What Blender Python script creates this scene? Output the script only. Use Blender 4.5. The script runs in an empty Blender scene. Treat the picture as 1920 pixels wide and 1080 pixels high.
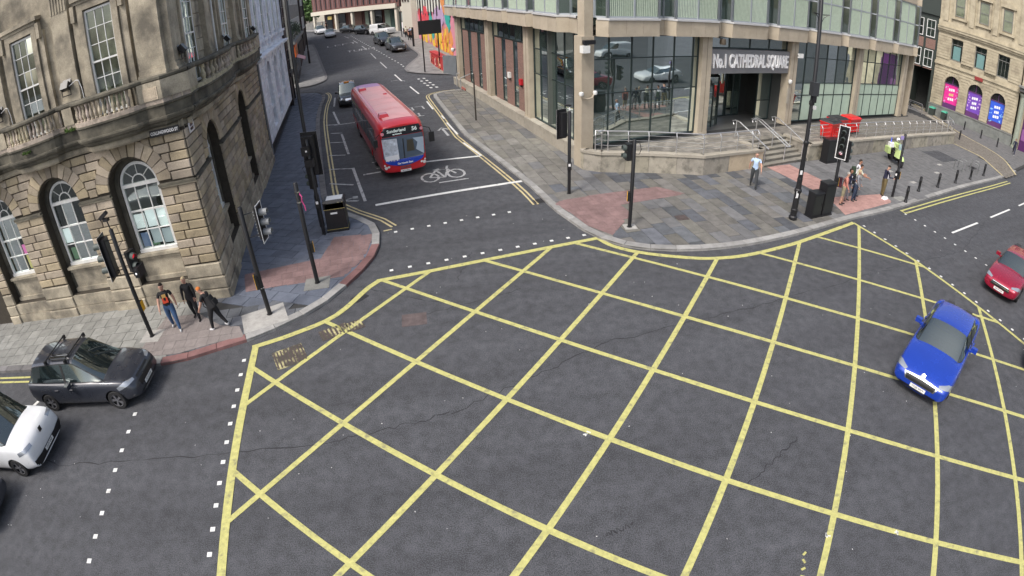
import bpy, bmesh, math, random
from mathutils import Vector, Matrix, noise
R = math.radians
random.seed(7)
C = bpy.context.scene.collection
sc = bpy.context.scene
# ------------------------------------------------------------------ camera (real wide-angle lens, 9.2 m up on a mast)
cd = bpy.data.cameras.new('camera'); cam = bpy.data.objects.new('camera', cd); C.objects.link(cam); sc.camera = cam
cd.type = 'PANO'; cd.panorama_type = 'FISHEYE_LENS_POLYNOMIAL'; cd.fisheye_fov = R(170); cd.sensor_width = 36
cd.fisheye_polynomial_k0 = 0
for i_, k_ in enumerate((0.052205193400804505, 3.4915504598312346e-05, -4.91589709290227e-06, 2.820171136036945e-07)):
    setattr(cd, 'fisheye_polynomial_k%d' % (i_+1), -k_)
cd.clip_start = 0.05; cd.clip_end = 3000
p_, ro_ = R(32.057), R(-2.408)
U_ = Vector((0, math.sin(p_), math.cos(p_))); F_ = Vector((0, math.cos(p_), -math.sin(p_))); X_ = Vector((1, 0, 0))
r_ = X_*math.cos(ro_)+U_*math.sin(ro_); u_ = -X_*math.sin(ro_)+U_*math.cos(ro_)
M_ = Matrix((r_, u_, -F_)).transposed().to_4x4(); M_.translation = (0, 0, 9.2); cam.matrix_world = M_
# ------------------------------------------------------------------ light: hazy afternoon, sun high behind the camera to the left
SUN_EL, SUN_AZ = 52, 224        # azimuth clockwise from +Y
w = bpy.data.worlds.new('World'); sc.world = w; w.use_nodes = True
nt = w.node_tree; sky = nt.nodes.new('ShaderNodeTexSky'); sky.sky_type = 'NISHITA'; sky.sun_disc = False
sky.sun_elevation = R(SUN_EL); sky.sun_rotation = R(SUN_AZ); sky.air_density = 1.0; sky.dust_density = 5.0; sky.ozone_density = 1.0
hs = nt.nodes.new('ShaderNodeHueSaturation'); hs.inputs['Saturation'].default_value = 0.7
nt.links.new(sky.outputs[0], hs.inputs['Color']); nt.links.new(hs.outputs[0], nt.nodes['Background'].inputs[0])
nt.nodes['Background'].inputs[1].default_value = 0.15
sl = bpy.data.lights.new('sun', 'SUN'); sl.energy = 1.4; sl.angle = R(11); sl.color = (1.0, .965, .91)
so = bpy.data.objects.new('sun', sl); C.objects.link(so)
az, el = R(SUN_AZ), R(SUN_EL)
so.rotation_euler = Vector((math.sin(az)*math.cos(el), math.cos(az)*math.cos(el), math.sin(el))).to_track_quat('Z', 'Y').to_euler()
sc.view_settings.view_transform = 'Standard'; sc.view_settings.look = 'None'; sc.view_settings.gamma = 1
sc.view_settings.use_curve_mapping = False; sc.view_settings.exposure = 0.58
sc.cycles.max_bounces = 6; sc.cycles.diffuse_bounces = 3; sc.cycles.glossy_bounces = 3; sc.cycles.transparent_max_bounces = 6
sc.cycles.use_denoising = True; sc.cycles.sample_clamp_indirect = 4

# ------------------------------------------------------------------ materials
MC = {}
def mat(name, col, rough=.8, var=.12, scale=6, bump=.15, rnd=0., metal=0., spec=.4, fine=60, coat=0., hue=0., dark=None, dscale=.6, damt=.5, dlo=.5, dhi=.62, dist=.01, em=0., fw=.5, hsat=(.8, 1.15), streak=None):
    """procedural surface: two noises vary the value, optional per-object random value, optional stains of colour dark"""
    if name in MC: return MC[name]
    m = bpy.data.materials.new(name); m.use_nodes = True; t = m.node_tree; n = t.nodes; L = t.links
    b = n['Principled BSDF']; b.inputs['Roughness'].default_value = rough; b.inputs['Metallic'].default_value = metal
    b.inputs['Specular IOR Level'].default_value = spec
    if coat: b.inputs['Coat Weight'].default_value = coat; b.inputs['Coat Roughness'].default_value = .06
    if em:
        b.inputs['Emission Color'].default_value = (*col, 1); b.inputs['Emission Strength'].default_value = em
    g = n.new('ShaderNodeNewGeometry')
    n1 = n.new('ShaderNodeTexNoise'); n1.inputs['Scale'].default_value = scale; n1.inputs['Detail'].default_value = 5; n1.inputs['Roughness'].default_value = .65
    n2 = n.new('ShaderNodeTexNoise'); n2.inputs['Scale'].default_value = fine; n2.inputs['Detail'].default_value = 2
    L.new(g.outputs['Position'], n1.inputs['Vector']); L.new(g.outputs['Position'], n2.inputs['Vector'])
    a = n.new('ShaderNodeMath'); a.operation = 'ADD'; L.new(n1.outputs['Fac'], a.inputs[0])
    a2 = n.new('ShaderNodeMath'); a2.operation = 'MULTIPLY'; a2.inputs[1].default_value = fw; L.new(n2.outputs['Fac'], a2.inputs[0]); L.new(a2.outputs[0], a.inputs[1])
    mr = n.new('ShaderNodeMapRange'); mr.inputs[1].default_value = .25+.5*fw-.05; mr.inputs[2].default_value = .75+.5*fw+.05
    mr.inputs[3].default_value = 1-var*1.6; mr.inputs[4].default_value = 1+var*1.6; L.new(a.outputs[0], mr.inputs[0])
    v = mr.outputs[0]
    h = n.new('ShaderNodeHueSaturation'); h.inputs['Color'].default_value = (*col, 1)
    if rnd or hue:
        oi = n.new('ShaderNodeObjectInfo')
        rr = n.new('ShaderNodeMapRange'); rr.inputs[3].default_value = 1-rnd; rr.inputs[4].default_value = 1+rnd; L.new(oi.outputs['Random'], rr.inputs[0])
        mm = n.new('ShaderNodeMath'); mm.operation = 'MULTIPLY'; L.new(rr.outputs[0], mm.inputs[0]); L.new(v, mm.inputs[1]); v = mm.outputs[0]
        if hue:
            f = n.new('ShaderNodeMath'); f.operation = 'MULTIPLY'; f.inputs[1].default_value = 7.31; L.new(oi.outputs['Random'], f.inputs[0])
            f2 = n.new('ShaderNodeMath'); f2.operation = 'FRACT'; L.new(f.outputs[0], f2.inputs[0])
            f3 = n.new('ShaderNodeMapRange'); f3.inputs[3].default_value = .5-hue; f3.inputs[4].default_value = .5+hue; L.new(f2.outputs[0], f3.inputs[0])
            L.new(f3.outputs[0], h.inputs['Hue'])
            f4 = n.new('ShaderNodeMapRange'); f4.inputs[3].default_value = hsat[0]; f4.inputs[4].default_value = hsat[1]; L.new(f2.outputs[0], f4.inputs[0]); L.new(f4.outputs[0], h.inputs['Saturation'])
    if streak:
        vr = n.new('ShaderNodeVectorRotate'); vr.rotation_type = 'Z_AXIS'; vr.inputs['Angle'].default_value = streak[0]; L.new(g.outputs['Position'], vr.inputs['Vector'])
        vm = n.new('ShaderNodeVectorMath'); vm.operation = 'MULTIPLY'; vm.inputs[1].default_value = (.05, .8, 1); L.new(vr.outputs[0], vm.inputs[0])
        n4 = n.new('ShaderNodeTexNoise'); n4.inputs['Scale'].default_value = 1.; n4.inputs['Detail'].default_value = 3; L.new(vm.outputs[0], n4.inputs['Vector'])
        m4 = n.new('ShaderNodeMapRange'); m4.inputs[1].default_value = .35; m4.inputs[2].default_value = .65; m4.inputs[3].default_value = 1-streak[1]; m4.inputs[4].default_value = 1+streak[1]; L.new(n4.outputs['Fac'], m4.inputs[0])
        mm = n.new('ShaderNodeMath'); mm.operation = 'MULTIPLY'; L.new(m4.outputs[0], mm.inputs[0]); L.new(v, mm.inputs[1]); v = mm.outputs[0]
    L.new(v, h.inputs['Value']); out = h.outputs[0]
    if dark is not None:
        n3 = n.new('ShaderNodeTexNoise'); n3.inputs['Scale'].default_value = dscale; n3.inputs['Detail'].default_value = 6; n3.inputs['Roughness'].default_value = .6
        L.new(g.outputs['Position'], n3.inputs['Vector'])
        m3 = n.new('ShaderNodeMapRange'); m3.inputs[1].default_value = dlo; m3.inputs[2].default_value = dhi; m3.inputs[4].default_value = damt; L.new(n3.outputs['Fac'], m3.inputs[0])
        mx = n.new('ShaderNodeMix'); mx.data_type = 'RGBA'; L.new(m3.outputs[0], mx.inputs[0]); L.new(out, mx.inputs[6]); mx.inputs[7].default_value = (*dark, 1); out = mx.outputs[2]
    L.new(out, b.inputs['Base Color'])
    if bump:
        bp = n.new('ShaderNodeBump'); bp.inputs['Strength'].default_value = bump; bp.inputs['Distance'].default_value = dist; L.new(a.outputs[0], bp.inputs['Height']); L.new(bp.outputs[0], b.inputs['Normal'])
    m.diffuse_color = (*col, 1); MC[name] = m; return m
def flat(name, col, rough=.5, metal=0., spec=.5, coat=0., em=0.):
    if name in MC: return MC[name]
    m = bpy.data.materials.new(name); m.use_nodes = True; t = m.node_tree; b = t.nodes['Principled BSDF']
    n = t.nodes.new('ShaderNodeTexNoise'); n.inputs['Scale'].default_value = 3; n.inputs['Detail'].default_value = 2
    tc = t.nodes.new('ShaderNodeTexCoord'); t.links.new(tc.outputs['Object'], n.inputs['Vector'])
    r = t.nodes.new('ShaderNodeMapRange'); r.inputs[3].default_value = max(0, rough-.06); r.inputs[4].default_value = rough+.08; t.links.new(n.outputs['Fac'], r.inputs[0]); t.links.new(r.outputs[0], b.inputs['Roughness'])
    h = t.nodes.new('ShaderNodeHueSaturation'); h.inputs['Color'].default_value = (*col, 1); r2 = t.nodes.new('ShaderNodeMapRange'); r2.inputs[3].default_value = .9; r2.inputs[4].default_value = 1.1
    t.links.new(n.outputs['Fac'], r2.inputs[0]); t.links.new(r2.outputs[0], h.inputs['Value']); t.links.new(h.outputs[0], b.inputs['Base Color'])
    b.inputs['Metallic'].default_value = metal; b.inputs['Specular IOR Level'].default_value = spec
    if coat: b.inputs['Coat Weight'].default_value = coat; b.inputs['Coat Roughness'].default_value = .04
    if em: b.inputs['Emission Color'].default_value = (*col, 1); b.inputs['Emission Strength'].default_value = em
    MC[name] = m; return m
def glass(name, tint=(.05, .07, .07), see=.45, wob=.02, refl=.35, wscale=1.2):
    """window glass: a mirror-like layer over a see-through one, slightly wavy"""
    if name in MC: return MC[name]
    m = bpy.data.materials.new(name); m.use_nodes = True; t = m.node_tree; n = t.nodes; L = t.links; n.clear()
    o = n.new('ShaderNodeOutputMaterial'); g = n.new('ShaderNodeBsdfGlossy'); g.inputs['Roughness'].default_value = .02; g.inputs['Color'].default_value = (.85, .95, .93, 1)
    d = n.new('ShaderNodeBsdfDiffuse'); d.inputs['Color'].default_value = (*tint, 1)
    tr = n.new('ShaderNodeBsdfTransparent'); tr.inputs['Color'].default_value = (.72, .82, .78, 1)
    mx = n.new('ShaderNodeMixShader'); mx.inputs[0].default_value = see; L.new(d.outputs[0], mx.inputs[1]); L.new(tr.outputs[0], mx.inputs[2])
    lw = n.new('ShaderNodeLayerWeight'); lw.inputs['Blend'].default_value = .35
    mr = n.new('ShaderNodeMapRange'); mr.inputs[3].default_value = refl; mr.inputs[4].default_value = 1.0; L.new(lw.outputs['Fresnel'], mr.inputs[0])
    m2 = n.new('ShaderNodeMixShader'); L.new(mr.outputs[0], m2.inputs[0]); L.new(mx.outputs[0], m2.inputs[1]); L.new(g.outputs[0], m2.inputs[2]); L.new(m2.outputs[0], o.inputs[0])
    ns = n.new('ShaderNodeTexNoise'); ns.inputs['Scale'].default_value = wscale; ns.inputs['Detail'].default_value = 1.5
    ge = n.new('ShaderNodeNewGeometry'); L.new(ge.outputs['Position'], ns.inputs['Vector'])
    bp = n.new('ShaderNodeBump'); bp.inputs['Strength'].default_value = 1; bp.inputs['Distance'].default_value = wob; L.new(ns.outputs['Fac'], bp.inputs['Height']); L.new(bp.outputs[0], g.inputs['Normal'])
    MC[name] = m; return m

# ------------------------------------------------------------------ mesh helpers
class MB:
    """collects faces, then links them as ONE mesh object; f maps local points (u, w, z) to the object's space"""
    def __init__(s, f=None): s.v = []; s.f = []; s.m = []; s.map = f or (lambda p: p)
    def add(s, vs, fs, m=0):
        k = len(s.v); s.v += [tuple(s.map(p)) for p in vs]; s.f += [tuple(i+k for i in f) for f in fs]; s.m += [m]*len(fs)
    def box(s, x0, x1, y0, y1, z0, z1, m=0):
        s.add([(x0,y0,z0),(x1,y0,z0),(x1,y1,z0),(x0,y1,z0),(x0,y0,z1),(x1,y0,z1),(x1,y1,z1),(x0,y1,z1)],
              [(0,3,2,1),(4,5,6,7),(0,1,5,4),(1,2,6,5),(2,3,7,6),(3,0,4,7)], m)
    def cbox(s, c, size, rz=0, m=0, rx=0, ry=0):
        hx, hy, hz = size[0]/2, size[1]/2, size[2]/2; mt = Matrix.Rotation(rz, 3, 'Z') @ Matrix.Rotation(ry, 3, 'Y') @ Matrix.Rotation(rx, 3, 'X'); c = Vector(c)
        vs = [tuple(c + mt @ Vector((sx*hx, sy*hy, sz*hz))) for sz in (-1, 1) for sx, sy in ((-1,-1),(1,-1),(1,1),(-1,1))]
        s.add(vs, [(0,3,2,1),(4,5,6,7),(0,1,5,4),(1,2,6,5),(2,3,7,6),(3,0,4,7)], m)
    def prism(s, poly, z0, z1, m=0, top=None):
        n = len(poly); t = top or poly
        s.add([(x, y, z0) for x, y in poly]+[(x, y, z1) for x, y in t], [tuple(range(n-1, -1, -1)), tuple(range(n, 2*n))]+[(i, (i+1) % n, n+(i+1) % n, n+i) for i in range(n)], m)
    def uzprism(s, poly, w0, w1, m=0, top=None):
        n = len(poly); t = top or poly
        s.add([(x, w0, z) for x, z in poly]+[(x, w1, z) for x, z in t], [tuple(range(n-1, -1, -1)), tuple(range(n, 2*n))]+[(i, (i+1) % n, n+(i+1) % n, n+i) for i in range(n)], m)
    def quad(s, a, b, c, d, m=0): s.add([a, b, c, d], [(0, 1, 2, 3)], m)
    def tube(s, p0, p1, r, r1=None, n=8, m=0):
        p0, p1 = Vector(p0), Vector(p1); r1 = r if r1 is None else r1; d = (p1-p0)
        if d.length < 1e-6: return
        q = d.to_track_quat('Z', 'Y'); vs = []
        for P, rr in ((p0, r), (p1, r1)):
            vs += [tuple(P + q @ Vector((rr*math.cos(2*math.pi*i/n), rr*math.sin(2*math.pi*i/n), 0))) for i in range(n)]
        s.add(vs, [tuple(range(n-1, -1, -1)), tuple(range(n, 2*n))]+[(i, (i+1) % n, n+(i+1) % n, n+i) for i in range(n)], m)
    def path(s, pts, r, n=6, m=0):
        pts = [Vector(p) for p in pts]; vs = []
        for i, P in enumerate(pts):
            d = (pts[min(i+1, len(pts)-1)]-pts[max(i-1, 0)]); q = d.to_track_quat('Z', 'Y')
            vs += [tuple(P + q @ Vector((r*math.cos(2*math.pi*k/n), r*math.sin(2*math.pi*k/n), 0))) for k in range(n)]
        fs = [tuple(range(n-1, -1, -1)), tuple(range((len(pts)-1)*n, len(pts)*n))]
        for i in range(len(pts)-1): fs += [(i*n+k, i*n+(k+1) % n, (i+1)*n+(k+1) % n, (i+1)*n+k) for k in range(n)]
        s.add(vs, fs, m)
    def lathe(s, prof, cx=0, cy=0, n=12, m=0, cz=0):
        vs = []
        for r, z in prof: vs += [(cx+r*math.cos(2*math.pi*k/n), cy+r*math.sin(2*math.pi*k/n), cz+z) for k in range(n)]
        fs = [tuple(range(n-1, -1, -1)), tuple(range((len(prof)-1)*n, len(prof)*n))]
        for i in range(len(prof)-1): fs += [(i*n+k, i*n+(k+1) % n, (i+1)*n+(k+1) % n, (i+1)*n+k) for k in range(n)]
        s.add(vs, fs, m)
    def mesh(s, name, mats, smooth=False):
        me = bpy.data.meshes.new(name); me.from_pydata(s.v, [], s.f)
        for m in (mats if isinstance(mats, (list, tuple)) else [mats]): me.materials.append(m)
        if isinstance(mats, (list, tuple)): me.polygons.foreach_set('material_index', s.m)
        bm = bmesh.new(); bm.from_mesh(me); bmesh.ops.recalc_face_normals(bm, faces=bm.faces); bm.to_mesh(me); bm.free()
        if smooth:
            me.polygons.foreach_set('use_smooth', [True]*len(me.polygons))
            if smooth is not True: me.set_sharp_from_angle(angle=R(smooth))
        me.update(); return me
    def build(s, name, mats, parent=None, loc=None, smooth=False, **k):
        return link(name, s.mesh(name, mats, smooth), parent, loc, **k)
def link(name, me, parent=None, loc=None, rz=0, scale=None, label=None, cat=None, group=None, kind=None):
    o = bpy.data.objects.new(name, me); C.objects.link(o)
    if parent: o.parent = parent
    if loc is not None: o.location = loc
    if rz: o.rotation_euler.z = rz
    if scale: o.scale = scale
    if label: o['label'] = label
    if cat: o['category'] = cat
    if group: o['group'] = group
    if kind: o['kind'] = kind
    return o
def thing(name, label, cat, loc=(0, 0, 0), rz=0, group=None): return link(name, None, None, loc, rz, None, label, cat, group)
def copy_tree(o, parent=None, loc=None, rz=None, label=None, group=None):
    c = o.copy(); C.objects.link(c); c.parent = parent
    if loc is not None: c.location = loc
    if rz is not None: c.rotation_euler.z = rz
    if label: c['label'] = label
    if group: c['group'] = group
    for ch in list(o.children): copy_tree(ch, c)
    return c
class Frame:
    """vertical plane: u along e from p0, w outwards, z up"""
    def __init__(s, p0, e, n):
        s.p = Vector((p0[0], p0[1], 0)); s.e = Vector((e[0], e[1], 0)).normalized(); s.n = Vector((n[0], n[1], 0)).normalized()
    def P(s, u, w=0, z=0): return s.p + s.e*u + s.n*w + Vector((0, 0, z))
    def f(s, org=None):
        o = Vector(org) if org is not None else Vector((0, 0, 0))
        return lambda q: s.p + s.e*q[0] + s.n*q[1] + Vector((0, 0, q[2])) - o
    def rz(s): return math.atan2(s.e.y, s.e.x)
def block(w, h, d, b=.02):
    """a dressed stone: x along the wall, y out of it, z up, chamfered front; shared between alike sizes"""
    key = ('blk', round(w, 2), round(h, 2), round(d, 2), b)
    if key not in MC:
        m = MB(); x, z = w/2, h/2
        m.add([(-x,0,-z),(x,0,-z),(x,0,z),(-x,0,z),(-x,d-b,-z),(x,d-b,-z),(x,d-b,z),(-x,d-b,z),(-x+b,d,-z+b),(x-b,d,-z+b),(x-b,d,z-b),(-x+b,d,z-b)],
              [(4,5,1,0),(5,6,2,1),(6,7,3,2),(7,4,0,3),(8,9,5,4),(9,10,6,5),(10,11,7,6),(11,8,4,7),(11,10,9,8)])
        MC[key] = m.v, m.f
    return MC[key]
BM_ = {}
def blockobj(name, fr, u0, u1, z0, z1, w0, d, material, parent, b=.02, g=.008):
    """places one stone on a facade frame, joint g all round"""
    W, H = u1-u0-2*g, z1-z0-2*g
    if W < .04 or H < .03: return
    W, H = round(W, 2), round(H, 2); k = (W, H, d, b, material.name)
    if k not in BM_:
        vs, fs = block(W, H, d, b); me = bpy.data.meshes.new(name)
        me.from_pydata(vs, [], fs); me.materials.append(material); BM_[k] = me
    o = bpy.data.objects.new(name, BM_[k]); C.objects.link(o); o.parent = parent
    p = fr.P((u0+u1)/2, w0, (z0+z1)/2) - parent.location; o.location = p
    # local y must point along n
    o.rotation_euler.z = math.atan2(fr.n.y, fr.n.x)-math.pi/2
    return o
def sp(x): return math.log1p(math.exp(min(x, 50)))
def T(x, y):
    """the street climbs gently beyond about 45 m"""
    s = -0.3*x+0.954*y
    return 0.168*sp((s-47)/3)-0.168*sp((s-105)/3)
def clip(poly, a, b, c):
    out = []
    for i in range(len(poly)):
        p, q = poly[i], poly[(i+1) % len(poly)]; dp, dq = a*p[0]+b*p[1]-c, a*q[0]+b*q[1]-c
        if dp >= 0: out.append(p)
        if dp*dq < 0: t = dp/(dp-dq); out.append((p[0]+(q[0]-p[0])*t, p[1]+(q[1]-p[1])*t))
    return out
def area(p): return .5*sum(p[i][0]*p[(i+1) % len(p)][1]-p[(i+1) % len(p)][0]*p[i][1] for i in range(len(p)))
def inside(p, poly):
    r = False
    for i in range(len(poly)):
        (x1, y1), (x2, y2) = poly[i], poly[i-1]
        if (y1 > p[1]) != (y2 > p[1]) and p[0] < (x2-x1)*(p[1]-y1)/(y2-y1)+x1: r = not r
    return r
def smoothpath(pts, n=6):
    """Catmull-Rom through the points"""
    out = []
    for i in range(len(pts)-1):
        p0, p1, p2, p3 = [Vector(pts[max(0, min(len(pts)-1, i+k))]) for k in (-1, 0, 1, 2)]
        for j in range(n):
            t = j/n; out.append(tuple(.5*((2*p1)+(p2-p0)*t+(2*p0-5*p1+4*p2-p3)*t*t+(3*p1-p0-3*p2+p3)*t**3)))
    out.append(tuple(pts[-1])); return out
def offset(pts, d):
    """parallel path, d to the left"""
    out = []
    for i, p in enumerate(pts):
        a, b = Vector(pts[max(0, i-1)][:2]), Vector(pts[min(len(pts)-1, i+1)][:2]); t = (b-a).normalized(); out.append((p[0]-t.y*d, p[1]+t.x*d))
    return out
# ------------------------------------------------------------------ ground: one sheet of asphalt to the horizon
ASPH = mat('asphalt', (.068, .070, .077), rough=.84, var=.30, scale=3.2, fine=44, fw=2.2, streak=(R(-12), .12), bump=.7, dist=.012, dark=(.046, .046, .052), dscale=.5, dlo=.42, dhi=.8, damt=.35)
xs = sorted(set([-900, -500, -250, -120, -80]+list(range(-60, 64, 3))+[80, 120, 250, 500, 900])); ys = sorted(set([-300, -120, -60, -30, -15]+list(range(-6, 125, 3))+[140, 170, 220, 350, 600, 1400]))
m = MB(); m.v = [(x, y, T(x, y)) for y in ys for x in xs]; nx = len(xs)
m.f = [(j*nx+i, j*nx+i+1, (j+1)*nx+i+1, (j+1)*nx+i) for j in range(len(ys)-1) for i in range(nx-1)]; m.m = [0]*len(m.f)
road = m.build('road', ASPH, kind='structure', smooth=True)
YEL = mat('yellow_road_paint', (.45, .43, .16), rough=.75, var=.18, scale=9, fine=60, bump=.2, dark=(.17, .165, .115), dscale=5, dlo=.54, dhi=.68, damt=.7)
YELD = mat('dull_yellow_road_paint', (.52, .44, .24), rough=.75, var=.16, scale=9, dark=(.12, .11, .10), dscale=3, dlo=.55, dhi=.68, damt=.7)
WHT = mat('white_road_paint', (.66, .66, .64), rough=.7, var=.12, scale=9, dark=(.2, .2, .2), dscale=5, dlo=.56, dhi=.68, damt=.6)
WHTW = mat('worn_white_road_paint', (.42, .42, .42), rough=.7, var=.2, scale=7, dark=(.10, .10, .11), dscale=4, dlo=.5, dhi=.62, damt=.75)
def ribbon(m, pts, wd, z=.008, closed=False, seg=1.5, jag=.006):
    """flat painted strip following pts, subdivided so that it hugs the ground"""
    P = []
    for i in range(len(pts)-1):
        a, b = Vector(pts[i][:2]), Vector(pts[i+1][:2]); n = max(1, int((b-a).length/seg))
        P += [a.lerp(b, k/n) for k in range(n)]
    P.append(Vector(pts[-1][:2])); L_, R_ = offset(P, wd/2), offset(P, -wd/2); k = len(m.v)
    for i in range(len(P)):
        # mitre
        for q in (L_[i], R_[i]):
            j = random.uniform(-jag, jag); m.v.append((q[0]+j, q[1]+j, T(*q)+z))
    for i in range(len(P)-1): m.f.append((k+2*i, k+2*i+1, k+2*i+3, k+2*i+2)); m.m.append(0)
def line(name, pts, wd, mt, z=.008, parent=None):
    m = MB(); ribbon(m, pts, wd, z); o = m.build(name, mt, parent or road); return o
BX = [(-7.76,11.98),(-6.68,12.57),(-5.51,13.5),(-4.78,15.07),(-4.46,15.52),(-2.62,16.03),(3.26,17.92),(3.74,17.24),(4.53,16.74),(5.72,16.34),(7.08,16.1),(8.65,16.26),(10.87,16.97),(12.94,17.85),(15.46,18.98),(15.6,18.5),(16.67,15.35),(17.55,11.85),(18.16,9.48),(20.5,1),(19.5,-3.5),(-4.2,-3.5)]
offA = [2.3555,2.0444,1.7463,1.458,1.1596,.8632,.561,.2642,-.034,-.332]
offB = [-1.2167,-.916,-.6035,-.3075,-.0049,.276,.5668,.8601,1.155,1.45]
def boxlines(ang, offs):
    d = Vector((math.cos(ang), math.sin(ang))); n = Vector((-d.y, d.x))
    for of in offs:
        o = n*of*9.2; ts = []
        for i in range(len(BX)):
            a, b = Vector(BX[i]), Vector(BX[i-1]); da, db = (a-o).dot(n), (b-o).dot(n)
            if da*db < 0: t = da/(da-db); ts.append((a.lerp(b, t)-o).dot(d))
        ts.sort()
        for i in range(0, len(ts)-1, 2):
            if ts[i+1]-ts[i] > .5: line('yellow_box_line', [o+d*ts[i], o+d*ts[i+1]], .145, YEL, z=.008 if ang > -1 else .0105)
boxlines(math.radians(-32.90), offA); boxlines(math.radians(-123.85), offB)
def seg(name, pts, wd, mt, z=.013): line(name, pts, wd, mt, z)
seg('yellow_box_border', [BX[21], (-6.0, 4.4), (-6.66, 7.09), BX[0]], .22, YEL)
seg('yellow_box_border', [(-7.86, 11.93)]+smoothpath(BX[0:4], 4)[2:-1]+[(-4.75, 15.1), BX[4]], .20, YEL, .0155)
seg('yellow_box_border', [(-4.55, 15.48), BX[5], BX[6]], .2, YEL)
seg('yellow_box_border', smoothpath(BX[6:15], 5), .2, YEL, .0155)
seg('yellow_box_border', BX[14:20], .15, YEL)
def dots(name, pts, sx, sy, mt, z=.009):
    for i, p in enumerate(pts):
        q = Vector(pts[min(i+1, len(pts)-1)])-Vector(pts[max(0, i-1)]); a = math.atan2(q.y, q.x); m = MB(); m.cbox((0, 0, 0), (sx, sy, .006)); m.build(name, mt, road, (p[0], p[1], T(*p)+z), ).rotation_euler.z = a
def lerpdots(a, b, n): return [(a[0]+(b[0]-a[0])*i/(n-1), a[1]+(b[1]-a[1])*i/(n-1)) for i in range(n)]
dots('crossing_stud', lerpdots((19.73,20.04),(21.4,14.3),10), .12, .11, WHT); dots('crossing_stud', lerpdots((15.89,18.66),(19.0,7.8),18), .12, .11, WHT)
dots('crossing_stud', lerpdots((-4.52,19.24),(.02,20.59),8), .13, .13, WHT); dots('crossing_stud', lerpdots((-4.16,16.17),(2.8,18.22),12), .13, .12, WHT)
dots('crossing_stud', lerpdots((-7.91,11.32),(-6.44,4.86),11), .12, .12, WHT); dots('crossing_stud', lerpdots((-10.73,8.85),(-9.5,3.3),9), .13, .13, WHT)
for a, b in (((21.56,18.04),(25.11,19.28)),((27.25,20.05),(31.05,21.4)),((33.14,22.13),(36.9,23.5)),((39.5,24.4),(43.5,25.9))): seg('lane_dash', [a, b], .13, WHT)
# Groat Market side
seg('stop_line', [(-5.95,22.14),(.68,24.13)], .22, WHT); seg('stop_line', [(-7.5,26.4),(-6.6,26.66)], .18, WHTW); seg('stop_line', [(-4.35,27.8),(-1.43,28.26)], .2, WHT)
seg('cycle_lane_line', [(-1.35,28.3),(-2.5,31.0)], .12, WHT)
for a, b in (((-2.98,32.92),(-3.93,36.07)),((-5.37,40.44),(-6.23,43.46)),((-7.3,46.6),(-8.6,49.9)),((-9.83,52.64),(-11.12,56)),((-12.7,59.84),(-14.3,64)),((-15.35,66.59),(-17.0,71)),((-18.3,74.3),(-19.9,78.2)),((-21.4,81.7),(-23.0,85.2)),((-24.6,88.6),(-26.2,91.6)),((-4.2,37.2),(-4.5,38.2))): seg('lane_dash', [a, b], .13, WHTW if b[1] > 60 else WHT)
dots('bay_dash', [(-10.9-.0,60.2)]+lerpdots((-11.3,61.3),(-24.9,91.2),24), .55, .14, WHT)
for a, b in (((-9.84,27.82),(-8.4,27.6)),((-9.14,25.47),(-7.7,25.0)),((-7.78,22.95),(-6.9,22.8)),((-10.59,30.48),(-9.52,30.27)),((-11.42,33.38),(-10.48,33.2)),((-12.1,35.8),(-11.2,35.6)),((-13.26,38.4),(-12.3,38.2)),((-10.9,38.3),(-12.5,38.1))): seg('hatch_bar', [a, b], .13, WHTW)
for a, b in (((-8.4,27.7),(-6.55,22.7)),((-11.15,35.3),(-9.35,30.4)),((-13.9,42.66),(-12.1,38.1)),((-15.3,48.0),(-14.4,44.6))): seg('hatch_edge', [a, b], .15, WHTW)
for r in (0, 1): dots('give_way_dash', lerpdots((-8.2+.5*r,53.0+.15*r),(-6.5+.5*r,48.8+.1*r),5), .5, .22, WHT)
# double yellow lines
def dbl(pts, gap=.2, wd=.09, mt=YELD, ins=.25, side=1):
    for k in (0, 1): seg('double_yellow_line', offset(pts, side*(ins+k*gap)), wd, mt, .009)
kerbL = [(-60,6.6),(-40,8.4),(-19.4,10.17),(-16.1,10.55),(-11.3,10.95),(-10.2,11.2),(-8.87,11.86),(-7.6,12.57),(-6.18,13.95),(-5.44,15.46),(-5.0,16.9),(-4.96,18.15),(-5.3,19.6),(-5.93,20.44),(-7.14,21.46),(-8.36,22.88),(-9.49,25.93),(-11.61,32.08),(-14.12,39.61),(-15.6,45.0),(-16.3,48.3),(-17.2,50.2),(-19,51.4),(-26,53)]
kerbL = kerbL[:4]+smoothpath(kerbL[4:17], 4)+smoothpath(kerbL[17:], 3)[1:]
kerbR = [(4,49.5),(-2.5,47.4),(-4.5,46.75),(-5.5,46.35),(-5.95,45.6),(-5.75,44.5),(-2.55,32.47),(.71,24.12),(1.77,20.86),(2.25,19.75),(2.9,18.4),(3.77,17.41),(4.67,16.93),(5.85,16.70),(7.53,16.72),(9.48,17.1),(11.86,17.86),(15.68,19.32),(19.46,20.59),(28.37,24.13),(36.5,27.0),(39.06,28.09),(46,31.2),(75,45)]
kerbR = smoothpath(kerbR[:6], 3)+smoothpath(kerbR[6:21], 4)+kerbR[21:]
seg('double_yellow_line', [(-30,10.9-1.6),(-19.4,9.85),(-16.6,10.15)], .1, YEL); seg('double_yellow_line', [(-30,9.05),(-19.4,9.6),(-16.6,9.9)], .1, YEL)
seg('road_bar', [(-15.2,9.9),(-15.8,8.2)], .15, WHT)
sub = [p for p in kerbL if p[1] > 19.9 and p[0] > -17.5 and p[0] < -5]
dbl([(-5.0,19.5),(-5.6,20.2)]+[p for p in sub if p[1] > 20.6], ins=.33, side=-1); seg('double_yellow_line', [(-4.72,19.5),(-5.05,19.38)], .09, YELD, .010)
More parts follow.
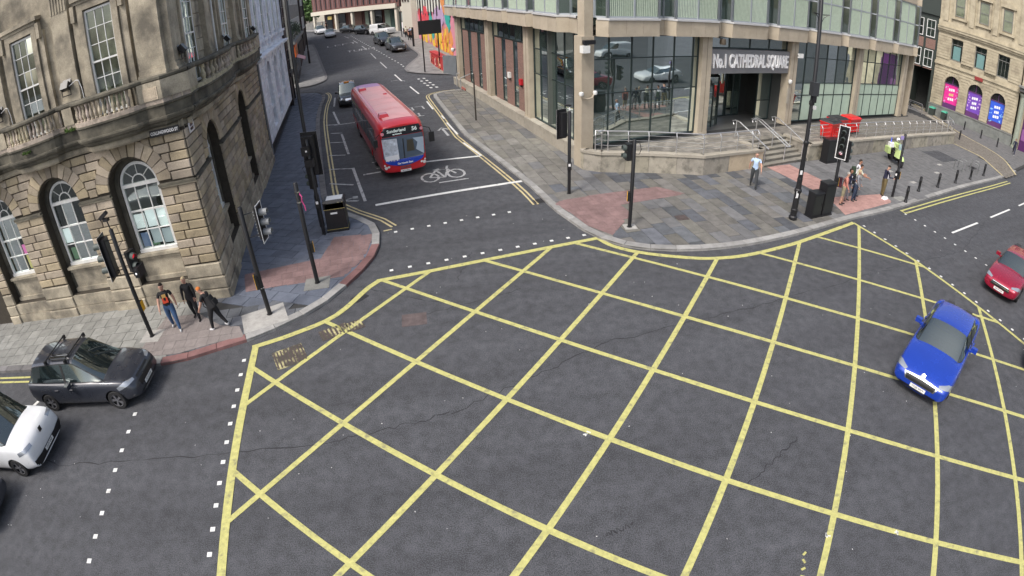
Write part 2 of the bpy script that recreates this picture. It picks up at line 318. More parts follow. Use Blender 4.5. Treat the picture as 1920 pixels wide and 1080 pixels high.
sub = [p for p in kerbR if 21.2 < p[1] < 47 and p[0] < 2]
dbl(sub, ins=.35, side=-1); 
dyr = [(19.75,20.45),(23.78,21.95),(27.7,23.35),(33,25.2),(37.3,26.75)]
seg('double_yellow_line', dyr, .11, YEL, .009); seg('double_yellow_line', offset(dyr, -.3), .11, YEL, .009); seg('double_yellow_line', [(19.7,20.5),(19.85,20.12)], .1, YEL, .011)
# painted bicycle in the waiting box, SLOW-style letters further up
def glyph(name, strokes, org, ex, ey, wd, mt):
    m = MB()
    for s in strokes: ribbon(m, [(org[0]+ex[0]*x+ey[0]*y, org[1]+ex[1]*x+ey[1]*y) for x, y in s], wd, .010, jag=.01, seg=9)
    m.build(name, mt, road)
def ring(cx, cy, r, n=14, sy=1.): return [(cx+r*math.cos(2*math.pi*i/n), cy+sy*r*math.sin(2*math.pi*i/n)) for i in range(n+1)]
ex = Vector((.955, .296)); ey = Vector((-.296, .955))
glyph('cycle_symbol', [ring(-.62,.55,.42,14,1.5), ring(.72,.62,.42,14,1.5), [(-.62,.55),(-.15,1.5),(.45,1.45),(.1,.3),(-.62,.55)], [(-.15,1.5),(.1,.3)], [(.45,1.45),(.72,.62)], [(-.35,-.35),(1.1,-.4)], [(.4,1.45),(.55,1.95)], [(-.3,1.6),(.05,1.65)]], (-3.05,24.9), ex, ey, .12, WHTW)
glyph('cycle_symbol', [ring(-.35,0,.28), ring(.4,0,.28), [(-.35,0),(-.05,.5),(.3,.45),(.05,0),(-.35,0)]], (-1.55,31.9), ex, ey, .07, WHTW)
glyph('lane_arrow', [[(0,-1.2),(0,.6)], [(-.35,.3),(0,.9),(.35,.3)]], (-3.9,33.9), ex, ey, .16, WHTW)
glyph('junction_mark', [[(-.4,.6),(.4,.6)], [(0,.6),(0,-.6)], [(-.25,-.6),(.25,-.6)]], (-6.9,27.9), ex, ey, .09, WHTW)
LET = {'T': [[(0,1),(1,1)],[(.5,1),(.5,0)]], 'U': [[(0,1),(0,.2),(.3,0),(.7,0),(1,.2),(1,1)]], 'R': [[(0,0),(0,1),(.8,1),(1,.75),(.8,.5),(0,.5)],[(.4,.5),(1,0)]], 'N': [[(0,0),(0,1),(1,0),(1,1)]], 'L': [[(0,1),(0,0),(1,0)]], 'E': [[(1,1),(0,1),(0,0),(1,0)],[(0,.5),(.7,.5)]], 'F': [[(1,1),(0,1),(0,0)],[(0,.5),(.7,.5)]]}
def word(txt, org, w_, h_, wd, flip=1):
    for i, ch in enumerate(txt): glyph('road_letter', [[(flip*(i*1.35+x)*w_, flip*y*h_) for x, y in s] for s in LET[ch]], org, ex, ey, wd, WHTW)
word('LE', (-6.4,41.8), .6, 1.0, .13, -1); word('TU', (-6.1,39.6), .6, 1.0, .13, -1)
word('TURN', (-20.9,73.6), .75, 1.5, .16); word('LEFT', (-25.8,80.6), .85, 1.5, .16)
glyph('lane_mark', [[(-.8,0),(.1,.0),(.5,-.9)]], (-10.2,53.2), ex, ey, .1, WHTW)
# cracks, patches, covers
CRK = mat('crack_sealant', (.022, .022, .025), rough=.7)
def crack(a, b, wd=.022, n=22, am=.07):
    a, b = Vector(a), Vector(b); t = (b-a).normalized(); nn = Vector((-t.y, t.x)); pts = [a.lerp(b, i/n)+nn*random.uniform(-am, am) for i in range(n+1)]
    m = MB(); ribbon(m, pts, wd, .004, jag=.012, seg=9); m.build('crack', CRK, road)
for a, b in (((-12.5,6.6),(-4.2,8.3)),((-4.2,8.3),(-1.6,9.2)),((-1.6,9.2),(2.6,11.7)),((2.6,11.7),(8.0,13.1)),((8,13.1),(14.5,14.9)),((14.5,14.9),(20.5,16.2)),((20.5,16.2),(27,20)),((4.6,6.3),(6.6,7.5)),((-5.2,15.2),(-1.2,13.6)),((-3.3,13.1),(.3,14.6)),((-1.4,17.2),(-1.8,15.2)),((-3.6,22.0),(-2.6,26.6)),((-12.5,6.6),(-17,6.9)),((1.6,5.6),(2.2,5.8)),((12,17.3),(14,16.2))): crack(a, b)
BRK = mat('worn_block', (.075, .058, .055), rough=.85, var=.3, scale=5); WORN = mat('worn_yellow_ironwork', (.42, .38, .20), rough=.8, var=.35, scale=7, dark=(.05, .045, .04), dscale=2.4, dlo=.40, dhi=.52, damt=.95)
IRON = mat('cast_iron', (.035, .035, .037), rough=.55, var=.3, metal=.3)
def cover(x, y, a, sx, sy, mt, nm='inspection_cover', bars=7, rb=None):
    m = MB(); m.cbox((0, 0, .0), (sx, sy, .008)); o = m.build(nm, mt, road, (x, y, T(x, y)+.004)); o.rotation_euler.z = a
    m = MB()
    for i in range(bars): m.cbox((-sx/2+sx*(i+.5)/bars, 0, .007), (sx/bars*.45, sy*.9, .008))
    m.build('rib', rb or IRON, o)
cover(-6.45, 11.5, .55, .95, .9, WORN, bars=9, rb=BRK); cover(-5.35, 12.65, .55, .9, .55, BRK, bars=7, rb=WORN); cover(-4.75, 12.95, .55, .5, .5, BRK, bars=4, rb=WORN)
cover(-2.95, 13.15, .15, .75, .62, mat('reddish_patch', (.10, .078, .076), rough=.85, var=.3, scale=5), 'repair_patch', bars=0); cover(-11.0, 10.25, .2, .9, .6, ASPH, bars=0) ; cover(1.35, 21.65, .3, .5, .45, IRON, 'gully_grate'); cover(-4.95, 14.5, .9, .5, .4, IRON, 'gully_grate')
m = MB()
for i in range(170):
    x, y = random.uniform(-14, 22), random.uniform(2, 22); s = random.uniform(.008, .016); m.cbox((x, y, .006), (s*2, s, .006), random.uniform(0, 3))
m.build('grit', WHT, road, kind='stuff')
for x, y in ((1.55,8.35),(6.15,4.75),(7.9,4.35),(-3.1,4.0)):
    m = MB()
    for k in range(3): m.cbox((random.uniform(-.07,.07), random.uniform(-.05,.05), .01), (.1, .03, .01), random.uniform(0, 3))
    m.build('paint_fleck', WHT, road, (x, y, 0))
for k in range(7):
    t = k/6; x, y = 5.05+.45*t, 3.45+1.0*t; m = MB(); m.cbox((0, 0, .008), (.10, .05, .006), random.uniform(0, 3)); m.build('yellow_paint_spatter', YEL, road, (x, y, 0))

# ------------------------------------------------------------------ pavements
PVB = mat('pavement_bed', (.04, .04, .04), rough=.9)
def resample(pts, n):
    d = [0]
    for i in range(1, len(pts)): d.append(d[-1]+(Vector(pts[i])-Vector(pts[i-1])).length)
    out = []; j = 0
    for k in range(n):
        t = d[-1]*k/(n-1)
        while j < len(d)-2 and d[j+1] < t: j += 1
        out.append(tuple(Vector(pts[j]).lerp(Vector(pts[j+1]), (t-d[j])/max(1e-9, d[j+1]-d[j]))))
    return out
def sheet(name, A, B, z, mt, n=60, nb=1, **k):
    A, B = resample(A, n), resample(B, n); m = MB()
    for i in range(n):
        for q in range(nb+1): p = Vector(A[i]).lerp(Vector(B[i]), q/nb); m.v.append((p.x, p.y, T(p.x, p.y)+z))
    for i in range(n-1):
        for q in range(nb): a = i*(nb+1)+q; m.f.append((a, a+1, a+nb+2, a+nb+1)); m.m.append(0)
    return m.build(name, mt, **k)
def polysheet(name, poly, z, mt, cell=3.0, **k):
    """sheet over any polygon, cut into cells so that it follows the climb of the street"""
    m = MB(); x0, x1 = min(p[0] for p in poly), max(p[0] for p in poly); y0, y1 = min(p[1] for p in poly), max(p[1] for p in poly)
    y = math.floor(y0/cell)*cell
    while y < y1:
        row = clip(clip(poly, 0, 1, y), 0, -1, -(y+cell)); x = math.floor(x0/cell)*cell
        while x < x1 and len(row) > 2:
            q = clip(clip(row, 1, 0, x), -1, 0, -(x+cell))
            if len(q) > 2 and abs(area(q)) > 1e-4:
                kk = len(m.v); m.v += [(a, b, T(a, b)+z) for a, b in q]; m.f.append(tuple(range(kk, kk+len(q)))); m.m.append(0)
            x += cell
        y += cell
    return m.build(name, mt, **k)
PZ = .10
bldL = [(-60,8.7),(-22.78,13.28),(-9.98,14.88),(-19.05,46.81),(-20.4,51.2),(-26,52.9)]
polyL = kerbL+bldL[::-1]; polyR = kerbR+[(75,62),(30,62),(4,50.2)]
pavL = polysheet('pavement', polyL, PZ-.02, PVB, kind='structure'); pavR = polysheet('pavement', polyR, PZ-.02, PVB, kind='structure')
FARP = mat('far_paving', (.21, .205, .20), rough=.9, var=.25, scale=1.2, fine=9)
kerbL2 = smoothpath([(-30,53.8),(-20.7,53.9),(-19.2,54.7),(-18.7,56),(-19.04,58),(-21.5,64.5),(-24.1,71.3),(-28.8,83.3),(-31.5,86.5),(-45,88)], 3)
pavL2 = sheet('pavement', kerbL2, [(-30,57),(-23.2,57),(-24,60),(-29.5,78),(-37,90),(-45,91)], PZ, FARP, 50, 3, kind='structure')
kerbR2 = [(6,51.6),(-4.5,53.6),(-8.4,55.2),(-9.9,56.6),(-10.6,58.6),(-9.9,66.0),(-10.9,69.3),(-11.6,71),(-13.5,77.7),(-16.5,85.3),(-20,88.6),(-27,95.5),(-38,110),(-60,140)]
pavR2 = sheet('pavement', kerbR2, [(10,56),(-3.2,58),(-3.6,60),(-5,64),(-6.07,65.4),(-7.6,69.4),(-8.9,72.8),(-10.7,77.4),(-12,81),(-14.4,88.9),(-23.4,96.4),(-38.4,115),(-60,145)], PZ, FARP, 70, 3, kind='structure')
# kerb stones, one by one
KB = mat('kerb_stone', (.27, .265, .255), rough=.85, var=.18, scale=3, rnd=.14, bump=.3); KR_ = mat('red_kerb_stone', (.20, .105, .10), rough=.85, var=.18, scale=3, rnd=.1, bump=.3); KD = mat('dark_kerb_stone', (.15, .145, .145), rough=.85, var=.2, scale=3, rnd=.15, bump=.3)
def kerbs(path, parent, side, wd=.30, L=.92, lo=None, hi=None, mtf=None, z0=-.05, z1=.112, nmax=999):
    n = max(2, int(sum((Vector(path[i+1])-Vector(path[i])).length for i in range(len(path)-1))/L)); P = resample(path, n+1); cnt = 0
    for i in range(n):
        a, b = Vector(P[i]), Vector(P[i+1]); c = (a+b)/2
        if lo and not lo(c): continue
        t = (b-a).normalized(); nn = Vector((-t.y, t.x))*side
        # shared end joints follow the neighbours' directions
        ta = (Vector(P[min(i+1, n)])-Vector(P[max(i-1, 0)])).normalized(); tb = (Vector(P[min(i+2, n)])-Vector(P[i])).normalized()
        na, nb = Vector((-ta.y, ta.x))*side, Vector((-tb.y, tb.x))*side; g = t*.006
        q = [a+g-c, b-g-c, b-g+nb*wd-c, a+g+na*wd-c]; m = MB(); zt = T(*c); h = z1+random.uniform(-.002, .003)
        ins = [p*.985+nn*.006 for p in q]
        m.prism([tuple(p) for p in q], z0, h-.012); m.prism([tuple(p) for p in q], h-.012, h, top=[tuple(p) for p in ins])
        m.build('kerb_stone', mtf(c), parent, (c.x, c.y, zt)); cnt += 1
def mkL(c):
    if c.y < 12.35 and c.x > -11.4 and c.x < -7.6: return KR_
    if 14.9 < c.y < 17.6 and c.x > -5.8: return KR_
    return KB if c.x > -12 and c.y < 22 else KD
kerbs(kerbL, pavL, 1, lo=lambda c: c.x > -24 and c.y < 50, mtf=mkL, L=1.0)
kerbs(kerbR, pavR, 1, lo=lambda c: c.x < 42 and c.y < 48.5, mtf=lambda c: KB, L=.98)
sheet('kerb_edge', kerbL2, offset(kerbL2, .28), .108, KD, 60, 1, parent=pavL2); sheet('kerb_edge', kerbR2, offset(kerbR2, -.28), .108, KD, 70, 1, parent=pavR2)
# slabs
def slabs(poly, ang, L, W, parent, choose, nmax, name='paving_slab', org=(0, 0), z=.102, th=.03, filt=None, jit=.25, gap=.010):
    ca, sa = math.cos(ang), math.sin(ang); loc = [((x-org[0])*ca+(y-org[1])*sa, -(x-org[0])*sa+(y-org[1])*ca) for x, y in poly]
    x0, x1 = min(p[0] for p in loc), max(p[0] for p in loc); y0, y1 = min(p[1] for p in loc), max(p[1] for p in loc); out = []; j = math.floor(y0/W); rs = random.Random(3)
    while j*W < y1:
        x = math.floor(x0/L)*L-rs.random()*L
        rowp = clip(clip(loc, 0, 1, j*W), 0, -1, -(j+1)*W)
        if len(rowp) > 2:
            while x < x1:
                l = L*(1+rs.uniform(-jit, jit)); q = clip(clip(rowp, 1, 0, x+gap), -1, 0, -(x+l-gap)); q = clip(clip(q, 0, 1, j*W+gap), 0, -1, -((j+1)*W-gap)) if len(q) > 2 else q
                if len(q) > 2 and abs(area(q)) > .02:
                    cx = sum(p[0] for p in q)/len(q); cy = sum(p[1] for p in q)/len(q); wx, wy = org[0]+cx*ca-cy*sa, org[1]+cx*sa+cy*ca
                    if (not filt) or filt(wx, wy): out.append((math.hypot(wx, wy), q, cx, cy, wx, wy))
                x += l
        j += 1
    out.sort(key=lambda t: t[0]); rest = {}
    for k, (d, q, cx, cy, wx, wy) in enumerate(out):
        if area(q) < 0: q = q[::-1]
        mt = choose(wx, wy); zz = T(wx, wy)+z+random.uniform(-.002, .004); tilt = (random.uniform(-.003, .003), random.uniform(-.003, .003))
        vs = [((px-cx)*ca-(py-cy)*sa, (px-cx)*sa+(py-cy)*ca) for px, py in q]; n = len(vs)
        if k < nmax:
            m = MB(); m.v = [(a*.999, b*.999, tilt[0]*a+tilt[1]*b) for a, b in vs]+[(a, b, -th) for a, b in vs]; m.f = [tuple(range(n))]+[(n+i, n+(i+1) % n, (i+1) % n, i) for i in range(n)]; m.m = [0]*(n+1)
            me = bpy.data.meshes.new(name); me.from_pydata(m.v, [], m.f); me.materials.append(mt); link(name, me, parent, (wx, wy, zz))
        else:
            r = rest.setdefault(mt.name, (mt, MB()))[1]; kk = len(r.v); r.v += [(wx+a, wy+b, zz) for a, b in vs]; r.f.append(tuple(range(kk, kk+n))); r.m.append(0)
    for mt, r in rest.values(): r.build(name+'s_beyond', mt, parent, kind='stuff')
    return len(out)
SA = mat('slab_blue_grey', (.098, .104, .115), rough=.85, var=.25, scale=2.5, rnd=.30, hue=.015, bump=.4, fine=30); SB = mat('slab_brown_grey', (.138, .132, .120), rough=.85, var=.22, scale=2.5, rnd=.18, hue=.015, bump=.4, fine=30)
SB2 = mat('slab_fawn', (.178, .170, .152), rough=.85, var=.22, scale=2.5, rnd=.16, hue=.01, bump=.4, fine=30)
SC_ = mat('slab_light', (.225, .225, .21), rough=.85, var=.2, scale=2.5, rnd=.14, bump=.4, fine=30); SR = mat('slab_red', (.20, .13, .125), rough=.85, var=.2, scale=2.5, rnd=.1, bump=.4, fine=30); SP = mat('slab_pink', (.36, .215, .19), rough=.85, var=.15, scale=3, rnd=.06, bump=.4, fine=30)
SG = mat('slab_grey', (.145, .145, .147), rough=.85, var=.2, scale=2.5, rnd=.15, bump=.4, fine=30)
SBL = mat('slab_street_blue', (.115, .13, .165), rough=.82, var=.22, scale=2, rnd=.14, bump=.4, fine=30)
redR = [(1.9,21.3),(6.9,22.75),(8.1,21.9),(4.75,20.7),(5.15,19.9),(4.0,18.7),(2.9,19.0)]
pinkR = [(14.0,25.7),(15.75,26.3),(17.0,22.9),(15.5,21.6)]; pinkR2 = [(15.55,21.6),(19.75,22.3),(19.7,21.25),(15.35,19.6)]
kinR = offset(kerbR, .31); kinL = offset(kerbL, .31)
terr = [(3.62,25.75),(4.5,24.8),(6.9,24.65),(9.67,24.28),(12.9,25.4),(13.7,25.85),(17.4,27.0),(38.5,34.9),(39.4,36.4),(39.6,41),(38,46.6)]
pR = kinR+[(75,62),(52,62),(38,47.0)]+terr[::-1]+[(3.54,26.77),(-4,48.6)]
def chR(x, y):
    if x < 2.6 and y > 23.2: return random.choice((SB2, SB2, SB2, SB, SG))
    if x > 15.5: return SG
    return random.choice((SA, SA, SB, SB, SB, SG))
LANE = [(38.3,35.6),(39.4,36.6),(43.9,40.6),(47.5,46.5),(49,50),(47,52),(44.2,46),(44.1,41),(44.05,38.4),(44.1,35.2),(43.5,32.4),(41.8,29.9),(40.6,28.4),(37.6,27.2),(38.4,29.6),(39.25,31.5)]
slabs(pR, R(-76), 1.15, .62, pavR, chR, 290, filt=lambda x, y: x < 54 and not inside((x, y), LANE))
polyLs = kinL+[(-26,52.9),(-20.4,51.2),(-19.05,46.81),(-9.98,14.88),(-22.78,13.28),(-60,8.7)]
redL = [(-9.9,16.25),(-7.05,17.15),(-7.0,18.9),(-5.0,19.0),(-5.0,15.9),(-6.2,15.75),(-9.4,15.05)]
redL2 = [(-12.1,13.4),(-10.6,13.55),(-8.6,13.1),(-7.75,12.6),(-11.9,10.9),(-12.6,12.6)]
def chL(x, y):
    if y > 14.2 and x > -10.2 or y > 16: return SBL
    if x > -11.0: return SA
    return SC_
slabs(polyLs, R(10), .62, .55, pavL, chL, 150, filt=lambda x, y: y < 14.6-(x+10)*.0 and x > -30 and not (x > -10 and y > 14.0))
slabs(polyLs, R(-15), .85, .55, pavL, chL, 150, org=(.3, .2), filt=lambda x, y: (x > -10 and y > 14.0 or y >= 14.6) and y < 51)
SR2 = mat('slab_dusty_red', (.215, .188, .178), rough=.85, var=.15, scale=3, rnd=.08, bump=.4, fine=30)
redRr = [(1.95,21.0),(2.5,20.1),(3.0,18.85),(3.85,17.95),(5.0,19.85),(4.7,20.75),(8.0,21.85),(6.85,22.75),(2.3,21.5)]
redLr = [(-9.95,16.25),(-7.05,17.15),(-7.0,18.9),(-5.35,19.0),(-5.3,17.0),(-5.75,15.75),(-9.35,15.0)]
redL2r = [(-12.1,13.55),(-10.7,13.7),(-9.5,13.0),(-8.7,12.9),(-8.3,12.35),(-9.0,12.15),(-10.5,11.5),(-12.2,11.25)]
for poly, mt, pv, an, L_ in ((redRr, SR, pavR, R(14), .42), (redLr, SR, pavL, R(14), .42), (redL2r, SR2, pavL, R(10), .42), (pinkR, SP, pavR, R(-72), .42), (pinkR2, SP, pavR, R(14), .42)):
    slabs(poly, an, L_, L_, pv, lambda x, y, mt=mt: mt, 200, name='tactile_slab', z=.112, jit=0, gap=.004)
# cobbled lane with yellow edge lines
COB = mat('cobbles', (.17, .155, .135), rough=.85, var=.4, scale=5, fine=14, bump=1, dist=.03)
lane = polysheet('cobbled_lane', LANE, PZ+.012, COB, kind='structure')
m = MB(); rs = random.Random(5)
for j in range(40):
    for i in range(60):
        x, y = 37.5+i*.2+(j % 2)*.1, 27.3+j*.34; 
        if inside((x, y), LANE): m.cbox((x, y, .118), (.17, .27, .03), .2+rs.uniform(-.06, .06))
m.build('setts', COB, lane, kind='stuff')
for pts in ([(47.5,51),(44.65,41.31),(44.02,38.39),(44.1,35.22),(43.56,32.45),(41.77,29.92),(40.53,28.3)], [(38.5,34.84),(39.28,32.46),(39.23,31.48),(38.42,29.59),(37.54,27.6)], [(43.9,40.8),(39.0,35.9)]):
    m = MB(); ribbon(m, smoothpath(pts, 4), .16, .135); m.build('lane_edge_line', YELD, lane)
# concrete pads round the poles, patches
PAD = mat('concrete_pad', (.34, .33, .31), rough=.9, var=.2, scale=4, bump=.3)
for x, y, a, sx, sy, mt, pv in ((-12.1,12.44,.1,.8,.7,PAD,pavL),(-7.95,13.35,.5,1.5,1.15,PAD,pavL),(-6.66,15.35,.2,.9,.8,SC_,pavL),(4.66,18.62,.1,.5,.45,PAD,pavR),(2.7,22.0,.3,1.3,.9,SB,pavR),(7.0,19.35,.2,.5,.45,BRK,pavR),(32.5,30.6,.3,2.9,2.1,ASPH,pavR),(34.6,28.7,.3,.8,.7,IRON,pavR),(20.75,21.8,.3,.9,.5,SC_,pavR),(22.6,22.2,.3,1.3,.6,SG,pavR)):
    m = MB(); m.cbox((0, 0, 0), (sx, sy, .02)); m.build('surface_patch', mt, pv, (x, y, PZ+.006)).rotation_euler.z = a
for x, y in ((24.0,24.4),(28.3,26.6),(23.3,26.1),(30.3,28.4)):
    m = MB(); m.cbox((0, 0, 0), (.5, .28, .02)); m.build('pale_paver', PAD, pavR, (x, y, PZ+.01)).rotation_euler.z = .3
# ------------------------------------------------------------------ sandstone corner building on the left
def textobj(name, txt, size, pos, right, up, mt, parent, ext=.01, align='CENTER', sx=1., bold=0.):
    c = bpy.data.curves.new(name, 'FONT'); c.body = txt; c.size = size; c.extrude = ext; c.align_x = align; c.align_y = 'CENTER'; c.offset = bold; c.resolution_u = 3
    o = bpy.data.objects.new(name, c); C.objects.link(o); c.materials.append(mt)
    right, up = Vector(right).normalized(), Vector(up).normalized(); n = right.cross(up)
    mm = Matrix((right*sx, up, n)).transposed().to_4x4(); mm.translation = Vector(pos)-(parent.location if parent else Vector((0, 0, 0)))
    me = bpy.data.meshes.new_from_object(o); C.objects.unlink(o); bpy.data.objects.remove(o)
    o = bpy.data.objects.new(name, me); C.objects.link(o)
    if parent: o.parent = parent
    o.matrix_local = mm; return o
ST = mat('warm_sandstone', (.385, .32, .23), rough=.9, var=.26, scale=2.4, rnd=.24, hue=.007, bump=.7, fine=26, dist=.015, dark=(.10, .085, .07), dscale=1.2, dlo=.48, dhi=.72, damt=.7)
ST2 = mat('smooth_sandstone', (.38, .335, .255), rough=.9, var=.24, scale=1.6, rnd=.1, bump=.5, fine=26, dark=(.085, .078, .066), dscale=.9, dlo=.44, dhi=.68, damt=.8)
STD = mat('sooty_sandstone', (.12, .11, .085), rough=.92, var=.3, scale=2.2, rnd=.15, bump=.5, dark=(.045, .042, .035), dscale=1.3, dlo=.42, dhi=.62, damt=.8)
STB = mat('bleached_stone', (.42, .36, .28), rough=.9, var=.25, scale=5, rnd=.3, hue=.03, bump=.4, dark=(.13, .11, .09), dscale=4, dlo=.5, dhi=.65, damt=.6)
JNT = mat('mortar_bed', (.05, .042, .032), rough=.95, var=.2, bump=.3)
WPT = mat('white_window_paint', (.68, .68, .66), rough=.5, var=.08, scale=6, bump=0); BLK = flat('black_paint', (.012, .012, .014), rough=.38, spec=.5); DKI = flat('dark_interior', (.02, .022, .022), rough=.9)
GL1 = glass('window_glass', (.03, .04, .04), see=.88, wob=.004, refl=.12)
FF = Frame((-9.98, 14.88), (-.9923, -.1240), (.124, -.9923)); FS = Frame((-9.98, 14.88), (-.2733, .9619), (.9619, .2733))
SBo = (-9.98, 14.88, .08)
sb = thing('stone_building', 'sandstone corner building with rusticated stones, arched windows and a bowed balustrade balcony', 'building', SBo)
fF, fS = FF.f(SBo), FS.f(SBo)
def arch_wall(mb, ops, u0, u1, z0, z1, hw, zb, zs, w=0., dep=.45, n=14):
    """wall face with round-headed openings and their reveals; ops = centres"""
    edges = [u0]+sum([[c-hw, c+hw] for c in ops], [])+[u1]
    for i in range(0, len(edges), 2): mb.quad((edges[i], w, zb), (edges[i+1], w, zb), (edges[i+1], w, z1), (edges[i], w, z1))
    mb.quad((u0, w, z0), (u1, w, z0), (u1, w, zb), (u0, w, zb))
    for c in ops:
        A = [(c-hw*math.cos(math.pi*k/n), zs+hw*math.sin(math.pi*k/n)) for k in range(n+1)]
        for k in range(n):
            (a, az_), (b, bz_) = A[k], A[k+1]; mb.quad((a, w, az_), (b, w, bz_), (b, w, z1), (a, w, z1)); mb.quad((a, w, az_), (b, w, bz_), (b, w-dep, bz_), (a, w-dep, az_))
        for s in (-1, 1): mb.quad((c+s*hw, w, zb), (c+s*hw, w-dep, zb), (c+s*hw, w-dep, zs), (c+s*hw, w, zs))
        mb.quad((c-hw, w, zb), (c+hw, w, zb), (c+hw, w-dep, zb), (c-hw, w-dep, zb))
OPF = [2.45, 6.1, 9.85, 13.55]; OPS = [3.2, 9.9]; HW = 1.06; ZS = 4.6
for fm, ops, ue, in ((fF, OPF, 15.6), (fS, OPS, 16.35)):
    m = MB(fm); arch_wall(m, ops, 0, ue, 0, 6.3, HW, .95, ZS); m.build('wall', JNT, sb)
    m = MB(fm); m.quad((0, -.12, 6.2), (ue, -.12, 6.2), (ue, -.12, 13.5), (0, -.12, 13.5)); m.build('upper_wall', ST2, sb)
m = MB(); c0 = [FF.P(15.6, -.12, 0), FF.P(0, -.12, 0), FS.P(16.35, -.12, 0), FS.P(16.35, -12, 0), FF.P(15.6, -14, 0)]
m.prism([(p.x-SBo[0], p.y-SBo[1]) for p in c0], 13.42, 13.55); m.build('roof', JNT, sb)
m = MB(fS); m.quad((16.35, -.1, 0), (16.35, -12, 0), (16.35, -12, 13.5), (16.35, -.1, 13.5)); m.build('end_wall', JNT, sb)
def skip(ops, z, r, zs=ZS):
    """u intervals a course at height z must leave free"""
    out = []
    for c in ops:
        if z < zs: out.append((c-HW, c+HW))
        else:
            d = z-zs
            if d < r: h = math.sqrt(r*r-d*d); out.append((c-h, c+h))
    return out
def course(fr, ops, u0, u1, z0, z1, w0, d, mt, L, name='stone', r=1.60, start=0, b=.022):
    sk = skip(ops, (z0+z1)/2, r); segs = []; a = u0
    for s, e in sk:
        if s > a: segs.append((a, min(s, u1)))
        a = e
    if a < u1: segs.append((a, u1))
    for a, e in segs:
        n = max(1, round((e-a)/L)); off = (.5 if start % 2 and n > 1 else 0)
        cuts = [a]+[a+(e-a)*(k+(.35 if start % 2 else 0))/(n) for k in range(1, n)]+[e]
        for k in range(len(cuts)-1): blockobj(name, fr, cuts[k], cuts[k+1], z0, z1, w0, d, mt, sb, b, .018 if name == 'stone' else .008)
for fr, ops, ue in ((FF, OPF[:3], 11.6), (FS, OPS, 16.2)):
    L = .72 if fr is FF else .8
    for i in range(9): course(fr, ops, .0, ue, 1.50+.325*i, 1.50+.325*(i+1), .0, .065, ST, L, start=i)
    for i in range(5): course(fr, ops, .0, ue, 4.60+.32*i, 4.60+.32*(i+1), .0, .065, ST, L*.9, start=i+1, r=1.62)
    # plinth
    for i in range(2): course(fr, ops, -.14, ue, .0+.47*i, .47*(i+1), .0, .14+.05*(1-i), ST2, 1.3, 'plinth_stone', start=i, b=.03)
    course(fr, ops, -.07, ue, .95, 1.46, .0, .10, ST2, 1.2, 'plinth_stone', b=.03)
    # string course and its moulding
    sk = skip(ops, 4.5, 1); a = 0
    for s, e in sk+[(ue, ue)]:
        for z0, z1, d in ((4.43, 4.50, .10), (4.50, 4.575, .15)):
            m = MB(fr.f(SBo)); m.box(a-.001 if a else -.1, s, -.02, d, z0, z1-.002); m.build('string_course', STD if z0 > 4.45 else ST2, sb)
        a = e
    for c in ops:
        # voussoirs, radial, stepped to the courses
        nV = 13
        for k in range(nV):
            a0, a1 = math.pi*k/nV+.008, math.pi*(k+1)/nV-.008; key = (k == nV//2); ro = 1.60 if not key else 1.66
            def P(a, r): return (c-r*math.cos(a), ZS+r*math.sin(a))
            poly = [P(a0, HW+.0), P(a1, HW+.0), P(a1, ro), P((a0+a1)/2, ro+(.03 if not key else .0)), P(a0, ro)]
            cx = sum(p[0] for p in poly)/5; cz = sum(p[1] for p in poly)/5; top = [(cx+(p[0]-cx)*.93, cz+(p[1]-cz)*.97) for p in poly]
            m = MB(fr.f(fr.P(cx, 0, cz))); m.v = []; m.uzprism([(p[0]-0, p[1]) for p in poly], 0, .055); m.uzprism(poly, .055, .078 if not key else .10, top=top)
            m.build('voussoir', ST, sb, fr.P(cx, 0, cz)-Vector((SBo[0], SBo[1], 0)))
        # inner architrave, sill, apron
        m = MB(fr.f(SBo)); n = 16; A = [(c-.86*math.cos(math.pi*k/n), ZS+.86*math.sin(math.pi*k/n)) for k in range(n+1)]; B = [(c-HW*math.cos(math.pi*k/n), ZS+HW*math.sin(math.pi*k/n)) for k in range(n+1)]
        A = [(c-.86, 1.0)]+A+[(c+.86, 1.0)]; B = [(c-HW-.01, 1.0)]+B+[(c+HW+.01, 1.0)]
        for k in range(len(A)-1):
            m.quad((A[k][0], -.36, A[k][1]), (A[k+1][0], -.36, A[k+1][1]), (B[k+1][0], -.36, B[k+1][1]), (B[k][0], -.36, B[k][1])); m.quad((A[k][0], -.36, A[k][1]), (A[k+1][0], -.36, A[k+1][1]), (A[k+1][0], -.62, A[k+1][1]), (A[k][0], -.62, A[k][1]))
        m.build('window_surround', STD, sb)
        m = MB(fr.f(SBo)); m.box(c-.95, c+.95, -.5, -.16, 1.95, 2.06); m.box(c-.9, c+.9, -.5, -.26, 1.80, 1.95); m.box(c-.86, c+.86, -.5, -.3, .95, 1.80); m.box(c-.95, c+.95, -.5, -.22, .96, 1.12); m.build('apron', ST2, sb)
        for z0_, d_ in ((.0, .12), (.475, .08)): m = MB(fr.f(SBo)); m.box(c-HW+.01, c+HW-.01, .002, d_, z0_+.01, z0_+.465); m.build('plinth_stone', ST2, sb)
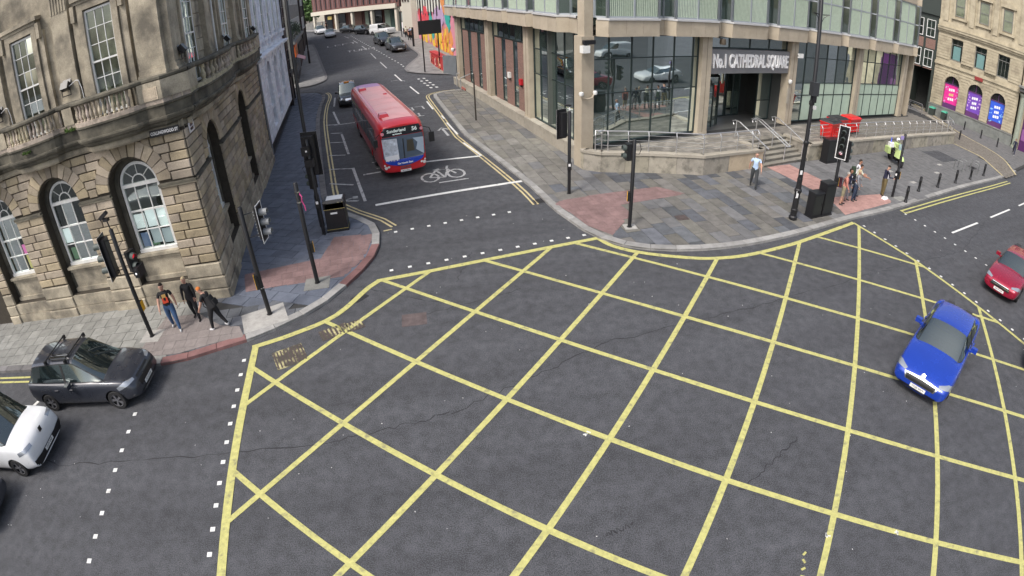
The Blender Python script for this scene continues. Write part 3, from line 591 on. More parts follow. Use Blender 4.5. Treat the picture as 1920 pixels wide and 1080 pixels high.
# ground floor windows
DISP = [flat('poster_white', (.8, .8, .82), rough=.6), flat('poster_grey', (.4, .42, .46), rough=.6), flat('poster_pink', (.8, .2, .5), rough=.6), flat('poster_orange', (.8, .35, .08), rough=.6), flat('poster_blue', (.12, .16, .28), rough=.6), flat('poster_purple', (.22, .08, .24), rough=.6), flat('poster_yellow', (.6, .5, .2), rough=.6), flat('poster_green', (.12, .2, .12), rough=.6)]
def glow_copy(mt):
    # posters given emission of their own, in place of light inside the shop
    n = 'glow_'+mt.name
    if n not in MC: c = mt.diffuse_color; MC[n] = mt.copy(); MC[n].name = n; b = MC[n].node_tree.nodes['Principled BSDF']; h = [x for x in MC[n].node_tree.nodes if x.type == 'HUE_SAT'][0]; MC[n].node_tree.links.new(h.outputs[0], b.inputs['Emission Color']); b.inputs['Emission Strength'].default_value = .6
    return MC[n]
def arch_window(fr, c, disp, hw=.80, zb=2.08, zs=ZS, w=-.44, full=True):
    f = fr.f(SBo); m = MB(f); n = 16
    for r0, r1 in ((hw-.07, hw+.03),):
        for k in range(n):
            a, b = math.pi*k/n, math.pi*(k+1)/n; q = [(c-r0*math.cos(a), zs+r0*math.sin(a)), (c-r0*math.cos(b), zs+r0*math.sin(b)), (c-r1*math.cos(b), zs+r1*math.sin(b)), (c-r1*math.cos(a), zs+r1*math.sin(a))]; m.uzprism(q, w-.06, w+.04)
    for s in (-1, 1): m.box(c+s*hw-.07*(s > 0)-.03*(s < 0), c+s*hw+.07*(s < 0)+.03*(s > 0), w-.06, w+.04, zb, zs)
    m.box(c-hw-.03, c+hw+.03, w-.06, w+.10, zb-.02, zb+.10); m.box(c-hw, c+hw, w-.05, w+.07, zs-.05, zs+.07)
    win = m.build('window', WPT, sb)
    def bar(g): 
        m = MB(f); g(m); m.build('glazing_bar', WPT, win)
    for x in (-hw/3, hw/3): bar(lambda m: m.box(c+x-.018, c+x+.018, w-.02, w+.02, zb+.1, zs-.05))
    for z, t in ((zb+.82, .016), (zb+1.56, .03)): bar(lambda m: m.box(c-hw+.07, c+hw-.07, w-.025, w+.025, z-t, z+t))
    r = .30
    def g(m):
        for k in range(8):
            a, b = math.pi*k/8, math.pi*(k+1)/8; m.uzprism([(c-(r-.02)*math.cos(a), zs+.06+(r-.02)*math.sin(a)), (c-(r-.02)*math.cos(b), zs+.06+(r-.02)*math.sin(b)), (c-(r+.02)*math.cos(b), zs+.06+(r+.02)*math.sin(b)), (c-(r+.02)*math.cos(a), zs+.06+(r+.02)*math.sin(a))], w-.02, w+.02)
    bar(g)
    for a in (45, 90, 135): bar(lambda m: m.tube((c+r*math.cos(R(a)), w, zs+.05+r*math.sin(R(a))), (c+(hw-.05)*math.cos(R(a)), w, zs+(hw-.05)*math.sin(R(a))), .018, n=4))
    # panes, three columns and three rows plus the fanlight
    rows = [(zb+.1, zb+.80), (zb+.84, zb+1.53), (zb+1.59, zs-.05)]
    for x0 in (-1, 0, 1):
        for z0, z1 in rows:
            m = MB(f); x = c+x0*2*hw/3; m.quad((x-hw/3+.02, w-.01, z0), (x+hw/3-.02, w-.01, z0), (x+hw/3-.02, w-.01, z1), (x-hw/3+.02, w-.01, z1)); m.build('pane', GL1, win)
    m = MB(f); m.add([(c-(hw-.05)*math.cos(math.pi*k/12), w-.01, zs+.05+(hw-.08)*math.sin(math.pi*k/12)) for k in range(13)], [tuple(range(13))]); m.build('pane', GL1, win)
    m = MB(f); m.box(c-1.3, c+1.3, w-1.6, w-1.55, 1.5, 6); m.quad((c-1.3, w-.2, 1.9), (c+1.3, w-.2, 1.9), (c+1.3, w-1.6, 1.9), (c-1.3, w-1.6, 1.9))
    for s in (-1, 1): m.quad((c+s*1.3, w-.2, 1.9), (c+s*1.3, w-1.6, 1.9), (c+s*1.3, w-1.6, 5.9), (c+s*1.3, w-.2, 5.9))
    m.build('room', DKI, win)
    for (x0, x1, z0, z1, k) in disp:
        m = MB(f); m.box(c-x1, c-x0, w-.07-.01*k, w-.06-.01*k, z0, z1); m.build('display', glow_copy(DISP[k]), win)
# display panels: x to the right as seen, from the window centre (-x is left)
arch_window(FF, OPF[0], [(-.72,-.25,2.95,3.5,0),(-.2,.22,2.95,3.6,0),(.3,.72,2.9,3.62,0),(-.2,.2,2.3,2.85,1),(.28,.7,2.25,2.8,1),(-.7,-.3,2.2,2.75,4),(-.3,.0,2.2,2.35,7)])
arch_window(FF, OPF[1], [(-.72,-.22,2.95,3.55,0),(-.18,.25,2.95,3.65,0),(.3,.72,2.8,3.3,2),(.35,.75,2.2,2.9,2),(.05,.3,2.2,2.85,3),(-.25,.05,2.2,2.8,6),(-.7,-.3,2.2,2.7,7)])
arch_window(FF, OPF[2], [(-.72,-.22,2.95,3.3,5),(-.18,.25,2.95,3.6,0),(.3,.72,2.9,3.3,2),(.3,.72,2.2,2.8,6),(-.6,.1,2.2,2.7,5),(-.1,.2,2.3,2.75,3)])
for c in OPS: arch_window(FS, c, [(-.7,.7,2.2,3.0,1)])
# balcony: base path runs from the far end of the street front round the corner and along the square front
def wbow(u, cs, h, s): 
    for c in cs:
        d = abs(u-c)/h
        if d < 1: return s*math.sqrt(max(0, 1-d*d))**.8
    return 0
path = []; tags = []
CF, CS_ = [2.45, 6.1, 9.75, 13.4], [4.2, 11.7]
u = 16.2
while u > .5: path.append(FS.P(u, .42+wbow(u, CS_, 2.9, .33), 0)); tags.append(('S', u)); u -= .2
path.append(FS.P(.28, .42, 0)); tags.append(('C', 0)); path.append(FF.P(.28, .42, 0)); tags.append(('C', 0))
u = .5
while u < 14.8: path.append(FF.P(u, .42+wbow(u, CF, 1.38, .5), 0)); tags.append(('F', u)); u += .15
def sweep(name, path, prof, mt, parent, org, z0=0, closed=True):
    P2 = [(p.x, p.y) for p in path]; rings = [offset(P2, d) for d, z in prof]; m = MB(); n = len(P2); k = len(prof)
    for j in range(k): m.v += [(x-org[0], y-org[1], prof[j][1]+z0) for x, y in rings[j]]
    for j in range(k-(0 if closed else 1)):
        j2 = (j+1) % k
        for i in range(n-1): m.f.append((j*n+i, j*n+i+1, j2*n+i+1, j2*n+i)); m.m.append(0)
    return m.build(name, mt, parent)
isF = [i for i, t in enumerate(tags) if t[0] in 'FC']; isS = [i for i, t in enumerate(tags) if t[0] in 'SC'][:-1]
for ids in (isF, isS):
    pp = [path[i] for i in ids]
    sweep('frieze', pp, [(-.9,6.16),(-.34,6.16),(-.30,6.22),(-.30,6.42),(-.9,6.42)], ST2, sb, SBo)
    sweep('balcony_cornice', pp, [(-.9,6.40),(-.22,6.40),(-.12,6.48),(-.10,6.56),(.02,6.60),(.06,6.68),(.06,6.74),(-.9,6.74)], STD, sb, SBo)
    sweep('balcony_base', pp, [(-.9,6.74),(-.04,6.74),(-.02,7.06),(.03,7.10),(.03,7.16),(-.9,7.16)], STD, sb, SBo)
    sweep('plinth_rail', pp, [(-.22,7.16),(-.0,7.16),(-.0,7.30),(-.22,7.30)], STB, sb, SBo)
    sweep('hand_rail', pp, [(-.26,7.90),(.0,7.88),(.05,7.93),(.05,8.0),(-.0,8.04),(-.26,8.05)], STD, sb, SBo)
PEDF = [(.0,1.1),(3.82,4.45),(7.45,8.12),(11.1,11.8)]; PEDS = [(0,1.25),(7.15,8.75),(14.65,16.3)]
def inped(t):
    return t[0] == 'C' or any(a-.02 < t[1] < b+.02 for a, b in (PEDF if t[0] == 'F' else PEDS))
runs = []; cur = []
for i, t in enumerate(tags):
    if inped(t): cur.append(i)
    elif cur: runs.append(cur); cur = []
if cur: runs.append(cur)
for r in runs:
    r = [max(0, r[0]-1)]+r if len(r) < 3 else r
    if len(r) > 1: sweep('pedestal', [path[i] for i in r], [(-.24,7.30),(.03,7.30),(.03,7.89),(-.24,7.89)], ST2, sb, SBo)
bp_ = MB(); bp_.lathe([(.062,0),(.062,.05),(.038,.07),(.05,.11),(.072,.19),(.066,.26),(.036,.38),(.030,.44),(.05,.49),(.058,.53),(.058,.60)], n=9); bal_me = bp_.mesh('baluster', STB, smooth=40)
d = 0; last = None; step = .19
for i in range(len(path)-1):
    a, b = path[i], path[i+1]; L = (b-a).length; q = (Vector((a.y-b.y, b.x-a.x, 0))).normalized()
    while d < L:
        if not inped(tags[i]) and not inped(tags[i+1]) and not (tags[i][0] == 'F' and tags[i][1] > 11.6):
            p = a.lerp(b, d/L)-q*.11; link('baluster', bal_me, sb, (p.x-SBo[0], p.y-SBo[1], 7.30), scale=(1.5, 1.5, 1) if tags[i][0] == 'S' else None)
        d += step if tags[i][0] != 'S' else .52
    d -= L
m = MB(fF); m.box(.42, 1.0, .448, .462, 7.40, 7.80); m.box(.48, .94, .462, .47, 7.45, 7.75); m.build('pedestal_panel', ST, sb)
# street name plates
def plate(fr, u, z, w_, h_, col, tcol, txt, size, label, right, wo=.09):
    o = thing('street_name_sign', label, 'sign', fr.P(u, wo, z)); m = MB(fr.f(fr.P(u, wo, z))); m.v = []; m.box(u-w_/2, u+w_/2, wo, wo+.02, z-h_/2, z+h_/2); m.build('plate', col, o)
    textobj('lettering', txt, size, fr.P(u, wo+.024, z), right, (0, 0, 1), tcol, o, ext=.003, sx=.8, bold=.004); return o
SIGNW = flat('sign_white', (.7, .7, .7), rough=.4); 
plate(FF, .60, 6.30, 1.15, .24, BLK, SIGNW, 'COLLINGWOOD ST', .145, 'black street name plate reading COLLINGWOOD ST on the front of the sandstone corner', -FF.e, .20)
plate(FS, .62, 6.12, .62, .34, SIGNW, BLK, 'GROAT\nMARKET', .13, 'white street name plate on the street side of the sandstone corner', FS.e, .09)
# first floor
def sash(fr, c, hw, z0, z1, cols, rows, org, parent, w=-.3, blind=None, meet=.5, mt=None, name='window'):
    f = fr.f(org); m = MB(f); mt = mt or WPT
    m.box(c-hw, c-hw+.07, w-.05, w+.05, z0, z1); m.box(c+hw-.07, c+hw, w-.05, w+.05, z0, z1); m.box(c-hw+.07, c+hw-.07, w-.05, w+.05, z0, z0+.09); m.box(c-hw+.07, c+hw-.07, w-.05, w+.05, z1-.07, z1)
    zm = z0+(z1-z0)*meet; m.box(c-hw+.07, c+hw-.07, w-.04, w+.045, zm-.03, zm+.03); win = m.build(name, mt, parent)
    dx, dz = (2*hw-.14)/cols, (z1-z0-.16)/rows
    for i in range(1, cols): m = MB(f); x = c-hw+.07+dx*i; m.box(x-.013, x+.013, w-.015, w+.02, z0+.09, z1-.07); m.build('glazing_bar', mt, win)
    for j in range(1, rows):
        z = z0+.09+dz*j
        if abs(z-zm) > .06: m = MB(f); m.box(c-hw+.07, c+hw-.07, w-.015, w+.018, z-.013, z+.013); m.build('glazing_bar', mt, win)
    for i in range(cols):
        for j in range(rows):
            m = MB(f); x = c-hw+.07+dx*i; z = z0+.09+dz*j; m.quad((x, w-.005, z), (x+dx, w-.005, z), (x+dx, w-.005, z+dz), (x, w-.005, z+dz)); m.build('pane', GL1, win)
    m = MB(f); m.box(c-hw-.1, c+hw+.1, w-.9, w-.85, z0-.1, z1+.1); m.build('room', DKI, win)
    if blind:
        zb_ = z1-(z1-z0)*blind; m = MB(f); m.box(c-hw+.05, c+hw-.05, w-.16, w-.12, zb_, z1); m.build('blind', DISP[0], win)
    return win
def ff_window(fr, c, blind, z1=10.9):
    f = fr.f(SBo); sash(fr, c, .58 if fr is FF else .66, 7.35, z1, 3, 6, SBo, sb, w=-.02 if fr is FF else .09, blind=blind)
    m = MB(f)
    for s in (-1, 1): m.box(c+s*.70-.12, c+s*.70+.12, -.12, .12, 7.2, z1+.05); m.box(c+s*.98-.13, c+s*.98+.13, -.12, .04, 7.2, z1)
    m.box(c-.82, c+.82, -.12, .122, z1+.05, z1+.3); m.box(c-1.0, c+1.0, -.12, .24, z1+.42, z1+.56); m.box(c-.9, c+.9, -.12, .16, z1+.3, z1+.42)
    for s in (-1, 1): m.box(c+s*.98-.08, c+s*.98+.08, .04, .2, z1-.25, z1+.3)
    m.build('window_case', ST2, sb)
for c, b in ((2.4, .93), (6.02, .42), (9.7, .6)): ff_window(FF, c, b)
for c in (2.35, 8.4, 14.2): ff_window(FS, c, .6)
def pilaster(fr, a, b):
    m = MB(fr.f(SBo)); m.box(a, b, -.12, .13, 8.35, 13.2); m.box(a-.06, b+.06, -.12, .20, 7.16, 8.1); m.box(a-.04, b+.04, -.12, .22, 8.1, 8.2); m.box(a-.02, b+.02, -.12, .17, 8.2, 8.35)
    m.box(a-.05, b+.05, -.12, .2, 12.1, 12.3)
    for k in range(6): u = a+(b-a)*(k+.5)/6; m.box(u-.03, u+.03, .13, .16, 11.2, 11.9)
    m.build('pilaster', ST2, sb)
pilaster(FF, .12, 1.1); pilaster(FF, 3.62, 4.4); pilaster(FF, 7.35, 8.1); pilaster(FS, .12, 1.0); pilaster(FS, 5.0, 5.8); pilaster(FS, 11.0, 11.7); pilaster(FS, 15.5, 16.2)
for fr, ue in ((FF, 12), (FS, 16.3)):
    sk = 0
    for i in range(9):
        z = 8.3+.5*i
        for a, b in (((1.2, 1.3), (3.5, 3.6), (4.5, 4.75), (7.1, 7.3)) if fr is FF else ((3.6, 4.9), (5.9, 7.1), (9.7, 10.9), (11.8, 12.9))):
            if b-a > .5: blockobj('stone', fr, a, (a+b)/2+(.15 if i % 2 else -.15), z, z+.5, -.12, .05, ST2, sb); blockobj('stone', fr, (a+b)/2+(.15 if i % 2 else -.15), b, z, z+.5, -.12, .05, ST2, sb)
# drain pipes
m = MB(fS); m.tube((6.55, .05, 7.2), (6.55, .05, 13), .05); m.build('drain_pipe', WPT, sb)
m = MB(fS); m.tube((16.28, .12, .1), (16.28, .12, 6.2), .07); m.build('drain_pipe', flat('grey_pipe', (.2,.21,.22)), sb)
# floodlights on the pedestals
def floodlight(p, rz, label, cable=True):
    o = thing('floodlight', label, 'floodlight', p, rz, 'floodlights along the balcony')
    m = MB(); m.cbox((0, 0, .34), (.34, .2, .26), rx=R(-35)); m.cbox((0, .1, .42), (.38, .03, .3), rx=R(-35)); m.build('lamp_head', BLK, o)
    m = MB(); m.tube((-.2, 0, .3), (-.2, 0, 0), .015, n=5); m.tube((.2, 0, .3), (.2, 0, 0), .015, n=5); m.tube((-.2, 0, 0.02), (.2, 0, 0.02), .02, n=5); m.build('bracket', BLK, o)
    if cable: m = MB(); m.path([(.15, 0, .3), (.5, 0, .42), (.7, -.1, .4), (.78, -.1, .1), (.8, -.1, -.4)], .012, 5); m.build('cable', SIGNW, o)
floodlight(FF.P(4.1, .3, 8.35), FF.rz()+math.pi, 'black floodlight with a white cable above the pedestal between the two front bows')
floodlight(FF.P(7.75, .3, 8.35), FF.rz()+math.pi, 'black floodlight at the far left end of the balcony, cut by the picture edge')
floodlight(FS.P(.75, .25, 8.35), FS.rz(), 'black floodlight on the street side next to the corner pilaster', False)
floodlight(FS.P(7.6, .35, 8.1), FS.rz(), 'black floodlight on the middle pedestal of the street side', False)
floodlight(FS.P(15.2, .35, 8.1), FS.rz(), 'black floodlight on the last pedestal near the white building', False)
# ferns on the ledge
FERN = mat('fern', (.10, .17, .04), rough=.8, var=.4, scale=9, bump=0)
def fern(p, r, label):
    m = MB(); rs = random.Random(int(p[0]*10))
    for k in range(60):
        a, t = rs.uniform(0, 6.28), rs.uniform(.2, 1.2); l = r*rs.uniform(.5, 1); d_ = Vector((math.cos(a)*math.cos(t), math.sin(a)*math.cos(t), math.sin(t))); s = Vector((-math.sin(a), math.cos(a), 0))*.025; o_ = Vector((rs.uniform(-r, r), rs.uniform(-r*.3, r*.3), 0))
        m.add([tuple(o_), tuple(o_+d_*l*.5+s), tuple(o_+d_*l), tuple(o_+d_*l*.5-s)], [(0, 1, 2, 3)])
    m.build('fern', FERN, None, p, label=label, cat='plant')
fern(FF.P(4.15, .47, 7.16), .28, 'small green fern growing on the ledge between the two balcony bows'); fern(FF.P(6.1, .98, 6.98), .2, 'patch of weeds on the outer face of the left balcony bow')
# ------------------------------------------------------------------ stone and glass office block on the right corner
OST = mat('office_stone', (.41, .355, .275), rough=.88, var=.10, scale=1.3, bump=.25, fine=40, rnd=.05, dark=(.30, .25, .18), dscale=.9, dlo=.5, dhi=.75, damt=.5)
OPL = mat('office_plinth_stone', (.36, .33, .275), rough=.9, var=.15, scale=1.5, bump=.3, fine=30, rnd=.1, dark=(.17, .155, .13), dscale=1.5, dlo=.5, dhi=.7, damt=.6)
FRM = flat('dark_green_frame', (.02, .032, .032), rough=.4); ALU = flat('grey_window_frame', (.36, .39, .42), rough=.4, metal=.2); STEEL = flat('brushed_steel', (.62, .62, .63), rough=.3, metal=.8)
GLO = glass('shopfront_glass', (.09, .125, .11), see=.5, wob=.012, refl=.46, wscale=.55); GLU = glass('office_glass', (.22, .30, .25), see=.85, wob=.01, refl=.16, wscale=.8)
FROST = mat('frosted_panel', (.42, .52, .42), rough=.6, var=.08, scale=1.5, bump=0); BLND = mat('vertical_blind', (.34, .41, .33), rough=.8, var=.1, bump=0)
def brickmat(name, c1, c2, mortar, sc_=1.):
    m = bpy.data.materials.new(name); m.use_nodes = True; t = m.node_tree; b = t.nodes['Principled BSDF']; b.inputs['Roughness'].default_value = .9
    tc = t.nodes.new('ShaderNodeNewGeometry'); mp = t.nodes.new('ShaderNodeVectorMath'); mp.operation = 'MULTIPLY'; mp.inputs[1].default_value = (1, 1, 1)
    sx = t.nodes.new('ShaderNodeSeparateXYZ'); t.links.new(tc.outputs['Position'], sx.inputs[0]); a = t.nodes.new('ShaderNodeMath'); a.operation = 'SUBTRACT'; t.links.new(sx.outputs[1], a.inputs[0]); t.links.new(sx.outputs[0], a.inputs[1])
    cx = t.nodes.new('ShaderNodeCombineXYZ'); t.links.new(a.outputs[0], cx.inputs[0]); t.links.new(sx.outputs[2], cx.inputs[1])
    br = t.nodes.new('ShaderNodeTexBrick'); t.links.new(cx.outputs[0], br.inputs[0]); br.inputs['Color1'].default_value = (*c1, 1); br.inputs['Color2'].default_value = (*c2, 1); br.inputs['Mortar'].default_value = (*mortar, 1)
    br.inputs['Scale'].default_value = sc_; br.inputs['Brick Width'].default_value = .225; br.inputs['Row Height'].default_value = .075; br.inputs['Mortar Size'].default_value = .008
    t.links.new(br.outputs[0], b.inputs['Base Color']); MC[name] = m; return m
BRW = brickmat('brown_brick', (.23, .12, .095), (.16, .085, .07), (.26, .2, .17)); BRD = brickmat('dark_red_brick', (.14, .05, .045), (.10, .04, .036), (.16, .1, .09))
OS = Frame((4.178, 25.805), (.9196, .3928), (.3928, -.9196)); OW = Frame((3.54, 26.77), (-.3265, .9452), (-.9452, -.3265))
OB = (4.178, 25.805, .08)
ob = thing('office_building', 'beige stone office block with zigzag first-floor windows, tall glass ground floor and entrance steps', 'building', OB)
oS, oW = OS.f(OB), OW.f(OB)
CS = [7.27, 15.2, 23.85, 32.2]; CW = [6.85, 14.55, 23.2]
# columns
def col(f, u, w0, w1, z0, hw=.36, zt=6.66):
    m = MB(f); m.box(u-hw, u+hw, w0, w1, z0, zt); m.box(u-hw-.02, u+hw+.02, w0, w1+.02, z0, z0+.12); m.build('column', OST, ob)
    m = MB(f); m.box(u-.012, u+.012, w1, w1+.004, z0+.12, zt); m.build('column_groove', JNT, ob)
for u in CS: col(oS, u, -.4, .28, 1.05)
for u in CW: col(oW, u, -.95, -.12, .80, .42)
m = MB(oS); m.box(-.62, .06, -.55, .14, .1, 6.66); m.build('column', OST, ob); m = MB(oS); m.box(-.45, .02, -.5, .10, 6.66, 12.2); m.build('corner_pier', OST, ob)
# plinth along the street
m = MB(oW); m.quad((-.2, 0, 0), (24.5, 0, .1), (24.5, 0, .72), (-.2, 0, .72)); m.build('street_plinth', OPL, ob)
for i in range(17):
    m = MB(oW); u = -.25+i*1.46; m.box(u+.01, u+1.45, -.55, .05, .72, .84); m.build('coping_stone', OPL, ob)
    m = MB(oW); m.box(u+.008, u+1.452, .0, .03, .08, .71); m.build('plinth_panel', OPL, ob)
# glazed bays: frame bars and panes one by one
def bay(f, u0, u1, zb, zt, us, zs, w, name='shopfront', gl=None, bt=.028, fr=None, part=ob):
    """window unit with mullions at us and transoms at zs"""
    m = MB(f); fr = fr or FRM; X = [u0]+list(us)+[u1]; Z = [zb]+list(zs)+[zt]
    m.box(u0, u1, w-.04, w+.05, zb, zb+.08); m.box(u0, u1, w-.04, w+.05, zt-.06, zt); m.box(u0, u0+.06, w-.04, w+.05, zb+.08, zt-.06); m.box(u1-.06, u1, w-.04, w+.05, zb+.08, zt-.06)
    win = m.build(name, fr, part)
    for x in us: m = MB(f); m.box(x-bt, x+bt, w-.03, w+.045, zb+.08, zt-.06); m.build('mullion', fr, win)
    for z in zs: m = MB(f); m.box(u0+.06, u1-.06, w-.025, w+.035, z-bt, z+bt); m.build('transom', fr, win)
    for i in range(len(X)-1):
        for j in range(len(Z)-1):
            m = MB(f); m.quad((X[i], w, Z[j]), (X[i+1], w, Z[j]), (X[i+1], w, Z[j+1]), (X[i], w, Z[j+1])); m.build('pane', gl or GLO, win)
    return win
w0 = bay(oS, .06, 6.91, 1.12, 6.66, (1.03, 2.4, 3.75, 5.16, 6.5), (3.75, 5.48), -.06)
b1 = bay(oS, 15.56, 23.49, 1.12, 6.66, (16.9, 18.25, 19.55, 20.9, 22.2), (2.95, 3.8, 5.55), -.06); b2 = bay(oS, 24.21, 31.84, 1.12, 6.66, (25.5, 26.8, 28.1, 29.35, 30.6), (2.95, 3.8, 5.55), -.06)
for win, X in ((b1, (16.9, 18.25, 19.55, 20.9, 22.2, 23.4)), (b2, (24.3, 25.5, 26.8, 28.1, 29.35, 30.6, 31.8))):
    for i in range(len(X)-1):
        for z0, z1 in ((1.2, 2.92), (2.98, 3.77)): m = MB(oS); m.box(X[i]+.03, X[i+1]-.03, -.055, -.05, z0, z1); m.build('frosted_pane', FROST, win)
bay(oW, .0, 6.42, .84, 6.66, (1.1, 2.2, 3.3, 4.4, 5.4), (3.7, 5.25), -.48)
for a, b in ((7.28, 14.12), (14.98, 22.78)):
    n = 3; L = (b-a)
    m = MB(oW); m.box(a, b, -.62, -.55, .84, 6.66); m.build('recess_wall', FRM, ob)
    for i in range(3):
        u = a+L*(i+.18)/3; m = MB(oW); m.box(u, u+L*.64/3, -.6, -.46, .84, 5.35); m.build('brick_panel', BRW, ob)
    bay(oW, a, b, 5.4, 6.66, [a+L*k/6 for k in range(1, 6)], (), -.5, 'clerestory')
    for i in range(4):
        u = a+L*(i)/3; bay(oW, max(a, u-.42), min(b, u+.42), .9, 5.38, (), (1.9, 3.3), -.52, 'slot_window')
# first floor: zigzag band, sill, windows
def zig(u0, n, off, end):
    pts = []
    for k in range(n):
        a = off+4.1*k; pts += [(a, .22), (a+.34, .78), (a+3.36, .78), (a+3.70, .22)]
    return [p for p in pts if p[0] < end]
def zigzag(f, pts, z0, z1, wi=-.5):
    m = MB(f)
    for i in range(len(pts)-1):
        (a, wa), (b, wb) = pts[i], pts[i+1]; m.quad((a, wa, z0), (b, wb, z0), (b, wb, z1), (a, wa, z1)); m.quad((a, wi, z0), (b, wi, z0), (b, wb, z0), (a, wa, z0)); m.quad((a, wi, z1), (b, wi, z1), (b, wb, z1), (a, wa, z1))
    return m
zS = zig(0, 9, .1, 34.2)+[(34.2, .22)]; zW = [(.0, .22)]+zig(0, 7, .9, 25.5)+[(25.5, .22)]
for f, z in ((oS, zS), (oW, [(a, b-.35) for a, b in zW])):
    for k in range(len(z)-1):
        (a, wa), (b, wb) = z[k], z[k+1]; n = 3 if b-a > 2 else 1
        for q in range(n):
            A = (a+(b-a)*q/n, wa+(wb-wa)*q/n); B = (a+(b-a)*(q+1)/n, wa+(wb-wa)*(q+1)/n)
            zigzag(f, [(A[0]+.004, A[1]), (B[0]-.004, B[1])], 6.66, 7.46).build('fascia_panel', OST, ob)
    zigzag(f, [(a, b+.07) for a, b in z], 7.46, 7.56).build('window_sill', flat('sill_metal', (.5, .5, .5), rough=.4), ob)
    zigzag(f, z, 11.2, 12.2).build('upper_fascia', OST, ob)
    m = zigzag(f, [(a, b-.35) for a, b in z], 7.56, 11.2, -.9); 
    for k in range(len(z)-1):
        (a, wa), (b, wb) = z[k], z[k+1]; big = b-a > 2; wa -= .1; wb -= .1
        n = 2 if big else 1
        m = MB(f)
        def vbar(t, r=.045):
            u, w_ = a+(b-a)*t, wa+(wb-wa)*t; m.box(u-r, u+r, w_-.05, w_+.05, 7.56, 11.2)
        vbar(0, .06); vbar(1, .06)
        if big: vbar(.5)
        for z_ in (7.6, 9.45, 11.15): m.quad((a, wa+.03, z_-.05), (b, wb+.03, z_-.05), (b, wb+.03, z_+.05), (a, wa+.03, z_+.05))
        win = m.build('office_window', ALU, ob)
        for q in range(n):
            for z0, z1 in ((7.6, 9.45), (9.45, 11.15)):
                A = (a+(b-a)*q/n, wa+(wb-wa)*q/n); B = (a+(b-a)*(q+1)/n, wa+(wb-wa)*(q+1)/n)
                m = MB(f); m.quad((A[0], A[1], z0), (B[0], B[1], z0), (B[0], B[1], z1), (A[0], A[1], z1)); m.build('pane', GLU, win)
        if big:
            m = MB(f); nb = 26
            for q in range(nb):
                u = a+.1+(b-a-.2)*q/nb; m.quad((u, wa-.02, 7.6), (u+.085, wa+.03, 7.6), (u+.085, wa+.03, 11.1), (u, wa-.02, 11.1))
            m.build('vertical_blinds', BLND, win)
    m = MB(f); e = z[-1][0]; m.box(.1, e-.1, -2.2, -2.1, 7.0, 12.9); m.build('inner_wall', flat('office_inner', (.12, .15, .13)), ob); m = MB(f); m.box(.1, e-.1, -2.2, .1, 11.25, 11.3); m.build('ceiling', flat('office_ceiling', (.5, .5, .48)), ob)
m = MB(oS); m.prism([(-.3,-.1),(34.1,-.1),(34.1,-25),(1.6,-25)], 12.2, 12.6); m.build('roof', JNT, ob)
m = MB(oS); m.prism([(.2,-.2),(34.0,-.2),(34.0,-22),(2.0,-22)], 6.70, 6.9); m.build('first_floor_slab', JNT, ob)
m = MB(oS); m.box(34.1, 34.3, -14, .1, .1, 12.2); m.build('end_wall', OST, ob)
# ground floor interior
m = MB(oS); m.box(.3, 7.2, -5.0, -4.9, 1.05, 6.7); m.box(15.4, 33.9, -5, -4.9, 1.05, 6.7); m.build('back_wall', flat('lobby_wall', (.10, .11, .10)), ob)
m = MB(oS); m.prism([(.3,-.1),(33.9,-.1),(33.9,-9),(1.1,-9)], .9, 1.06); m.build('ground_floor', flat('lobby_floor', (.09, .09, .085)), ob)
m = MB(oW); m.box(7.0, 24, -1.6, -1.5, .1, 6.7); m.build('inner_brick_wall', FRM, ob)
# entrance: recess, sign, doors
DOORM = flat('entrance_lining', (.05, .052, .05), rough=.5)
m = MB(oS); m.box(7.64, 14.84, -3.4, -3.3, 1.05, 4.5); m.box(7.64, 14.84, -.3, -.2, 5.9, 6.66); m.box(7.64, 14.84, -3.3, -.3, 4.5, 4.6); m.box(7.6, 7.7, -3.3, -.4, 1.05, 6.6); m.box(14.8, 14.9, -3.3, -.4, 1.05, 6.6); m.build('entrance_lining', DOORM, ob)
bay(oS, 7.66, 14.84, 5.92, 6.62, (9.4, 11.2, 13.0), (), -.15, 'entrance_clerestory')
for a, b in ((10.3, 11.9), (12.0, 13.3)): bay(oS, a, b, 1.08, 4.4, ((a+b)/2,), (), -2.6, 'entrance_door', gl=GLO, bt=.04)
m = MB(oS); m.box(12.1, 13.1, -3.25, -3.2, 1.1, 3.9); m.build('timber_panel', flat('pale_timber', (.38, .29, .17)), ob)
m = MB(oS); m.lathe([(.02, 1.06), (1.1, 1.06), (1.1, 3.6), (1.15, 3.62), (1.15, 4.1), (.02, 4.1)], 9.0, -1.9, 20); m.build('revolving_door', GLO, ob)
m = MB(oS)
for k in range(8): a = k*math.pi/4; m.box(9+1.12*math.cos(a)-.03, 9+1.12*math.cos(a)+.03, -1.9+1.12*math.sin(a)-.03, -1.9+1.12*math.sin(a)+.03, 1.06, 3.65)
m.build('door_frame', FRM, ob); bay(oS, 13.4, 14.8, 1.08, 4.4, (), (2.4,), -1.2, 'side_screen', bt=.03)
sg = thing('entrance_sign', 'wide grey metal sign reading No.1 CATHEDRAL SQUARE over the glass entrance', 'sign', OS.P(11.2, .05, 5.2)); gS = OS.f(OS.P(11.2, .05, 5.2))
m = MB(gS); m.box(7.66, 14.82, -.15, .16, 4.5, 5.9); m.build('sign_box', flat('sign_grey', (.30, .30, .31), rough=.35, metal=.6), sg)
textobj('lettering', 'No.1 CATHEDRAL SQUARE', 1.12, OS.P(11.22, .20, 5.2), OS.e, (0, 0, 1), flat('sign_letter_white', (.85, .85, .85), rough=.35), sg, ext=.05, sx=.505, bold=.022)
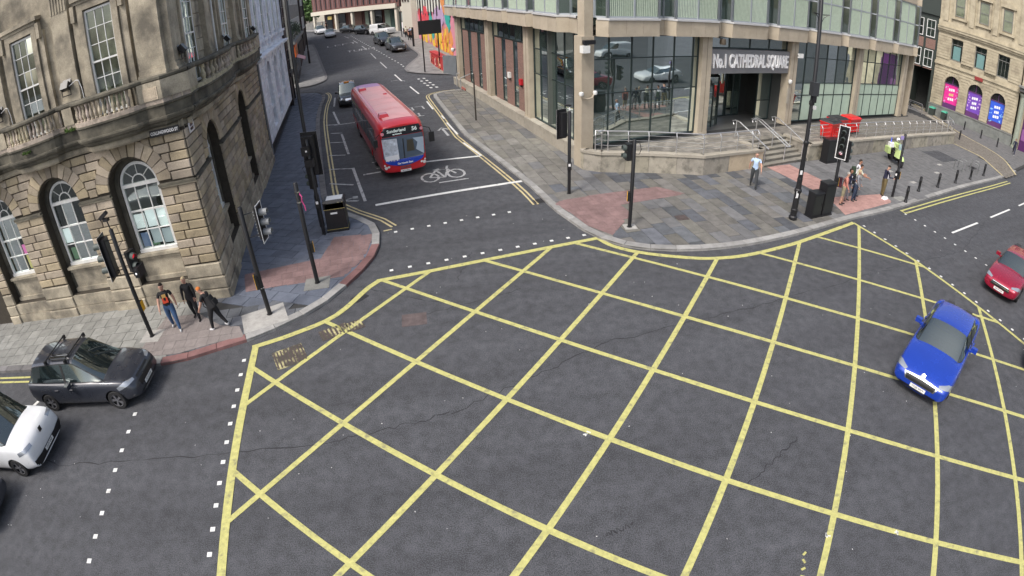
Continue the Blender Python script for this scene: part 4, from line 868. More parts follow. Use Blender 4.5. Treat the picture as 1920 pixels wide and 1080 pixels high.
# small fittings
def fitting(name, label, cat, p, build, rz=0, group=None):
    o = thing(name, label, cat, p, rz, group)
    for nm, mt, fn in build:
        m = MB(); fn(m); m.build(nm, mt, o, smooth=40)
    return o
WH = flat('white_plastic', (.75, .75, .72), rough=.35); RD = flat('red_plastic', (.5, .02, .03), rough=.35)
rO = OS.rz(); rW = OW.rz()
fitting('security_camera', 'boxy white security camera with an arm high on the corner column', 'camera', OS.P(-.5, .2, 6.2), [('mount', BLK, lambda m: (m.box(-.15, .45, -.25, -.05, .1, .3), m.box(-.05, .1, -.2, .0, -.1, .2))), ('housing', WH, lambda m: m.cbox((-.1, -.2, -.12), (.38, .3, .34)))], rO)
fitting('camera_pair', 'two small white cameras joined by a curved bracket on the corner column', 'camera', OS.P(-.3, .15, 3.9), [('bracket', OST, lambda m: m.path([(-.42, -.1, .05), (-.35, -.12, -.15), (-.1, -.14, -.27), (.2, -.12, -.22), (.33, -.1, .0)], .04, 6)), ('camera_dome', WH, lambda m: m.lathe([(.0, .12), (.1, .1), (.12, .0), (.09, -.08), (0, -.1)], -.42, -.12, 10)), ('camera_dome', WH, lambda m: m.lathe([(.0, .12), (.1, .1), (.12, .0), (.09, -.08), (0, -.1)], .35, -.12, 10))], rO)
fitting('spotlight', 'brown round spotlight hanging from the fascia left of the entrance sign', 'spotlight', OS.P(8.2, .5, 6.35), [('arm', BLK, lambda m: m.tube((-.5, .1, .3), (0, 0, .2), .03)), ('lamp_head', flat('bronze', (.09, .07, .05)), lambda m: m.lathe([(0, .2), (.16, .2), (.2, 0), (.17, -.12), (0, -.12)], 0, 0, 12))], rO)
fitting('wall_sign', 'white bracket sign projecting from the third column of the office front', 'sign', OS.P(15.4, .6, 5.75), [('panel', WH, lambda m: m.cbox((0, 0, 0), (.5, .12, .28))), ('arm', BLK, lambda m: m.tube((-.3, 0, 0), (-.25, 0, 0), .03))], rO)
fitting('dome_camera', 'white dome camera on the column right of the entrance', 'camera', OS.P(14.75, .45, 4.0), [('dome', WH, lambda m: m.lathe([(0, .15), (.12, .12), (.14, 0), (.08, -.12), (0, -.13)], 0, 0, 12))], rO)
fitting('notice_panel', 'narrow vertical pale panel on the column right of the entrance', 'sign', OS.P(14.7, .42, 3.05), [('panel', OPL, lambda m: m.cbox((0, 0, 0), (.2, .1, 1.0)))], rO)
fitting('alarm_bell', 'white round alarm box on the brown brick panel of the street side', 'alarm', OW.P(10.6, -.36, 2.95), [('case', WH, lambda m: m.cbox((0, 0, 0), (.34, .16, .38))), ('base', BLK, lambda m: m.cbox((0, 0, -.25), (.16, .1, .14)))], rW)
fitting('alarm_bell', 'red round alarm bell on the brick panel nearest the glazed corner', 'alarm', OW.P(8.45, -.36, 2.8), [('case', RD, lambda m: m.cbox((0, 0, 0), (.34, .16, .38))), ('base', BLK, lambda m: m.cbox((0, 0, -.25), (.16, .1, .14)))], rW)
fitting('wall_lamp', 'small white lamp at the left edge of the office ground floor by the alley', 'lamp', OW.P(24.2, .0, 3.4), [('lamp', WH, lambda m: m.lathe([(0, .2), (.18, .15), (.2, 0), (.1, -.15), (0, -.16)], 0, 0, 10))], rW)
# ------------------------------------------------------------------ raised terrace, wall, steps
TW = mat('terrace_wall_stone', (.30, .275, .225), rough=.9, var=.18, scale=1.5, bump=.35, rnd=.16, hue=.01, dark=(.10, .095, .08), dscale=2.2, dlo=.5, dhi=.68, damt=.7)
TWL = mat('new_wall_stone', (.44, .36, .26), rough=.9, var=.15, scale=1.5, bump=.3, dark=(.2, .17, .13), dscale=3, dlo=.55, dhi=.7, damt=.5)
TB = (10, 26, .08); te = thing('terrace', 'raised stone terrace with panelled wall in front of the office entrance', 'terrace', TB)
tp = [OS.P(-.4, .1), Vector((3.75, 25.2, 0)), Vector((4.55, 24.78, 0)), Vector((6.9, 24.62, 0)), Vector((9.67, 24.28, 0)), Vector((12.9, 25.38, 0)), OS.P(8.72, 3.8), OS.P(8.72, 1.95), OS.P(12.75, 1.95), OS.P(12.75, 4.02), Vector((38.5, 34.9, 0)), Vector((39.4, 36.4, 0)), Vector((40.0, 40.6, 0)), Vector((38.0, 47, 0)), OS.P(34.0, .1)]
TPV = mat('terrace_paving', (.20, .19, .17), rough=.9, var=.25, scale=1.6, bump=.4)
tpoly = [(p.x, p.y) for p in tp]; m = MB()
tbd = MB(lambda q: (q[0]-TB[0], q[1]-TB[1], q[2]))
for j in range(22, 50):
    row = clip(clip(tpoly, 0, 1, j), 0, -1, -(j+1))
    for i in range(2, 42):
        q = clip(clip(row, 1, 0, i), -1, 0, -(i+1)) if len(row) > 2 else []
        if len(q) > 2 and abs(area(q)) > 1e-4: tbd.add([(x, y, .935) for x, y in q], [tuple(range(len(q)))])
tbd.build('terrace_bed', PVB, te)
# small pavers, the nearest ones as pieces of their own
cnt = 0; rest = MB(); ang = OS.rz(); L, W = .52, .26; lst = []
for j in range(-4, 48):
    for i in range(-2, 70):
        u, w = i*L+(.26 if j % 2 else 0), -1.0+j*W*1.0-(0); p = OS.P(u, w)
        if w > 6.2: continue
        if all(inside((p.x+dx, p.y+dy), tpoly) for dx in (-.2, .2) for dy in (-.2, .2)): lst.append((math.hypot(p.x, p.y), p))
lst.sort(key=lambda t: t[0]); pm = MB(); pm.box(-L/2+.006, L/2-.006, -W/2+.006, W/2-.006, -.04, 0); PV2 = mat('terrace_paver', (.22, .205, .18), rough=.9, var=.2, scale=3, rnd=.3, bump=.4); pme = pm.mesh('paver', PV2)
for k, (d, p) in enumerate(lst):
    h = .975+random.uniform(-.003, .003)
    if k < 300: o = link('paver', pme, te, (p.x-TB[0], p.y-TB[1], h), ang)
    else: rest.cbox((p.x-TB[0], p.y-TB[1], h-.02), (L-.012, W-.012, .04), ang)
rest.build('pavers_beyond', PV2, te, kind='stuff')
def wallrun(pts, L=1.45, hh=(.95, 1.05), light=None):
    for i in range(len(pts)-1):
        a, b = pts[i], pts[i+1]; ln = (b-a).length; n = max(1, round(ln/L)); d = (b-a).normalized(); q = Vector((d.y, -d.x, 0))
        for k in range(n):
            p, r = a+d*ln*k/n, a+d*ln*(k+1)/n; m = MB(); o = (p+r)/2; pr, rr = p-o, r-o; g = d*.007
            m.prism([tuple((pr+g)[:2]), tuple((rr-g)[:2]), tuple((rr-g-q*.12)[:2]), tuple((pr+g-q*.12)[:2])], 0, .92)
            m.build('wall_panel', TWL if light and light(o) else TW, te, (o.x-TB[0], o.y-TB[1], 0))
            m = MB(); m.prism([tuple((pr+g*.5+q*.06)[:2]), tuple((rr-g*.5+q*.06)[:2]), tuple((rr-g*.5-q*.34)[:2]), tuple((pr+g*.5-q*.34)[:2])], .92, 1.05); m.build('coping_stone', OPL, te, (o.x-TB[0], o.y-TB[1], 0))
wallrun([OS.P(-.62, .1)]+tp[1:8], light=lambda o: o.x > 11.6 and o.x < 13.4); wallrun(tp[8:13], L=1.5)
STP = mat('step_stone', (.24, .225, .19), rough=.9, var=.2, scale=2, bump=.4, rnd=.12, dark=(.09, .085, .075), dscale=2, dlo=.5, dhi=.7, damt=.6)
stp = thing('entrance_steps', 'six worn stone steps rising from the pavement to the office entrance', 'steps', OS.P(10.7, 3, .08)); fst = OS.f(OS.P(10.7, 3, .08))
for k in range(6):
    z1 = .08+(k+1)*.16; wf = 3.95-.35*k; m = MB(fst); m.box(8.73, 12.74, wf-.40, wf-.03, .02+.002*k, z1-.046); m.build('riser', STP, stp)
    for q in range(3): m = MB(fst); a, b = 8.73+q*4.01/3, 8.73+(q+1)*4.01/3; m.box(a+.004, b-.004, wf-.345 if k < 5 else 1.5, wf+.01, z1-.045, z1); m.build('tread', STP, stp)
# stainless railings
def railing(name, label, pts, step=1.35, h=1.0, z=1.1, rails=(.32, .58, .84), inn=.16, side=1, both=True, group=None, cat='railing'):
    o = thing(name, label, cat, (pts[0].x, pts[0].y, z), 0, group); og = Vector((pts[0].x, pts[0].y, z)); R_ = [p-Vector((og.x, og.y, 0)) for p in pts]
    tops = []
    for i in range(len(R_)-1):
        a, b = R_[i], R_[i+1]; ln = (b-a).length; n = max(1, round(ln/step)); d = (b-a).normalized(); q = Vector((-d.y, d.x, 0))*side
        for k in range(n+(1 if i == len(R_)-2 else 0)):
            p = a+d*ln*k/n; m = MB(); m.tube(p+Vector((0, 0, 0)), p+Vector((0, 0, h-.2)), .028, n=6); m.tube(p+Vector((0, 0, h-.2)), p+q*inn+Vector((0, 0, h)), .028, n=6); m.build('post', STEEL, o)
        for rz_ in rails: m = MB(); m.tube(a+Vector((0, 0, rz_)), b+Vector((0, 0, rz_)), .013, n=5); m.build('wire', STEEL, o)
        m = MB(); m.tube(a+q*inn+Vector((0, 0, h)), b+q*inn+Vector((0, 0, h)), .03, n=7); m.build('top_rail', STEEL, o)
    return o
ins = lambda P, q: P+q
railing('railing', 'stainless steel railing curving round the corner terrace left of the steps', [OS.P(.3, .55, 0), Vector((4.3, 25.1, 0)), Vector((4.9, 24.98, 0)), Vector((6.9, 24.85, 0)), Vector((9.67, 24.53, 0)), Vector((12.9, 25.6, 0)), OS.P(8.45, 3.6)], step=1.3)
railing('railing', 'long stainless steel railing along the terrace wall right of the steps', [OS.P(12.95, 3.75), Vector((38.3, 35.15, 0))], step=1.32)
railing('railing', 'short stainless steel railing closing the far right end of the terrace', [Vector((38.3, 35.15, 0)), Vector((39.1, 36.5, 0))], step=.9)
railing('railing', 'far stainless steel railing of the ramp in front of the dark brick building', [Vector((38.9, 40.4, 0)), Vector((37.4, 47, 0)), Vector((36.6, 50, 0))], step=1.6)
def handrail(label, u, loopw, name='handrail'):
    """pipe rail down the steps with a hooped top, posts and a lower bend"""
    o = thing(name, label, 'handrail', OS.P(u, 3, .1)); f = OS.f(OS.P(u, 3, .1)); hw = loopw/2
    for s in ((-1, 1) if loopw else (0,)):
        x = u+s*hw; m = MB(f); m.path([(x, 1.15, 1.75), (x, 1.05, 1.95), (x, 1.25, 2.02), (x, 1.6, 2.0), (x, 3.95, 1.12)], .034, 7); m.build('rail', STEEL, o)
    if loopw:
        for w_, z_ in ((1.15, 1.9), (2.6, 1.63), (3.95, 1.12)): m = MB(f); m.tube((u-hw, w_, z_), (u+hw, w_, z_), .03, n=6); m.build('cross_bar', STEEL, o)
    for w_, z0, z1 in ((1.35, 1.05, 2.0), (2.7, .72, 1.6), (3.7, .24, 1.2)): m = MB(f); m.tube((u, w_, z0), (u, w_, z1), .032, n=6); m.build('post', STEEL, o)
handrail('stainless handrail down the left side of the entrance steps', 8.95, 0); handrail('double stainless handrail with hooped top down the middle of the entrance steps', 10.75, .28); handrail('stainless handrail with a bent loop on the right side of the entrance steps', 12.5, .0)
# red wheeled bins on the terrace
BR = flat('red_bin_plastic', (.58, .02, .02), rough=.4, coat=.3); BK = flat('black_bin_lid', (.03, .03, .032), rough=.5)
def bin4(label, p, rz, lid, openlid=False):
    o = thing('wheelie_bin', label, 'bin', p, rz, 'red wheeled bins on the terrace')
    m = MB(); m.prism([(-.58,-.36),(.58,-.36),(.58,.36),(-.58,.36)], .2, 1.1, top=[(-.66,-.46),(.66,-.46),(.66,.46),(-.66,.46)])
    for k in range(4): x = -.45+.3*k; m.cbox((x, -.44, .65), (.05, .06, .8), rx=R(-6))
    m.box(-.69, .69, -.50, .50, 1.08, 1.14); m.build('bin_body', BR, o)
    m = MB(); 
    if openlid: m.cbox((0, .5, 1.5), (1.36, .06, .95), rx=R(12)); m.box(-.6, .6, -.4, .4, 1.0, 1.05)
    else: m.prism([(-.68,-.5),(.68,-.5),(.68,.5),(-.68,.5)], 1.14, 1.24, top=[(-.6,-.38),(.6,-.38),(.6,.42),(-.6,.42)]); m.cbox((0, -.2, 1.25), (.9, .3, .04))
    m.build('lid', lid, o)
    for sx in (-.5, .5):
        for sy in (-.3, .3): m = MB(); m.tube((sx, sy-.03, .1), (sx, sy+.03, .1), .1, n=10); m.build('wheel', BK, o)
    m = MB(); m.tube((-.5, .52, 1.0), (.5, .52, 1.0), .02, n=5); m.build('handle', BK, o)
bin4('red wheeled bin with a closed black lid, middle of the three behind the railing', (21.15, 29.85, 1.06), ang, BK); bin4('all red wheeled bin furthest right behind the terrace railing', (22.75, 30.55, 1.06), ang, BR); bin4('red wheeled bin with dark open top, leftmost and nearest to the steps', (19.9, 28.75, 1.06), ang+.1, BK)
# ------------------------------------------------------------------ white painted building up the street
WPB = mat('white_masonry_paint', (.76, .79, .85), rough=.8, var=.12, scale=1.6, bump=.3, fine=22, dark=(.30, .32, .36), dscale=.9, dlo=.5, dhi=.75, damt=.6)
DPL = flat('near_black', (.02, .022, .026), rough=.7)
WO = FS.P(16.45, .0, .08); wb = thing('white_building', 'white painted building with tall arched windows next to the sandstone corner', 'building', tuple(WO)); WF = Frame(FS.P(16.45, .02)[:2], FS.e, FS.n); wf_ = WF.f(WO)
OPW = [4.5, 8.5, 12.4]; m = MB(wf_); sHW, sZS = HW, ZS
arch_wall(m, OPW, 0, 16.75, .85, 6.3, .95, 1.3, 4.95, 0, .5); m.build('wall', WPB, wb)
m = MB(wf_); m.box(0, 16.75, -.5, -.25, 0, .86); m.build('plinth', DPL, wb)  # near-black strip standing in for the shade of the open basement well
m = MB(wf_); m.box(0, 16.75, -.55, -.5, .8, 6.3); m.build('room', DKI, wb)
m = MB(wf_); m.box(0, 16.75, -9, -.1, 6.3, 13.2); m.build('upper_wall', WPB, wb)
m = MB(wf_); m.box(-.05, 16.8, -.1, .30, 6.28, 6.42); m.build('cornice', WPB, wb); m = MB(wf_); m.box(-.05, 16.8, -.1, .42, 6.42, 6.56); m.build('cornice', WPB, wb)
for i in range(12):
    z = .9+.44*i
    for a, b in ((.05, 3.4), (5.6, 7.4), (9.6, 11.3), (13.5, 16.7)):
        if z > 4.7: a, b = a+.12, b-.12
        n = 2 if b-a > 2.5 else 1; w_ = (b-a)/(n+ (0))
        for q in range(n): blockobj('stone', WF, a+w_*q, a+w_*(q+1), z, z+.44, 0, .05, WPB, wb, .03, .012)
for c in OPW:
    for k in range(9):
        a0, a1 = math.pi*k/9+.01, math.pi*(k+1)/9-.01; P = lambda a, r: (c-r*math.cos(a), 4.95+r*math.sin(a)); poly = [P(a0, .95), P(a1, .95), P(a1, 1.3), P(a0, 1.3)]; o_ = WF.P(c, 0, 5)
        m = MB(WF.f(o_)); m.uzprism(poly, 0, .07); m.build('voussoir', WPB, wb, o_-WO)
    f = wf_; m = MB(f); m.box(c-.95, c-.85, -.42, -.3, 1.3, 4.95); m.box(c+.85, c+.95, -.42, -.3, 1.3, 4.95); m.box(c-.85, c+.85, -.42, -.3, 4.9, 5.02); m.box(c-.04, c+.04, -.42, -.3, 2.7, 4.9); m.box(c-.95, c+.95, -.42, -.05, 2.5, 2.7); m.box(c-.8, c+.8, -.4, -.2, 1.3, 2.5); win = m.build('window', WPB, wb)
    for x0, x1 in ((c-.85, c-.04), (c+.04, c+.85)): m = MB(f); m.quad((x0, -.36, 2.7), (x1, -.36, 2.7), (x1, -.36, 4.9), (x0, -.36, 4.9)); m.build('pane', GL1, win)
    m = MB(f); m.add([(c-.85*math.cos(math.pi*k/10), -.36, 5.02+.82*math.sin(math.pi*k/10)) for k in range(11)], [tuple(range(11))]); m.build('pane', GL1, win)
for a, b, z0, z1, k in ((-.3, .4, 4.2, 4.9, 3), (-.1, .5, 3.5, 4.2, 7), (0, .6, 2.8, 3.4, 2)): m = MB(wf_); m.box(8.5+a, 8.5+b, -.34, -.33, z0, z1); m.build('window_display', DISP[k], wb)
for c in (1.4, 4.4, 7.45, 10.4, 13.4, 15.8):
    if c < 15: sash(WF, c, .62, 7.7, 10.6, 2, 4, tuple(WO), wb, w=.02)
    m = MB(wf_); m.box(c-.95, c-.66, -.1, .14, 7.5, 10.8); m.box(c+.66, c+.95, -.1, .14, 7.5, 10.8); m.box(c-1.0, c+1.0, -.1, .2, 7.3, 7.5); m.box(c-.95, c+.95, -.1, .18, 10.8, 11); m.box(c-.5, c-.3, -.1, .14, 6.9, 7.3); m.box(c+.3, c+.5, -.1, .14, 6.9, 7.3); m.build('window_case', WPB, wb)
m = MB(wf_); m.tube((16.3, .12, .3), (16.3, .12, 12.5), .06); m.build('drain_pipe', BLK, wb)
# generic street building helper
def wall_building(name, label, fr, u1, z0, z1, depth, mt, wins=(), floors=(), wn=(.55, 1.6), frame=None, org=None, cat='building', wd=.12, cols=2, rows=2):
    org = org or fr.P(0, 0, z0); o = thing(name, label, cat, tuple(org)); f = fr.f(org)
    m = MB(f); m.box(0, u1, -depth, 0, z0-1.5, z1); m.build('wall', mt, o)
    for z in floors:
        for c in wins:
            m = MB(f); hw, h = wn; m.box(c-hw, c-hw+.08, .0, .07, z, z+h); m.box(c+hw-.08, c+hw, .0, .07, z, z+h); m.box(c-hw+.08, c+hw-.08, .0, .07, z, z+.08); m.box(c-hw+.08, c+hw-.08, .0, .07, z+h-.08, z+h)
            for k in range(1, cols): x = c-hw+2*hw*k/cols; m.box(x-.03, x+.03, .0, .065, z+.08, z+h-.08)
            for k in range(1, rows): x = z+h*k/rows; m.box(c-hw+.08, c+hw-.08, .0, .06, x-.03, x+.03)
            wi = m.build('window', frame or WPT, o)
            for i in range(cols):
                for j in range(rows):
                    m = MB(f); a = c-hw+2*hw*i/cols; b = a+2*hw/cols; m.quad((a, .03, z+h*j/rows), (b, .03, z+h*j/rows), (b, .03, z+h*(j+1)/rows), (a, .03, z+h*(j+1)/rows)); m.build('pane', GLD, wi)
    return o, f, org
GLD = flat('dark_window_glass', (.02, .026, .03), rough=.08, spec=.9)
GST = mat('grey_stone', (.20, .20, .19), rough=.9, var=.2, scale=1.5, bump=.4); DST = mat('dark_brick_wall', (.05, .04, .036), rough=.9, var=.2, scale=1.5)
o, f, og = wall_building('dark_shopfront', 'narrow black fronted building between the white building and the side street', Frame(FS.P(33.25, .02)[:2], FS.e, FS.n), 3.0, .2, 12.5, 8, DST, (1.5,), (3.4, 7.4), (.9, 2.0), frame=BLK)
m = MB(f); m.box(.1, 2.9, 0, .25, 2.9, 3.3); m.box(.2, .5, 0, .12, .2, 2.9); m.box(2.5, 2.8, 0, .12, .2, 2.9); m.build('shop_fascia', BLK, o)
# pub beyond the side street
PF = Frame((-22.0, 56.2), (-.30, .954), (.954, .30)); zt = T(-22, 56)
o, f, og = wall_building('grey_pub', 'grey stone public house with a dark shopfront beyond the side street', PF, 24, zt, 13.5, 9, GST, (2, 5, 8, 11, 14, 17, 20), (zt+5.2, zt+8.8), (.6, 1.9), frame=WPT)
m = MB(f); m.box(.1, 9, .0, .2, zt+.2, zt+3.0); m.build('dark_shopfront', DPL, o)
for k in range(6): m = MB(f); m.box(.4+1.45*k, 1.6+1.45*k, .2, .23, zt+1.0, zt+2.7); m.build('shop_window', GLD, o)
m = MB(f); m.box(-.2, 24.2, 0, .4, zt+4.4, zt+4.7); m.build('ledge', GST, o); m = MB(f); m.box(11, 23, 0, .15, zt+.2, zt+3.6); m.build('shopfront', DST, o)
sgn = thing('shop_sign', 'orange shop sign board on the pub front beyond the side street', 'sign', tuple(PF.P(1.6, .3, zt+3.5))); fg = PF.f(PF.P(1.6, .3, zt+3.5)); OR_ = flat('orange_board', (.62, .12, .02), rough=.5)
m = MB(fg); m.box(.1, 4.2, .2, .32, zt+3.0, zt+4.3); m.build('board', OR_, sgn)
for k in range(5): m = MB(fg); m.path([(.6+.6*k, .34, zt+3.3), (.8+.6*k, .34, zt+4.0), (1.0+.6*k, .34, zt+3.3), (1.1+.6*k, .34, zt+3.9)], .035, 4); m.build('letter_stroke', flat('sign_cream', (.5, .25, .12)), sgn)
aw = thing('awning', 'small pink and white awning below the orange sign', 'awning', tuple(PF.P(3.2, .4, zt+2.6))); fg = PF.f(PF.P(3.2, .4, zt+2.6)); m = MB(fg); m.quad((1.5, .2, zt+2.9), (5, .2, zt+2.9), (5, 1.1, zt+2.5), (1.5, 1.1, zt+2.5)); m.quad((1.5, 1.1, zt+2.5), (5, 1.1, zt+2.5), (5, 1.1, zt+2.3), (1.5, 1.1, zt+2.3)); m.build('canvas', flat('awning_pink', (.5, .25, .27)), aw)
# hanging planting on the pub
def leafblob(name, label, cat, p, r, n, cols, flat_=1., leaf=.12, trunk=None, group=None):
    o = thing(name, label, cat, p, 0, group); rs = random.Random(int(abs(p[0])*7+n)); mt = mat('foliage_'+cols, dict(dark=(.035, .065, .02), mid=(.06, .11, .03), grey=(.10, .13, .09))[cols], rough=.8, var=.45, scale=.8, fine=5, bump=0)
    cl = [(rs.uniform(-.6, .6)*r, rs.uniform(-.6, .6)*r, rs.uniform(-.5, .6)*r*flat_, rs.uniform(.35, .6)*r) for _ in range(9)]; m = MB()
    for k in range(n):
        c = rs.choice(cl); v = Vector((rs.gauss(0, 1), rs.gauss(0, 1), rs.gauss(0, 1))).normalized()*c[3]*(rs.random()**.35); q = Vector((c[0]+v.x, c[1]+v.y, c[2]+v.z*flat_)); a = Vector((rs.gauss(0, 1), rs.gauss(0, 1), rs.gauss(0, 1))).normalized()*leaf; b = a.orthogonal().normalized()*leaf*.6
        m.add([tuple(q-a), tuple(q+b), tuple(q+a), tuple(q-b)], [(0, 1, 2, 3)])
    m.build('crown', mt, o)
    if trunk:
        m = MB(); m.tube((0, 0, -trunk), (0, 0, -r*.2), r*.09, r*.04, 8)
        for k in range(6): a = k*1.05; m.tube((0, 0, -r*.6+.1*k*r*.3), (math.cos(a)*r*.6, math.sin(a)*r*.6, r*.25), r*.035, r*.01, 5)
        m.build('trunk', mat('bark', (.06, .05, .04), rough=.95), o)
    return o
leafblob('hanging_plants', 'grey green planting hanging above the orange sign', 'plant', tuple(PF.P(1.5, .5, zt+6.0)), 1.0, 900, 'grey', 1.6, .09)
# ------------------------------------------------------------------ far end of the street
DF = Frame((-38.4, 112.4), (.714, -.700), (-.700, -.714)); DO = DF.P(0, 0, 2.4)
fb = thing('brick_arcade_building', 'long dark red brick building with a cream band closing the far end of the street', 'building', tuple(DO)); f = DF.f(DO)
m = MB(f); m.box(0, 31, -12, -2.6, 1.2, 12.5); m.box(0, 31, -2.6, 0, 6.8, 12.5); m.build('wall', BRD, fb)
CRM = mat('cream_band', (.58, .54, .46), rough=.8, var=.06)
m = MB(f); m.box(-.3, 30.4, -.1, .35, 6.55, 7.35); m.build('cream_band', CRM, fb); m = MB(f); m.box(-.3, 30.4, -2.6, -.1, 6.5, 6.6); m.build('soffit', CRM, fb)
for u in (.3, 9.6, 15.8, 22.6, 30): m = MB(f); m.box(u-.3, u+.3, -.35, .1, 1.8, 6.5); m.build('pier', CRM, fb)
for k in range(30):
    u = .7+1.02*k; m = MB(f); m.box(u, u+.42, -.02, .06, 7.6, 12.0); w_ = m.build('window', flat('slit_glass', (.03, .03, .035) if k % 3 else (.18, .2, .18), rough=.15), fb) if k % 2 else m.build('pilaster_strip', flat('purple_brick_strip', (.17, .10, .10), rough=.9), fb)
for k, (a, b, mt) in enumerate(((.8, 3.5, 'window'), (4.2, 5.2, 'door'), (5.8, 9.0, 'window'), (10.2, 15.2, 'brick_panel'), (16.4, 17.6, 'green_panel'), (17.8, 22.0, 'window'), (23, 24.6, 'green_panel'), (24.8, 28, 'shop_window'), (28.2, 29.6, 'green_panel'))):
    m = MB(f); m.box(a, b, -2.55, -2.45, 2.0 if mt != 'brick_panel' else 1.8, 6.2); m.build(mt, dict(window=GLD, door=flat('tan_door', (.25, .17, .08)), brick_panel=BRW, green_panel=FROST, shop_window=flat('shop_glass', (.10, .16, .14), rough=.1))[mt], fb)
m = MB(f); m.box(5.9, 7.5, -.4, -.2, 5.4, 6.1); m.build('gold_sign_board', flat('mustard_board', (.40, .31, .10)), fb)
# right hand continuation: brick with a white shop, then a pale pier building
WF2 = Frame(DF.P(30.6, -.5)[:2], DF.e, DF.n); o, f, og = wall_building('brick_shop_building', 'brick building with a white shopfront right of the cream banded arcade', WF2, 7, 2.3, 12.5, 8, BRD, (1.3, 3.0, 4.7), (8.0,), (.45, 2.6), frame=GLD)
m = MB(f); m.box(0, 6.5, 0, .3, 5.9, 6.7); m.build('cornice', CRM, o); m = MB(f); m.box(.3, 6.2, 0, .15, 4.1, 5.7); m.build('shop_window', flat('pale_glass', (.22, .27, .27), rough=.2), o); m = MB(f); m.box(.3, 6.2, 0, .18, 2.2, 4.0); m.build('white_shopfront', DISP[0], o)
MF = Frame((-6.067, 65.42), (-.3612, .9325), (-.9325, -.3612))
o, f, og = wall_building('pale_office_building', 'pale concrete building corner with dark base behind the mural', Frame(MF.P(16.2, .8)[:2], MF.e, MF.n), 7, 1.8, 13, 8, CRM)
m = MB(f); m.box(-.05, 7.05, 0, .06, .8, 3.3); m.build('dark_base', DPL, o)
for k in range(3): m = MB(f); m.box(1+2*k, 2.2+2*k, 0, .08, 7.5, 12); m.build('window_strip', GLD, o)
# mural wall
mu = thing('mural_wall', 'wall with an abstract mural in pink, teal and yellow below black and white stripes', 'wall', tuple(MF.P(0, 0, 1))); f = MF.f(MF.P(0, 0, 1))
m = MB(f); m.box(-3.2, 16, -9, 0, -.5, 13); m.build('wall', flat('mural_pink', (.55, .22, .28), rough=.7), mu)
m = MB(f); m.box(-3.2, 16, 0, .03, 6.1, 13); m.build('stripe_ground', flat('cream_paint', (.62, .62, .55), rough=.7), mu)
for k in range(13): m = MB(f); m.box(-2.6+1.45*k, -2.05+1.45*k, .03, .07, 5.6, 13); m.build('dark_stripe', BLK, mu)
rs = random.Random(11)
def splat(us, zs, mt, n=9):
    for k in range(n):
        u, z = rs.uniform(*us), rs.uniform(*zs); nn = 7; r = rs.uniform(.3, .9); pts = [(u+r*rs.uniform(.6, 1.2)*math.cos(6.283*i/nn), z+1.5*r*rs.uniform(.6, 1.2)*math.sin(6.283*i/nn)) for i in range(nn)]
        m = MB(f); d = .035+.002*(len(mu.children) % 40); m.uzprism(pts, .0, d); m.build('painted_patch', mt, mu)
cT, cR, cY, cV, cO = [flat('mural_'+n, c, rough=.7) for n, c in (('teal', (.03, .33, .28)), ('red', (.62, .06, .08)), ('yellow', (.70, .46, .05)), ('violet', (.42, .30, .46)), ('orange', (.62, .25, .08)))]
splat((9.5, 14.5), (4.9, 6.3), cR, 9); splat((7.3, 8.6), (3.6, 5.4), cT, 5); splat((-.6, 1.2), (4, 6), cT, 5); splat((1.5, 6.5), (4.5, 6.6), cV, 10); splat((1, 8), (1.4, 3.2), cY, 18); splat((9, 14), (1.8, 3.4), cY, 8); splat((.3, 2.2), (6.2, 8.5), cO, 7); splat((-1, .6), (1.2, 4), cO, 7)
splat((10, 14), (2.4, 4.2), flat('mural_rose', (.62, .3, .36), rough=.7), 8)
for k in range(14): m = MB(f); u = rs.uniform(-.5, 8); m.tube((u, .1, 1.2), (u+rs.uniform(-1.5, .5), .1, rs.uniform(2.5, 4.6)), .07, .03, 4); m.build('painted_stroke', rs.choice((cO, cY, cR)), mu)
# hoarding with red graffiti, and shutter
hd = thing('graffiti_hoarding', 'low hoarding sprayed with red and orange graffiti in front of the mural', 'hoarding', (-7, 57.5, .6)); 
GF = Frame((-5.9, 54.7), (-.305, .952), (-.952, -.305)); f = GF.f((-7, 57.5, .6)); m = MB(f); m.box(0, 6.8, -.6, 0, .7, 2.05); m.box(0, 6.8, -.65, .05, 2.05, 2.15); m.build('panel', flat('graffiti_red', (.42, .03, .03), rough=.6), hd); m = MB(f); m.box(.0, 6.8, -.62, .04, .2, .7); m.build('stone_base', OPL, hd)
for k in range(20): m = MB(f); u = rs.uniform(.1, 6.5); m.tube((u, .04, rs.uniform(.8, 1.1)), (u+rs.uniform(-.7, .7), .04, rs.uniform(1.5, 2.0)), .06, .05, 4); m.build('graffiti_stroke', rs.choice((cO, flat('graffiti_pale', (.6, .35, .3)), flat('graffiti_dark', (.25, .01, .02)))), hd)
sh = thing('metal_shutter_fence', 'grey ribbed metal fence between the graffiti hoarding and the office', 'fence', (-4.8, 54, .4)); SHF = Frame((-5.85, 54.55), (.80, -.60), (-.6, -.8)); f = SHF.f((-4.8, 54, .4))
for k in range(11): m = MB(f); m.box(k*.16, k*.16+.12, -.05, .04, .35, 2.35); m.build('rib', flat('galvanised', (.27, .29, .31), rough=.5, metal=.4), sh)
m = MB(f); m.box(0, 1.75, -.08, -.05, .35, 2.35); m.build('panel', flat('galvanised_dark', (.12, .13, .14), rough=.6), sh)
# alley end wall
o, f, og = wall_building('alley_wall', 'dark wall closing the alley between the office and the mural', Frame((6, 49.5), (-.1, 1), (-1, -.1)), 9, .1, 11, 2, DST)
